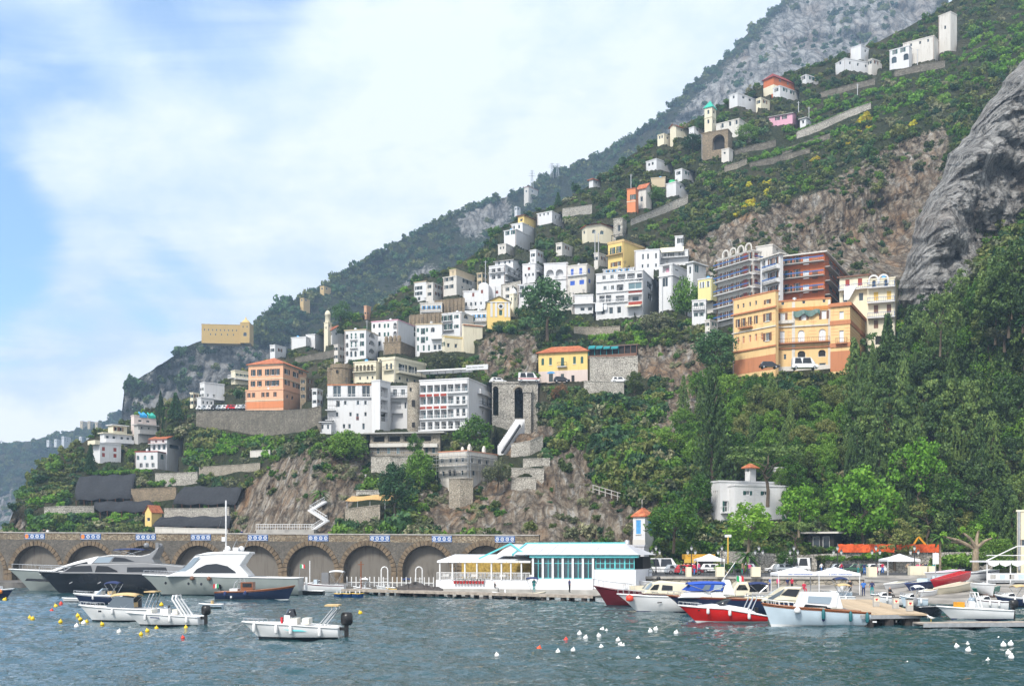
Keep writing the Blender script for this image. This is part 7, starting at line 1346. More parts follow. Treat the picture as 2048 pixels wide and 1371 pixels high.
def trunks(kind):
 if kind in TRUNKS:return TRUNKS[kind]
 out=[]
 for k in range(3):
  g=random.Random(k*7+1);m=MB();h={'umbrella':.80, 'cypress':.25, 'conifer':.9, 'araucaria':.97, 'pine':.8}.get(kind,.6);w=.022
  pts=[(0,0,-.12)]+[(g.uniform(-.02,.02)*i, g.uniform(-.02,.02)*i, h*i/5)for i in range(1,6)];m.tube(pts,[w*1.3, w*1.1, w, w*.85, w*.6, w*.25],7)
  if kind in('round', 'lacy', 'umbrella', 'pine'):
   for q in range(6):
    a=6.28*q/6+g.uniform(-.3,.3);z=h*g.uniform(.4,.75);m.tube([(0,0, z),(.12*math.cos(a),.12*math.sin(a), z+.10),(.30*math.cos(a),.30*math.sin(a), z+.20)],[w*.5, w*.35, w*.12],5)
  out.append(m.mesh('trunk', PBARK if kind in('lacy',)else BARK))
 TRUNKS[kind]=out;return out
def tree(name, label, px, yb, hp, wp, kind, mat, D=None, group=None, sd=None):
 D=D if D else tD(px, min(yb,1139))-.5;p=P(px, yb, D);h, w=hp/F*D, wp/F*D;k=rng.randrange(3)if sd is None else sd
 t=thing(name, label, 'tree', p, rng.uniform(0,6.28), group)
 link('trunk', trunks(kind)[k], t, scl=(w if kind not in('araucaria', 'conifer', 'cypress')else h*.5, w if kind not in('araucaria', 'conifer', 'cypress')else h*.5, h));link('crown', crowns(kind, mat)[k], t, scl=(w, w, h));return t
TREES=[('evergreen_tree', 'huge dark round evergreen standing in the middle of the village',1095,668,112,118, 'round', 'dark',301),('cypress', 'tall narrow dark cypress beside the tarpaulin house',321,860,76,21, 'cypress', 'dark',333),('cedar', 'dark ragged cedar right of the cypress',351,840,56,38, 'conifer', 'dark',338),('norfolk_pine', 'very tall tiered dark conifer in front of the road cliff',1425,1000,262,112, 'araucaria', 'pine',206),('plane_tree', 'big bright green tree behind the orange fence',1728,1092,158,150, 'round', 'bright',194),('lime_tree', 'broad yellow-green tree right of the blue-shuttered cottage',1347,1094,100,120, 'round', 'green',190),('plane_tree', 'loose bright tree in front of the modern villa',1496,1096,98,116, 'lacy', 'bright',186),('plane_tree', 'upright spring green tree right of the modern villa',1598,1062,100,90, 'lacy', 'bright',193),('acacia', 'bright green tree on the wooded slope above the orange fence',1838,1010,142,118, 'lacy', 'bright',198),('acacia', 'second bright tree below and right of the slope acacia',1893,1060,110,105, 'lacy', 'green',196),('lime_tree', 'round mid green tree between the tiered conifer and the modern villa',1396,1030,82,66, 'round', 'green',201),('umbrella_pine', 'leaning umbrella pine over the modern villa roof',1535,1000,112,140, 'umbrella', 'pine',197),('umbrella_pine', 'low dark umbrella pine behind the parked cars',1590,1120,76,100, 'umbrella', 'pine',188),('pine_tree', 'ragged olive pine behind the orange fence',1790,1130,90,100, 'pine', 'scrub',187),('round_tree', 'round dark tree hiding the farmhouse terrace',1312,410,42,42, 'round', 'green', None),('stone_pine', 'broad dark tree behind the chapel belfry',683,652,52,44, 'round', 'dark',395),('evergreen_tree', 'dark ivy-like tree right of the apartment block',1372,648,100,64, 'round', 'green',306),('olive_tree', 'large grey olive below the apartment block',1312,676,50,78, 'round', 'grey',295),('olive_tree', 'grey olive right of the scaffolded house',995,975,62,62, 'round', 'grey',231),('evergreen_tree', 'dark tree left of the scaffolded house',840,985,85,70, 'round', 'green',240),('evergreen_tree', 'dark bushy tree right of the straw awning',790,1025,100,80, 'round', 'dark',221),('evergreen_tree', 'dark tree clump under the white lift tower',690,930,70,100, 'round', 'green',256),('evergreen_tree', 'green tree in front of the terraced hotel',950,905,75,70, 'round', 'green',262),('small_tree', 'small tree in front of the stone annexe',830,908,42,38, 'round', 'green',260),('evergreen_tree', 'grey-green tree mass right of the cream hotel',880,750,48,78, 'round', 'grey',300),('small_tree', 'dark tree at the foot of the bell tower arch',1385,305,36,50, 'round', 'dark', None),('small_tree', 'dark pine left of the bell tower',1400,262,30,26, 'round', 'dark', None),('small_tree', 'rounded green tree below the old church',1495,285,36,50, 'round', 'green', None),('rust_bush_tree', 'rust-leaved tree above the white van road',1120,805,40,38, 'round', 'brown',272),('evergreen_tree', 'dark tree overhanging the road right of the white van',1270,790,48,44, 'round', 'scrub',262),('evergreen_tree', 'dark green tree below the orange palazzo at its left corner',1430,740,80,95, 'round', 'dark',246),('pine_tree', 'tall dark pine against the rock face',1880,700,110,80, 'pine', 'pine',205),('palm_tree_hedge', 'round clipped bush beside the lamp on the promenade',1573,1140,46,48, 'round', 'green',184),('cypress', 'pointed dark conifer on the ridge left of the orange tower',1116,412,28,20, 'conifer', 'dark', None),('cypress', 'dark conifer beside the stepped villa',181,942,55,28, 'conifer', 'dark',318)]
for nm, lab, px, yb, hp, wp, kd, mt, D in TREES:tree(nm, lab, px, yb, hp, wp, kd, mt, D)
# the wood on the right-hand slope: every trunk its own tree
WOOD_POLY=[(1400,775),(1470,790),(1600,806),(1740,792),(1800,770),(1830,720),(1900,680),(1960,620),(2060,580),(2060,1110),(1900,1090),(1760,1080),(1640,1060),(1560,1000),(1480,960),(1400,940),(1330,900)]
g=random.Random(5);placed=[]
wx, wy=[],[]
for _ in range(6000):
 x, y=g.uniform(1320,2070), g.uniform(480,1110)
 if not inpoly(np.array([x]), np.array([y]), WOOD_POLY)[0]:continue
 if any((x-a)**2/900+(y-b)**2/420<1 for a, b in placed):continue
 placed.append((x, y))
placed.sort(key=lambda q:q[1])
for x, y in placed:
 D=tD(x, y)-1.5;r=g.random();right=x>1700
 if right:kd, mt, hp, wp, kn=(('conifer', 'pine', g.uniform(85,125), g.uniform(50,66), 'cedar')if r<.38 else('pine', 'pine', g.uniform(80,115), g.uniform(70,95), 'pine_tree')if r<.66 else('cypress', 'pine', g.uniform(80,120), g.uniform(24,34), 'cypress')if r<.78 else('round', 'scrub', g.uniform(45,75), g.uniform(52,78), 'oak')if r<.86 else('round', 'green', g.uniform(50,80), g.uniform(56,80), 'oak')if r<.95 else('lacy', 'green', g.uniform(55,80), g.uniform(50,70), 'acacia'))
 else:kd, mt, hp, wp, kn=(('round', 'green', g.uniform(42,70), g.uniform(46,66), 'oak')if r<.40 else('round', 'scrub', g.uniform(42,66), g.uniform(46,66), 'oak')if r<.62 else('lacy', 'green', g.uniform(45,66), g.uniform(44,62), 'acacia')if r<.84 else('conifer', 'pine', g.uniform(70,100), g.uniform(36,48), 'cedar'))
 if right:hp*=1.3;wp*=1.2
 if y>1000 and right:hp*=.75
 where=('top rank of the wood ' if y<690 else 'upper wood ' if y<790 else 'middle of the wood ' if y<890 else 'lower wood ' if y<990 else 'shore-side wood ')+('beside the tiered conifer' if x<1480 else 'below the orange palazzo' if x<1600 else 'below the palazzo van' if x<1710 else 'under the cream apartment house' if x<1800 else 'left of the rock face foot' if x<1880 else 'under the rock face' if x<1970 else 'at the right picture edge')
 look={'cedar':'dark tiered cedar', 'pine_tree':'dark spreading pine', 'cypress':'narrow dark cypress', 'oak':'round-headed oak' if mt=='green' else 'dull olive oak', 'acacia':'loose light green acacia'}[kn]
 tree(kn, look+' in the '+where, x, y+6, hp, wp, kd, mt, D, look+', '+where)
 # masks: nothing grows in front of facades, walls and nets
occ=np.zeros(_bx.shape, bool)
for v in VOLS:
 q=[]
 for u, w2, z in((-v['wL'],0,0),(0,0,0),(0, v['wR'],0),(0, v['wR'], v['h']),(0,0, v['h']),(-v['wL'],0, v['h'])):
  pt=v['C']+Matrix.Rotation(-v['aw'],3, 'Z')@Vector((u, w2, z));q.append((1024+F*pt.x/pt.y, YH-F*(pt.z-H)/pt.y))
 occ|=inpoly(_bx, _by, q)
for q in MASKS+[[(984,760),(1080,760),(1070,870),(1040,862),(1010,905),(985,905),(984,830)],[(385,805),(650,800),(650,822),(385,826)],[(1080,745),(1290,745),(1290,775),(1080,770)],[(690,985),(780,985),(780,1015),(690,1015)],[(510,1040),(660,1000),(660,1066),(510,1066)],[(1560,715),(1660,715),(1660,742),(1560,742)]]:occ|=inpoly(_bx, _by, q)
def occupied(px, py):
 u=np.clip((px+160)/4,0, occ.shape[1]-1).astype(int);v=np.clip((py+260)/4,0, occ.shape[0]-1).astype(int);return occ[v, u]
tcol={}
def bush_set(tagname, mats, n=2, per=34, leaf=.17):
 c=bpy.data.collections.new(tagname)
 for i, mt in enumerate(mats):
  for k in range(n):
   s=100+i*10+k;cc=clumps(11, s, lambda g, i:(g.uniform(-.62,.62), g.uniform(-.62,.62), g.uniform(.12,.85)));o=bpy.data.objects.new('%s_%02d'%(tagname, i*n+k), leaves('bush', cc,[.30+.16*((j*7)%5)/5 for j in range(11)], per, leaf, LV[mt], s));c.objects.link(o)
 return c
def scatter(name, label, cat, pos, scl, idx, coll, seed=0):
 n=len(pos);g=np.random.default_rng(seed);me=bpy.data.meshes.new(name);me.vertices.add(n);me.vertices.foreach_set('co', np.asarray(pos, np.float32).ravel())
 a=me.attributes.new('scl', 'FLOAT_VECTOR', 'POINT');a.data.foreach_set('vector', np.asarray(scl, np.float32).ravel())
 a=me.attributes.new('rot', 'FLOAT_VECTOR', 'POINT');r=np.zeros((n,3));r[:,2]=g.uniform(0,6.28, n);r[:,:2]=g.uniform(-.2,.2,(n,2));a.data.foreach_set('vector', r.astype(np.float32).ravel())
 a=me.attributes.new('idx', 'INT', 'POINT');a.data.foreach_set('value', np.asarray(idx, np.int32))
 o=link(name, me);tag(o, label, cat, None, 'stuff');gt=bpy.data.node_groups.new(name, 'GeometryNodeTree')
 gt.interface.new_socket('Geometry', in_out='INPUT', socket_type='NodeSocketGeometry');gt.interface.new_socket('Geometry', in_out='OUTPUT', socket_type='NodeSocketGeometry')
 gi, go, ip, ci=gt.nodes.new('NodeGroupInput'), gt.nodes.new('NodeGroupOutput'), gt.nodes.new('GeometryNodeInstanceOnPoints'), gt.nodes.new('GeometryNodeCollectionInfo')
 ci.inputs[0].default_value=coll;ci.inputs['Separate Children'].default_value=True;ci.inputs['Reset Children'].default_value=True;ip.inputs['Pick Instance'].default_value=True
 def na(nm, ty):q=gt.nodes.new('GeometryNodeInputNamedAttribute');q.data_type=ty;q.inputs[0].default_value=nm;return q.outputs[0]
 Lk=gt.links.new;Lk(gi.outputs[0], ip.inputs['Points']);Lk(ci.outputs[0], ip.inputs['Instance']);Lk(na('idx', 'INT'), ip.inputs['Instance Index']);Lk(na('scl', 'FLOAT_VECTOR'), ip.inputs['Scale'])
 e2r=gt.nodes.new('FunctionNodeEulerToRotation');Lk(na('rot', 'FLOAT_VECTOR'), e2r.inputs[0]);Lk(e2r.outputs[0], ip.inputs['Rotation']);Lk(ip.outputs[0], go.inputs[0]);o.modifiers.new('scatter', 'NODES').node_group=gt;return o
g=np.random.default_rng(11)
bc=bush_set('bush',['scrub', 'grey', 'green', 'bright', 'yellow', 'brown', 'dark'])
def hill_points():
 n=37000;px=g.uniform(-120,2300, n);py=g.uniform(-120,1139, n);cy=lin(CREST, px);ok=(py>cy-1)&(py<np.where(px>1290,1136,1100))
 px, py=px[ok], py[ok];D=terrD(px, py);n=len(px);b=bare(px, py);nz=fbm(px/60, py/45, px*0,4,71)+fbm(px/18, py/14, px*0,3,73)*.6
 r=np.clip(g.lognormal(.34,.34, n),.7,3.2)*(1-.35*b);dens=np.where(b>.5,.05+.75*(nz>.10),.95)
 rp=r*F/D;keep=(g.random(n)<dens)&~occupied(px, py-rp*.75)&~occupied(px, py+2)&~occupied(px-rp*.5, py-rp*.5)&~occupied(px+rp*.5, py-rp*.5)
 wood=inpoly(px, py, WOOD_POLY);keep&=~(wood&(g.random(n)<.35))
 px, py, D, r, b, nz=(q[keep]for q in(px, py, D, r, b, nz));n=len(px);u=g.random(n)+nz*.9
 ty=np.select([u<-.42, u<.34, u<.56, u<.80, u<.94],[5,0,6,2,1],0);garden=(inpoly(px, py,[(1480,300),(1620,200),(1780,130),(2060,20),(2060,130),(1800,220),(1560,330)])|inpoly(px, py,[(360,880),(545,870),(560,935),(420,950)])|inpoly(px, py,[(60,1000),(200,990),(300,1040),(60,1060)])|inpoly(px, py,[(1180,660),(1300,640),(1300,690),(1180,690)])|inpoly(px, py,[(820,500),(960,500),(900,540),(800,590)]))
 ty=np.where(garden&(g.random(n)<.5),3, ty);ty=np.where((g.random(n)<.035)&inpoly(px, py,[(1380,380),(1650,230),(1860,230),(1640,370),(1450,450)]),4, ty);ty=np.where((b>.5)&(g.random(n)<.5),1, ty)
 return px, py, D, r, ty
px, py, D, r, ty=hill_points()
# clipped green rows on the terraces
rows=[(450,893,545,884),(440,884,540,876),(375,909,470,902),(300,968,360,962),(90,1032,190,1030),(190,946,300,942),(1182,676,1300,664),(1620,232,1760,180),(1600,262,1740,208),(1500,322,1640,282)]
for x0, y0, x1, y1 in rows:
 k=int(math.hypot(x1-x0, y1-y0)/4);f=np.linspace(0,1, k);X, Y=x0+(x1-x0)*f, y0+(y1-y0)*f+g.uniform(-1.5,1.5, k);px=np.append(px, X);py=np.append(py, Y);D=np.append(D, terrD(X, Y)-1.5);r=np.append(r, g.uniform(.7,1.2, k));ty=np.append(ty, np.where(g.random(k)<.75,3,2))
for x0, y0, x1, y1, d0, k, rr in((1325,1136,1400,1136,188,26,.9),(1440,1136,1490,1138,172,16,.7),(1490,1112,1560,1104,189,22,1.0),(1640,1118,1780,1112,187.3,26,.7),(1870,1128,1960,1122,186,40,1.2),(1890,1142,1905,1142,168,8,.8),(1600,1104,1990,1098,189.5,60,1.1),(1310,1100,1420,1104,193,40,1.3)):
 f=np.linspace(0,1, k);px=np.append(px, x0+(x1-x0)*f+g.uniform(-3,3, k));py=np.append(py, y0+(y1-y0)*f+g.uniform(-3,3, k));D=np.append(D, d0+g.uniform(-.5,.5, k));r=np.append(r, g.uniform(.6,1.3, k)*rr);ty=np.append(ty, np.select([g.random(k)<.3, g.random(k)<.4],[0,3],2))
pos=np.stack([(px-1024)/F*D, D, H+(YH-py)/F*D-r*.35],1);scl=np.stack([r*1.05, r*1.05, r*g.uniform(.75,1.25, len(r))],1)
scatter('hillside_scrub', 'dense mixed green scrub and shrubs covering the village hillside', 'scrub', pos, scl, ty*2+g.integers(0,2, len(ty)), bc,3)
# woods on the mountain and the far headland
fc=bush_set('far_tree',['far', 'dark', 'scrub'],2,26,.20)
n=15000;px=g.uniform(205,1800, n);py=g.uniform(-40,1000, n);ok=(py>lin(RIDGE, px)-2)&(py<lin(CREST, px)+14);px, py=px[ok], py[ok];b=mbare(px, py);nz=fbm(px/70, py/50, px*0,4,81);ok=g.random(len(px))<np.where(b>.4,.10+.35*(nz>.05),.95);px, py=px[ok], py[ok];D=mtnD(px, py);r=np.clip(g.lognormal(1.25,.35, len(px)),1.6,7.5)
# single trees standing along the ridge line
xr=g.uniform(500,1560,150);yr=lin(RIDGE, xr)+3;px=np.append(px, xr);py=np.append(py, yr);D=np.append(D, mtnD(xr, yr));r=np.append(r, g.uniform(2.5,6.0,150))
pos=np.stack([(px-1024)/F*D, D, H+(YH-py)/F*D-r*.3],1);scl=np.stack([r, r, r*g.uniform(.8,1.3, len(r))],1);scatter('mountain_woods', 'dark woods and scrub covering the blue mountain behind the village', 'woods', pos, scl, g.integers(0,6, len(r)), fc,4)
n=2600;px=g.uniform(-200,410, n);py=g.uniform(815,1080, n);ok=py>lin([(-220,955),(-100,925),(0,893),(60,881),(120,866),(160,856),(215,840),(228,824),(240,822),(300,850),(420,1010)], px)-1;px, py=px[ok], py[ok];D=farD(px, py);r=np.clip(g.lognormal(1.6,.3, len(px)),2.5,9);ok=g.random(len(px))<np.clip(1.1-(py-950)/80,.25,1);px, py, D, r=px[ok], py[ok], D[ok], r[ok]
pos=np.stack([(px-1024)/F*D, D, H+(YH-py)/F*D-r*.3],1);scatter('headland_woods', 'blue-green woods on the far headland at the left', 'woods', pos, np.stack([r, r, r],1), g.integers(0,6, len(r)), fc,5)
# haze
m=MB();m.box(-1500,1500,-60,2150,-6,960);hz=m.build('haze', None);hm=bpy.data.materials.new('haze_air');hm.use_nodes=True;ht=hm.node_tree;ht.nodes.clear();ho=ht.nodes.new('ShaderNodeOutputMaterial');pv=ht.nodes.new('ShaderNodeVolumePrincipled');pv.inputs['Color'].default_value=(.50,.72,1.0,1);pv.inputs['Density'].default_value=0.00029;pv.inputs['Anisotropy'].default_value=0.1;ht.links.new(pv.outputs[0], ho.inputs['Volume']);hz.data.materials.clear();hz.data.materials.append(hm);tag(hz, 'thin pale blue haze over the whole bay', 'haze', None, 'stuff')

# ================================================================== small things
def buoy(px, py, mat, label, grp, k=1.0):
 D=depth_on(py+4);r=5.2*k/F*D;m=MB();m.lathe([(.01,-r*.6),(r*.8,-r*.4),(r,.1*r),(r*.85, r*.7),(r*.4, r*1.1),(r*.22, r*1.25),(r*.22, r*1.6),(.01, r*1.65)],10)
 p=P(px, YH, D);o=m.build('mooring_buoy', mat, None, True,(p.x, p.y,.02));o.rotation_euler=(rng.uniform(-.4,.4), rng.uniform(-.4,.4),0);tag(o, label, 'buoy', grp)
YB, RB, WB=gel('yellow_buoy',(.70,.48,.0),.4), gel('red_buoy',(.65,.03,.01),.4), gel('white_buoy',(.78,.78,.76),.4)
for i,(x, y)in enumerate([(9,1196),(112,1209),(60,1232),(65,1234),(121,1240),(156,1228),(161,1235),(173,1240),(205,1245),(282,1265),(295,1258),(313,1253),(372,1252),(323,1206),(721,1222)]):buoy(x, y, YB, 'yellow mooring buoy floating among the left motorboats', 'yellow buoys on the left',.85)
for x, y, l in((103,1218, 'red buoy farthest from shore of the left red pair'),(122,1204, 'red buoy beside the navy day cruiser bow'),(366,1272, 'red buoy alone in front of the open motorboats')):buoy(x, y, RB, l, 'red buoys',.8)
buoy(1078,1294, paint('orange_ball',(.75,.08,.01)), 'bright orange ball buoy alone in the middle of the bay', 'red buoys',1.05);buoy(1132,1277, RB, 'red and white buoy left of the white buoy cluster', 'red buoys',1)
for i,(x, y)in enumerate([(153,1249),(167,1243),(238,1260),(994,1307),(1116,1300),(1146,1297),(1203,1291),(1236,1277),(1240,1286),(1245,1289),(1159,1264),(1171,1272),(1198,1268),(1204,1256),(1213,1260),(1276,1314),(1301,1259),(1311,1255),(1352,1262)]):buoy(x, y, WB, 'white mooring buoy in the open water between the boat groups', 'white buoys mid-water',.95)
for i,(x, y)in enumerate([(1814,1327),(1914,1291),(1935,1288),(1936,1297),(1994,1277),(2007,1287),(2021,1285),(2017,1303),(2022,1311),(1976,1320)]):buoy(x, y, WB, 'white pear buoy in the dark water on the right', 'white buoys on the right',1.15)
t=thing('gull', 'white gull standing on the end of the low pontoon', 'bird', Pz(1868,1243,.47)+Vector((0,.6,0)),2.4);m=MB();m.grid([[(x, r*math.cos(a),.28+z+r*math.sin(a))for a in[i*1.047 for i in range(6)]]for x, r, z in((-.3,.01,.02),(-.15,.07,.0),(0,.1,.02),(.14,.08,.07),(.2,.05,.13),(.25,.055,.17),(.31,.03,.17),(.37,.006,.16))], True);m.build('body', WB, t, True);m=MB();m.grid([[(-.34, y,.31),(.1, y,.36)]for y in(-.1,0,.1)]);m.build('wing', GREY, t);m=MB();m.bar((0,.04,0),(0,.04,.2),.02);m.bar((0,-.04,0),(0,-.04,.2),.02);m.build('legs', SHY, t)
# -- cars and vans
TYRE=paint('tyre',(.02,.02,.02),.9);LAMPG=glassy('headlight_glass',(.4,.4,.38),.1);CARS={'white':gel('car_white',(.7,.7,.7)), 'silver':gel('car_silver',(.38,.42,.46)), 'blue':gel('car_blue',(.04,.10,.22)), 'red':gel('car_red',(.5,.02,.03)), 'dark':gel('car_dark',(.03,.03,.035)), 'green':gel('car_green',(.03,.10,.06))}
def car(loc, rz, c, label, kind='car', grp=None):
 L, Wd, hb, hr=(4.1,1.7,.85,1.45)if kind=='car' else(5.3,2.0,1.1,2.4);t=thing('parked_car' if kind=='car' else 'van', label, 'car' if kind=='car' else 'van', loc, rz, grp);w=Wd/2
 body=[(0,.28),(0,.7),(.05, hb),(L-1.1, hb),(L-.1, hb-.18),(L,.55),(L,.28)];roof=[(.12, hb),(.5, hr),(2.5, hr),(3.3, hb)]if kind=='car' else[(.05, hb),(.1, hr),(3.8, hr),(4.7, hb)]
 def ex(nm, pts, k0, k1, mat):
  z0, z1=min(p[1]for p in pts), max(p[1]for p in pts);q=lambda z:w*(k0+(k1-k0)*(z-z0)/(z1-z0));n=len(pts);m=MB();m.v=[(x, q(z), z)for x, z in pts]+[(x,-q(z), z)for x, z in pts];m.f=[tuple(range(n)), tuple(range(2*n-1, n-1,-1))]+[(i, n+i, n+(i+1)%n,(i+1)%n)for i in range(n)];m.m=[0]*len(m.f);o=m.build(nm, mat, t);b=o.modifiers.new('b', 'BEVEL');b.width=.07;b.segments=2;return o
 ex('body', body,1,.97, CARS[c]);ex('roof', roof,.94,.80, CARS[c]);x0, x1=(.62,2.45)if kind=='car' else(.5,3.6);z0, z1=hb+.06, hr-.1
 for s in(1,-1):
  for a, b2 in((x0,(x0+x1)/2-.04),((x0+x1)/2+.04, x1+.35)):m=MB();y=lambda z:s*(w*(.94-.14*(z-hb)/(hr-hb))+.012);m.add([(a, y(z0), z0),(b2, y(z0), z0),(b2-.3, y(z1), z1),(a+.12, y(z1), z1)],[(0,1,2,3)]);m.build('side_window', TINT, t)
  m=MB();m.box(L-.06, L+.012, s*w*.78-.16, s*w*.78+.16,.58,.72);m.build('headlight', LAMPG, t)
  for x in(.75, L-.8):m=MB();m.tube([(x, s*(w-.2),.31),(x, s*(w+.015),.31)],.31,10);o=m.build('wheel', TYRE, t);m=MB();m.tube([(x, s*(w+.0),.31),(x, s*(w+.022),.31)],.18,8);m.build('rim', STEEL, o)
 f=roof[2:];m=MB();(xa, za),(xb, zb)=f;m.add([(xb+.01,-w*.84, zb+.05),(xb+.01, w*.84, zb+.05),(xa+.05, w*.74, za-.08),(xa+.05,-w*.74, za-.08)],[(0,1,2,3)]);m.build('windscreen', TINT, t);return t
for x, D, rz, c, kd, lab in((1292,172,0, 'white', 'van', 'white delivery van beside the restaurant'),(1328,171,.25, 'silver', 'car', 'silver car just right of the white delivery van'),(1352,169,.2, 'red', 'car', 'red car parked before the lamp post'),(1400,184,0, 'white', 'car', 'white car half hidden behind the small gazebo'),(1512,186,3.1, 'silver', 'car', 'silver car at the left end of the parked row'),(1548,184,.1, 'silver', 'car', 'silver hatchback behind the round clipped bush'),(1580,186,3.0, 'white', 'car', 'white hatchback under the low umbrella pine'),(1618,185,3.2, 'white', 'van', 'white van in the middle of the parked row'),(1672,184,0, 'dark', 'car', 'dark car right of the parked white van'),(1700,186,3.1, 'silver', 'car', 'silver estate below the orange fence'),(1738,183,3.0, 'green', 'car', 'green car left of the large gazebo'),(1770,185,3.2, 'white', 'car', 'white car under the large gazebo edge')):p=P(x, YH, D);car((p.x, p.y, PROM+.01), rz, c, lab, kd)
for x, y, D, rz, c, kd, lab in((1036,764.5,280.6,.05, 'white', 'van', 'white minibus with red stripe crossing the road bridge'),(1222,766,271,0, 'white', 'car', 'white car by the ivy wall on the road'),(980,766,282.5,.3, 'white', 'car', 'white car at the terraced hotel entrance'),(1583,739,233,-.06, 'white', 'van', 'white van in front of the orange palazzo'),(1519,737,237,0, 'dark', 'car', 'dark car left of the palazzo van'),(1107,764.5,283,0, 'dark', 'car', 'dark car in front of the yellow house')):
 o=car(P(x, y, D), rz, c, lab, kd)
 if 'red stripe' in lab:m=MB();m.box(.1,5.1,-1.02,-1.005,.75,.95);m.build('red_stripe', CARS['red'], o)
for k in range(11):x=392+k*10+(8 if k>6 else 0);y=821.5-k*.25;c=['white', 'silver', 'white', 'dark', 'silver', 'white', 'red', 'white', 'silver', 'dark', 'white'][k];car(P(x, y-1, float(np.interp(x,[385,470,560],[336,333,322]))+1.2),.15, c, c+' car in the roadside row left of the salmon palazzo', 'car', 'cars along the coast road')
# -- people
def person_mesh(pose):
 J={'stand':[(0,0,.92),(0,0,1.15),(0,.01,1.38),(0,.01,1.5),(0,-.01,1.66),(.19,0,1.4),(.25,.02,1.14),(.24,-.04,.88),(-.19,0,1.4),(-.25,.02,1.14),(-.24,-.04,.88),(.1,0,.88),(.11,-.02,.48),(.11,.02,.07),(.12,-.13,.03),(-.1,0,.88),(-.11,-.02,.48),(-.11,.02,.07),(-.12,-.13,.03)], 'walk':[(0,0,.9),(0,-.02,1.15),(0,-.03,1.38),(0,-.03,1.5),(0,-.05,1.66),(.19,-.03,1.4),(.23,.14,1.16),(.22,.16,.92),(-.19,-.03,1.4),(-.23,-.16,1.18),(-.21,-.32,1.02),(.1,0,.88),(.11,-.2,.5),(.11,-.18,.08),(.12,-.32,.05),(-.1,0,.88),(-.11,.1,.48),(-.11,.34,.13),(-.12,.26,.03)], 'sit':[(0,0,.5),(0,.02,.75),(0,.03,.98),(0,.02,1.1),(0,0,1.26),(.19,.02,1.0),(.24,-.05,.76),(.2,-.28,.7),(-.19,.02,1.0),(-.24,-.05,.76),(-.2,-.28,.7),(.1,0,.48),(.12,-.42,.48),(.12,-.42,.06),(.12,-.55,.03),(-.1,0,.48),(-.12,-.42,.48),(-.12,-.42,.06),(-.12,-.55,.03)]}[pose]
 E=[(0,1),(1,2),(2,3),(3,4),(2,5),(5,6),(6,7),(2,8),(8,9),(9,10),(0,11),(11,12),(12,13),(13,14),(0,15),(15,16),(16,17),(17,18)]
 rad=[.15,.14,.15,.06,.105,.065,.05,.038,.065,.05,.038,.095,.065,.045,.035,.095,.065,.045,.035]
 me=bpy.data.meshes.new('person');me.from_pydata(J, E,[]);o=bpy.data.objects.new('person_proto', me);col.objects.link(o);o.modifiers.new('k', 'SKIN')
 for i, v in enumerate(me.skin_vertices[0].data):v.radius=(rad[i], rad[i]*(.75 if i in(0,1,2)else 1));v.use_root=i==0
 o.modifiers.new('u', 'SUBSURF').levels=1;o.modifiers['u'].render_levels=1
 e=o.evaluated_get(bpy.context.evaluated_depsgraph_get());out=bpy.data.meshes.new_from_object(e);bpy.data.objects.remove(o)
 zs, zp, zh=J[3][2]-.04, J[0][2]+.04, J[4][2]+.02;mi=[]
 for f in out.polygons:
  c=f.center;arm=abs(c.x)>.2 and c.z>J[0][2]-.1;leg=c.z<.1
  mi.append(3 if c.z>zh or(c.z>zs+.06 and c.y>J[4][1]+.04)else 0 if c.z>zs or(arm and c.z<J[2][2]-.22)else 1 if c.z>zp and not(pose=='sit' and c.y<-.15 and abs(c.x)<.2)else 4 if leg else 2)
 out.polygons.foreach_set('use_smooth',[True]*len(mi));return out, mi
SKIN=paint('skin',(.50,.30,.21),.6);HAIR=paint('hair',(.03,.02,.015),.7);SHOE=paint('shoe',(.05,.045,.04),.8);PM={k:person_mesh(k)for k in('stand', 'walk', 'sit')}
CL={n:paint('cloth_'+n, c,.9)for n, c in dict(blue=(.04,.16,.5), red=(.5,.02,.06), white=(.7,.7,.7), black=(.015,.015,.018), grey=(.2,.2,.2), navy=(.02,.03,.1), pink=(.6,.08,.2), teal=(.03,.3,.3), tan=(.4,.3,.2)).items()}
def person(p, rz, pose, top, bot, label, k=1.0):
 me, mi=PM[pose];me=me.copy();me.materials.clear()
 for q in(SKIN, CL[top], CL[bot], HAIR, SHOE):me.materials.append(q)
 me.polygons.foreach_set('material_index', mi);tag(link('person', me, None, p, rz, scl=k), label, 'person')
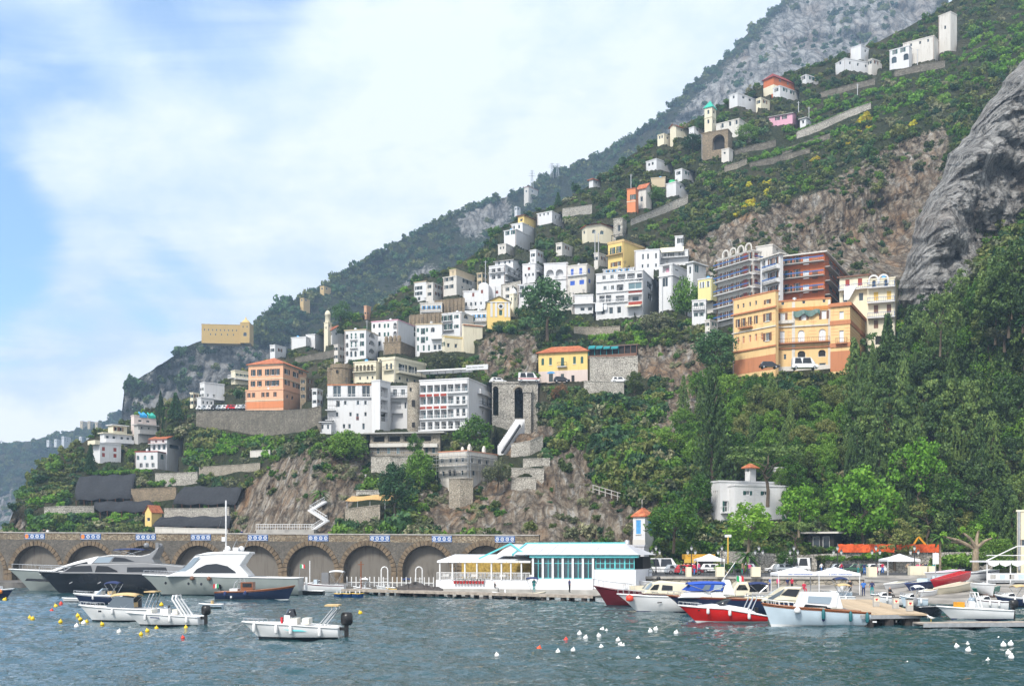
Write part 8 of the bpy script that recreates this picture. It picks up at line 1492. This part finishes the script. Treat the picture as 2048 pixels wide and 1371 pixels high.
for x, y, z, rz, ps, a, b, lab in((1216,1170,1.02,1.2, 'walk', 'black', 'navy', 'person in black walking along the white restaurant wall'),(1262,1176,1.05,.4, 'stand', 'white', 'white', 'person in white with long top standing at the restaurant corner'),(1268,1172,1.05,-.5, 'stand', 'white', 'black', 'person in white shirt and black trousers at the restaurant corner'),(1248,1178,1.0,0, 'stand', 'white', 'white', 'child in white left of the pair at the restaurant corner'),(1700,1189,.97,.3, 'stand', 'black', 'black', 'man in black on the timber pier under the tent edge'),(1727,1191,.97,3.0, 'stand', 'blue', 'navy', 'person in bright blue shirt on the timber pier'),(1744,1191,.97,2.8, 'stand', 'navy', 'teal', 'person with pink sleeves and teal shorts beside the information pillar'),(1608,1184,.8,.2, 'sit', 'red', 'red', 'woman in red seated under the long tent'),(1540,1181,.95,1.0, 'stand', 'blue', 'navy', 'person in blue behind the black canopy boat'),(1556,1181,.95,-1, 'stand', 'pink', 'grey', 'person in pink behind the beige cruiser'),(1575,1181,.95,.5, 'stand', 'navy', 'grey', 'person in navy right of the person in pink'),(1584,1181,.95,2, 'stand', 'red', 'black', 'person in dark red standing before the long tents'),(1780,1198,.97,.6, 'sit', 'black', 'black', 'person in black bending behind the fuel pumps'),(1068,1184,.8,.3, 'stand', 'teal', 'teal', 'person in teal on the jetty landing beside the restaurant'),(1139,1184,.8,2, 'stand', 'navy', 'black', 'person in navy leaning by the jetty railing'),(990,1182,.8,1.4, 'sit', 'black', 'grey', 'person in black seated on the small launch'),(1846,1150, PROM,.4, 'stand', 'black', 'black', 'man in black standing right of the large gazebo'),(1832,1149, PROM,-.8, 'sit', 'white', 'tan', 'person in white seated on the promenade wall'),(1820,1147, PROM,.4, 'stand', 'grey', 'black', 'person in grey under the large gazebo'),(1386,1146, PROM,0, 'stand', 'white', 'grey', 'person in white left of the small gazebo'),(1396,1146, PROM,1, 'walk', 'white', 'black', 'person walking past the small gazebo'),(1346,1146, PROM,1, 'stand', 'red', 'navy', 'person in red by the parked red car'),(1700,1140, PROM,.6, 'stand', 'blue', 'grey', 'person in blue beside the parked silver estate'),(1490,1147, PROM,0, 'sit', 'white', 'navy', 'person in white seated left of the concrete pillar')):person(Pz(x, y, z), rz, ps, a, b, lab,.62 if 'child' in lab else 1.0)
for x, lab, a, b in((76, 'person in black leaning on the mole parapet', 'black', 'black'),(83, 'person in white beside the one in black on the mole', 'white', 'tan'),(474, 'lone dark figure on the mole behind the mast', 'navy', 'black')):u, z=mo(x,1066);q=A+Rm.inverted()@Vector((u,1.6, top(u)-.95));person(q,.2, 'stand', a, b, lab)
g2=random.Random(3)
for k in range(26):x=g2.choice((g2.uniform(1330,1500), g2.uniform(1640,1870)));D=g2.uniform(165,178);p=P(x, YH, D);cs=list(CL);person(Vector((p.x, p.y, PROM)), g2.uniform(0,6.28), g2.choice(('stand', 'walk', 'stand')), g2.choice(cs), g2.choice(cs), 'small figure strolling on the promenade behind the railing')
for o in[o for o in col.objects if o.get('label', '').startswith('small figure')]:o['group']='strollers on the promenade'
# -- lamps, tents, stalls
LG=gel('lamp_glass',(.62,.64,.62),.2)
for i,(x, D)in enumerate(((1312,170),(1383,166),(1444,166),(1518,166),(1588,165),(1675,164),(1752,163),(1829,163))):
 p=P(x, YH, D);t=thing('street_lamp', 'iron street lamp with three lanterns, number %s from the left along the promenade'%('first', 'second', 'third', 'fourth', 'fifth', 'sixth', 'seventh', 'eighth')[i], 'street lamp',(p.x, p.y, PROM),0, 'promenade lamps');t['label']=t['label'].replace('number ', '');m=MB();m.tube([(0,0,0),(0,0,.5),(0,0,.55),(0,0,3.6)],[.16,.14,.08,.06],8);m.build('post', IRON, t);m=MB();m.tube([(-.55,0,3.0),(-.5,0,2.75),(0,0,2.85),(.5,0,2.75),(.55,0,3.0)],.04,5);m.build('arm', IRON, t)
 for q, z in((-.55,3.0),(.55,3.0),(0,3.6)):m=MB();m.lathe([(.1,0),(.22,.4),(.2,.42)],6,(q,0, z));o=m.build('lantern', LG, t);m=MB();m.lathe([(.25,.42),(.1,.62),(.03,.75),(.01,.8)],6,(q,0, z));m.build('lantern_cap', IRON, o)
TENTW=paint('tent_canvas',(.74,.74,.76),.8,0,.03);LETB=paint('lettering_blue',(.05,.12,.4),.8)
def tent(x0, x1, D, z, h, label, dep=3.0, rise=.8, letter=False):
 a, b=P(x0, YH, D), P(x1, YH, D);w=b.x-a.x;t=thing('canopy_tent', label, 'tent',(a.x, a.y, z));m=MB();n=4;ap=(w/2, dep/2, h+rise);c4=[(0,0, h),(w,0, h),(w, dep, h),(0, dep, h)];k=[((c4[i][0]+ap[0])/2,(c4[i][1]+ap[1])/2, h+rise*.38)for i in range(4)];m.v=c4+k+[ap]+[(x, y, h-.32)for x, y, _ in c4]
 for i in range(4):j=(i+1)%4;m.f+=[(i, j,4+j,4+i),(4+i,4+j,8),(9+i,9+j, j, i)]
 m.m=[0]*12;m.build('canvas', TENTW, t)
 for x, y in((.08,.08),(w-.08,.08),(w-.08, dep-.08),(.08, dep-.08)):m=MB();m.bar((x, y,0),(x, y, h-.05),.08);m.build('leg', WMET, t)
 if letter:
  m=MB();x=w*.25;g=random.Random(x0)
  while x<w*.8:ww=g.uniform(.05,.11);m.box(x, x+ww,-.012,-.006, h-.2, h-.2+g.uniform(.09,.13));x+=ww+(.04 if g.random()>.15 else .16)
  m.build('valance_lettering', LETB, t)
tent(1394,1450,166, PROM,2.3, 'white gazebo with peaked roof near the yellow kiosk');tent(1775,1841,163, PROM,2.3, 'larger white gazebo on the promenade right of centre',4.0);tent(1556,1640,133,.85,2.5, 'left of two long white tents with blue lettering behind the boats',4,.7, True);tent(1637,1721,132,.85,2.5, 'right of two long white tents with blue lettering behind the boats',4,.7, True)
p=P(1974, YH,146);t=thing('fish_stall', 'raised stall platform with white scalloped canopy and notices at the right edge', 'stall',(p.x, p.y,0));m=MB();m.box(0,9,0,5,1.9,2.1);m.build('deck', STEEL, t);m=MB();m.box(0,9,-.05,0,2.2,3.1);m.build('notice_panel', SHW, t)
for x in(0,3,6,9):m=MB();m.bar((x,0,0),(x,0,4.5),.12);m.build('post', WMET, t)
m=MB();m.box(-.2,9.2,-.3,5,4.5,4.7);m.build('canopy', TENTW, t);m=MB()
for k in range(6):m.add([(k*1.5,-.3,4.5),(k*1.5+1.5,-.3,4.5),(k*1.5+1.4,-.3,4.2),(k*1.5+.75,-.3,3.95),(k*1.5+.1,-.3,4.2)],[(0,1,2,3,4)])
m.build('scalloped_valance', TENTW, t);m=MB();m.bar((0,.2,4.7),(4,.2,6.6),.12);m.bar((4,.2,6.6),(9,.2,6.6),.12);m.bar((0,.2,5.4),(9,.2,5.4),.1);m.build('roof_frame', WMET, t);m=MB();m.bar((-.5,-1,.3),(3.5,-.2,2),.15);m.build('gangway', STEEL, t)
for k in range(7):m=MB();x=.4+k*1.2;m.add([(x,-.06,2.35),(x+.7,-.06,2.35),(x+.7,-.06,2.95),(x,-.06,2.95)],[(0,1,2,3)]);m.build('notice', LBLUE if k%2 else GREY, t)
for x, y, l in((1752,1212, 'leftmost'),(1791,1216, 'middle'),(1819,1221, 'rightmost')):t=thing('fuel_pump', l+' of three grey fuel pumps on the timber pier', 'fuel pump', Pz(x, y,.97));m=MB();m.box(-.24,.24,-.2,.2,0,.95);m.build('cabinet', GREY, t);m=MB();m.box(-.22,.22,-.215,-.203,.95-.5,.95-.15);m.build('face_panel', HC, t);m=MB();m.add([(0,-.22,.5),(.12,-.22,.66),(.06,-.22,.74),(0,-.22,.69),(-.06,-.22,.74),(-.12,-.22,.66)],[(0,1,2,3,4,5)]);m.build('red_heart_mark', MATS['flag_red'], t);m=MB();m.box(-.26,.26,-.22,.22,.95,1.02);m.build('cap', IRON, t)
# promenade back wall with doors, mesh fence, excavator, kiosk, signs
p=P(1440, YH,188);t=thing('promenade_wall', 'rubble stone wall with dark doorways behind the parked cars', 'wall',(p.x,188, PROM));Lw=P(1985, YH,188).x-p.x;sc=188/F;hs=[]
for x0, x1, hh in((1500,1512,2.6),(1612,1624,2.4),(1634,1650,2.4),(1925,1945,2.5)):hs.append([((x0-1440)*sc,.02),((x1-1440)*sc,.02),((x1-1440)*sc, hh),((x0-1440)*sc, hh)])
m=MB();m.poly([(0,0),(Lw,0),(Lw,3.4),(Lw*.45,3.2),(Lw*.3,2.9),(0,3.6)], hs, lambda u, z, d:(u, d, z),.5);m.build('masonry', ST3, t)
for q in hs:m=MB();m.add([(u,.48, z)for u, z in q],[(0,1,2,3)]);m.build('door', SHD, t)
p=P(1676, YH,187.6);t=thing('mesh_fence', 'bright orange plastic mesh fence on top of the promenade wall', 'fence',(p.x,187.6, PROM+3.3));m=MB();n=30;w=205*sc;m.grid([[(w*i/n,.08*math.sin(i*1.3),0),(w*i/n,.1*math.sin(i*1.1),1.35+.07*math.sin(i*2.1))]for i in range(n+1)]);m.build('mesh', paint('orange_mesh',(.70,.10,.015),.8,0,.2,2), t)
for i in range(9):m=MB();m.bar((w*i/8,.15,-.3),(w*i/8,.15,1.5),.06);m.build('stake', STEEL, t)
p=P(1846,1103,192);t=thing('excavator', 'orange excavator with folded boom behind the mesh fence', 'excavator', p);XO=gel('excavator_orange',(.70,.30,.01));m=MB();m.box(0,3,-1,-.5,-.2,.5);m.box(0,3,.5,1,-.2,.5);m.build('tracks', TYRE, t);m=MB();m.box(.2,3.2,-.9,.9,.6,1.3);m.build('body', XO, t);m=MB();m.box(1.9,2.9,-.8,.2,1.3,2.4);m.build('cab', TINT, t);m=MB();m.bar((.4,0,1.2),(-.8,0,2.6),.3);m.bar((-.8,0,2.6),(-1.6,0,1.2),.25);m.build('boom', XO, t);m=MB();m.box(-1.9,-1.2,-.4,.4,.6,1.2);m.build('bucket', XO, t)
p=P(1894,1104,193);t=thing('tarpaulin_heap', 'yellow tarpaulin over building material right of the excavator', 'tarpaulin', p);m=MB();m.grid([[(i*.45, j*.8,(.9+.35*math.sin(i*1.4+j))*(1 if 0<j<3 else 0))for i in range(8)]for j in range(4)]);m.build('sheet', SHY, t)
p=P(1372, YH,184);t=thing('kiosk', 'yellow kiosk with bright sign board left of the small gazebo', 'kiosk',(p.x,184, PROM));m=MB();m.box(0,4.4,0,3,0,2.2);m.build('counter', DARK, t);m=MB();m.box(-.2,4.6,-.6,3,2.2,3.0);m.build('roof_fascia', paint('kiosk_orange',(.6,.32,.02)), t);m=MB();m.box(-.4,1.5,-.75,-.65,1.6,2.2);m.build('sign_board', SHY, t)
t=thing('sign_post', 'white board on a grey post above the slipway', 'sign', Pz(1871,1170,1.6));m=MB();m.tube([(0,0,-.5),(0,0,4.2)],.06,6);m.build('post', STEEL, t);m=MB();m.box(-.38,.38,-.1,-.06,2.7,4.1);m.build('board', SHW, t)
t=thing('flagpole', 'tall yellow pole beside the modern villa wall', 'pole', P(1456,1140,178));m=MB();m.tube([(0,0,-.5),(0,0,5.4)],.12,8);m.build('pole', SHY, t);m=MB();m.box(-.5,.5,-.1,.1,5.2,5.6);m.build('lamp_head', SHW, t)
for x, yt, yb, D, lab in((971,521,566,365, 'thin pole left of the cluttered balcony house'),(1190,462,506,342, 'left of two tall poles before the orange-roofed house'),(1197,466,508,342, 'right of two tall poles before the orange-roofed house'),(1325,552,640,308, 'thin mast in front of the white apartment block'),(734,640,652,372, 'short pole above the white apartment house'),(1597,203,226,412, 'pole beside the pink house roof'),(1618,214,240,405, 'pole above the garden hut'),(1835,98,142,412, 'pole below the long white house'),(1715,168,212,402, 'pole in the bright terraced garden'),(1262,348,376,392, 'pole above the orange tower house')):t=thing('utility_pole', lab, 'pole', P(x, yb+6, D));hh=(yb+6-yt)/F*D;m=MB();m.tube([(0,0,-1),(0,0, hh)],.13,6);m.build('pole', STEEL, t);m=MB();m.bar((-.6,0, hh-.4),(.6,0, hh-.4),.1);m.build('crossarm', STEEL, t)
for i,(x, y0, y1)in enumerate(((1064,340,382),(1104,326,356),(1115,327,354))):
 D=float(mtnD(x, y1)[0])-6;t=thing('pylon',('tallest lattice pylon on the ridge above the pink-roofed house', 'middle lattice pylon on the mountain ridge', 'rightmost lattice pylon on the mountain ridge')[i], 'pylon', P(x, y1, D));hh=(y1-y0)/F*D;m=MB();q=1.6
 for k in range(9):
  z0, z1=hh*k/9, hh*(k+1)/9;a0, a1=q*(1-k/10), q*(1-(k+1)/10)
  for s1, s2 in((1,1),(1,-1),(-1,-1),(-1,1)):m.bar((s1*a0, s2*a0, z0),(s1*a1, s2*a1, z1),.28);m.bar((s1*a0, s2*a0, z0),(-s2*a1, s1*a1, z1),.16)
 m.build('lattice', STEEL, t);m=MB();[m.bar((-w2,0, hh*f),(w2,0, hh*f),.35)for f, w2 in((.72,3.4),(.84,2.8),(.95,2.0))];m.build('crossarm', STEEL, t)
 # palms and pollarded plane by the shore
def palm(px, py, D, h, label, fr=1.5):
 t=thing('palm_tree', label, 'palm tree', P(px, py, D));m=MB();m.tube([(0,0,-.3),(.05,0, h*.5),(0,0, h)],[.2,.16,.18],7);m.build('trunk', PBARK, t)
 for k in range(22):
  a=2.4*k;e=.9-1.5*(k/22);m=MB();L=[];R2=[]
  for i in range(6):f=i/5;r=fr*f*(math.cos(e)*.6+.5);z=h+fr*(math.sin(e)*f-.75*f*f*.7);w=.2*math.sin(math.pi*min(1, f*.85+.12));c, s=math.cos(a), math.sin(a);L.append((r*c-w*s, r*s+w*c, z-.06));R2.append((r*c+w*s, r*s-w*c, z-.06))
  m.grid([L,[((x+x2)/2,(y+y2)/2, z+.07)for(x, y, z),(x2, y2, _)in zip(L, R2)], R2]);m.build('frond', LV['green'], t)
palm(1494,1141,172,2.4, 'short bushy palm beside the leaning trunk',1.9);palm(1291,1146,165,1.6, 'small cycad palm beside the restaurant corner',1.3);palm(1880,1140,176,5.2, 'slim tall palm right of the large gazebo',1.8);palm(1470,1142,170,1.0, 'low palm left of the short bushy palm',1.4);palm(640,1000,236,1.6, 'fan palm on the cliff above the switchback stair',2.2)
t=thing('pollarded_plane', 'pollarded pale plane tree with knobbly limbs near the fish stall', 'tree', P(1952,1146,166));m=MB();m.tube([(0,0,-.5),(-.1,0,2),(0,0,4)],[.55,.45,.4],9)
for q in((-4.5,.5,5.4),(-2.2,-.6,6.0),(.6,.4,6.4),(2.4,0,5.2),(-3.2,1,4.6)):m.tube([(0,0,3.6),(q[0]*.5, q[1],(q[2]+3.4)/2+.4), q],[.32,.22,.14],6)
m.build('trunk', PBARK, t);m=leaves('crown',[(-4.5,.5,5.7),(-2.2,-.6,6.3),(.6,.4,6.7),(2.4,0,5.5)],[.5,.5,.6,.6],90,.16, LV['bright'],5);link('crown', m, t)
t=thing('clipped_hedge', 'square clipped bright hedge left of the cream building', 'hedge', P(1990,1120,180));link('leaves', leaves('hedge',[(x*.6-3, y*.7, z*.6)for x in range(10)for y in range(2)for z in range(6)],[.5]*120,34,.14, LV['green'],9), t)
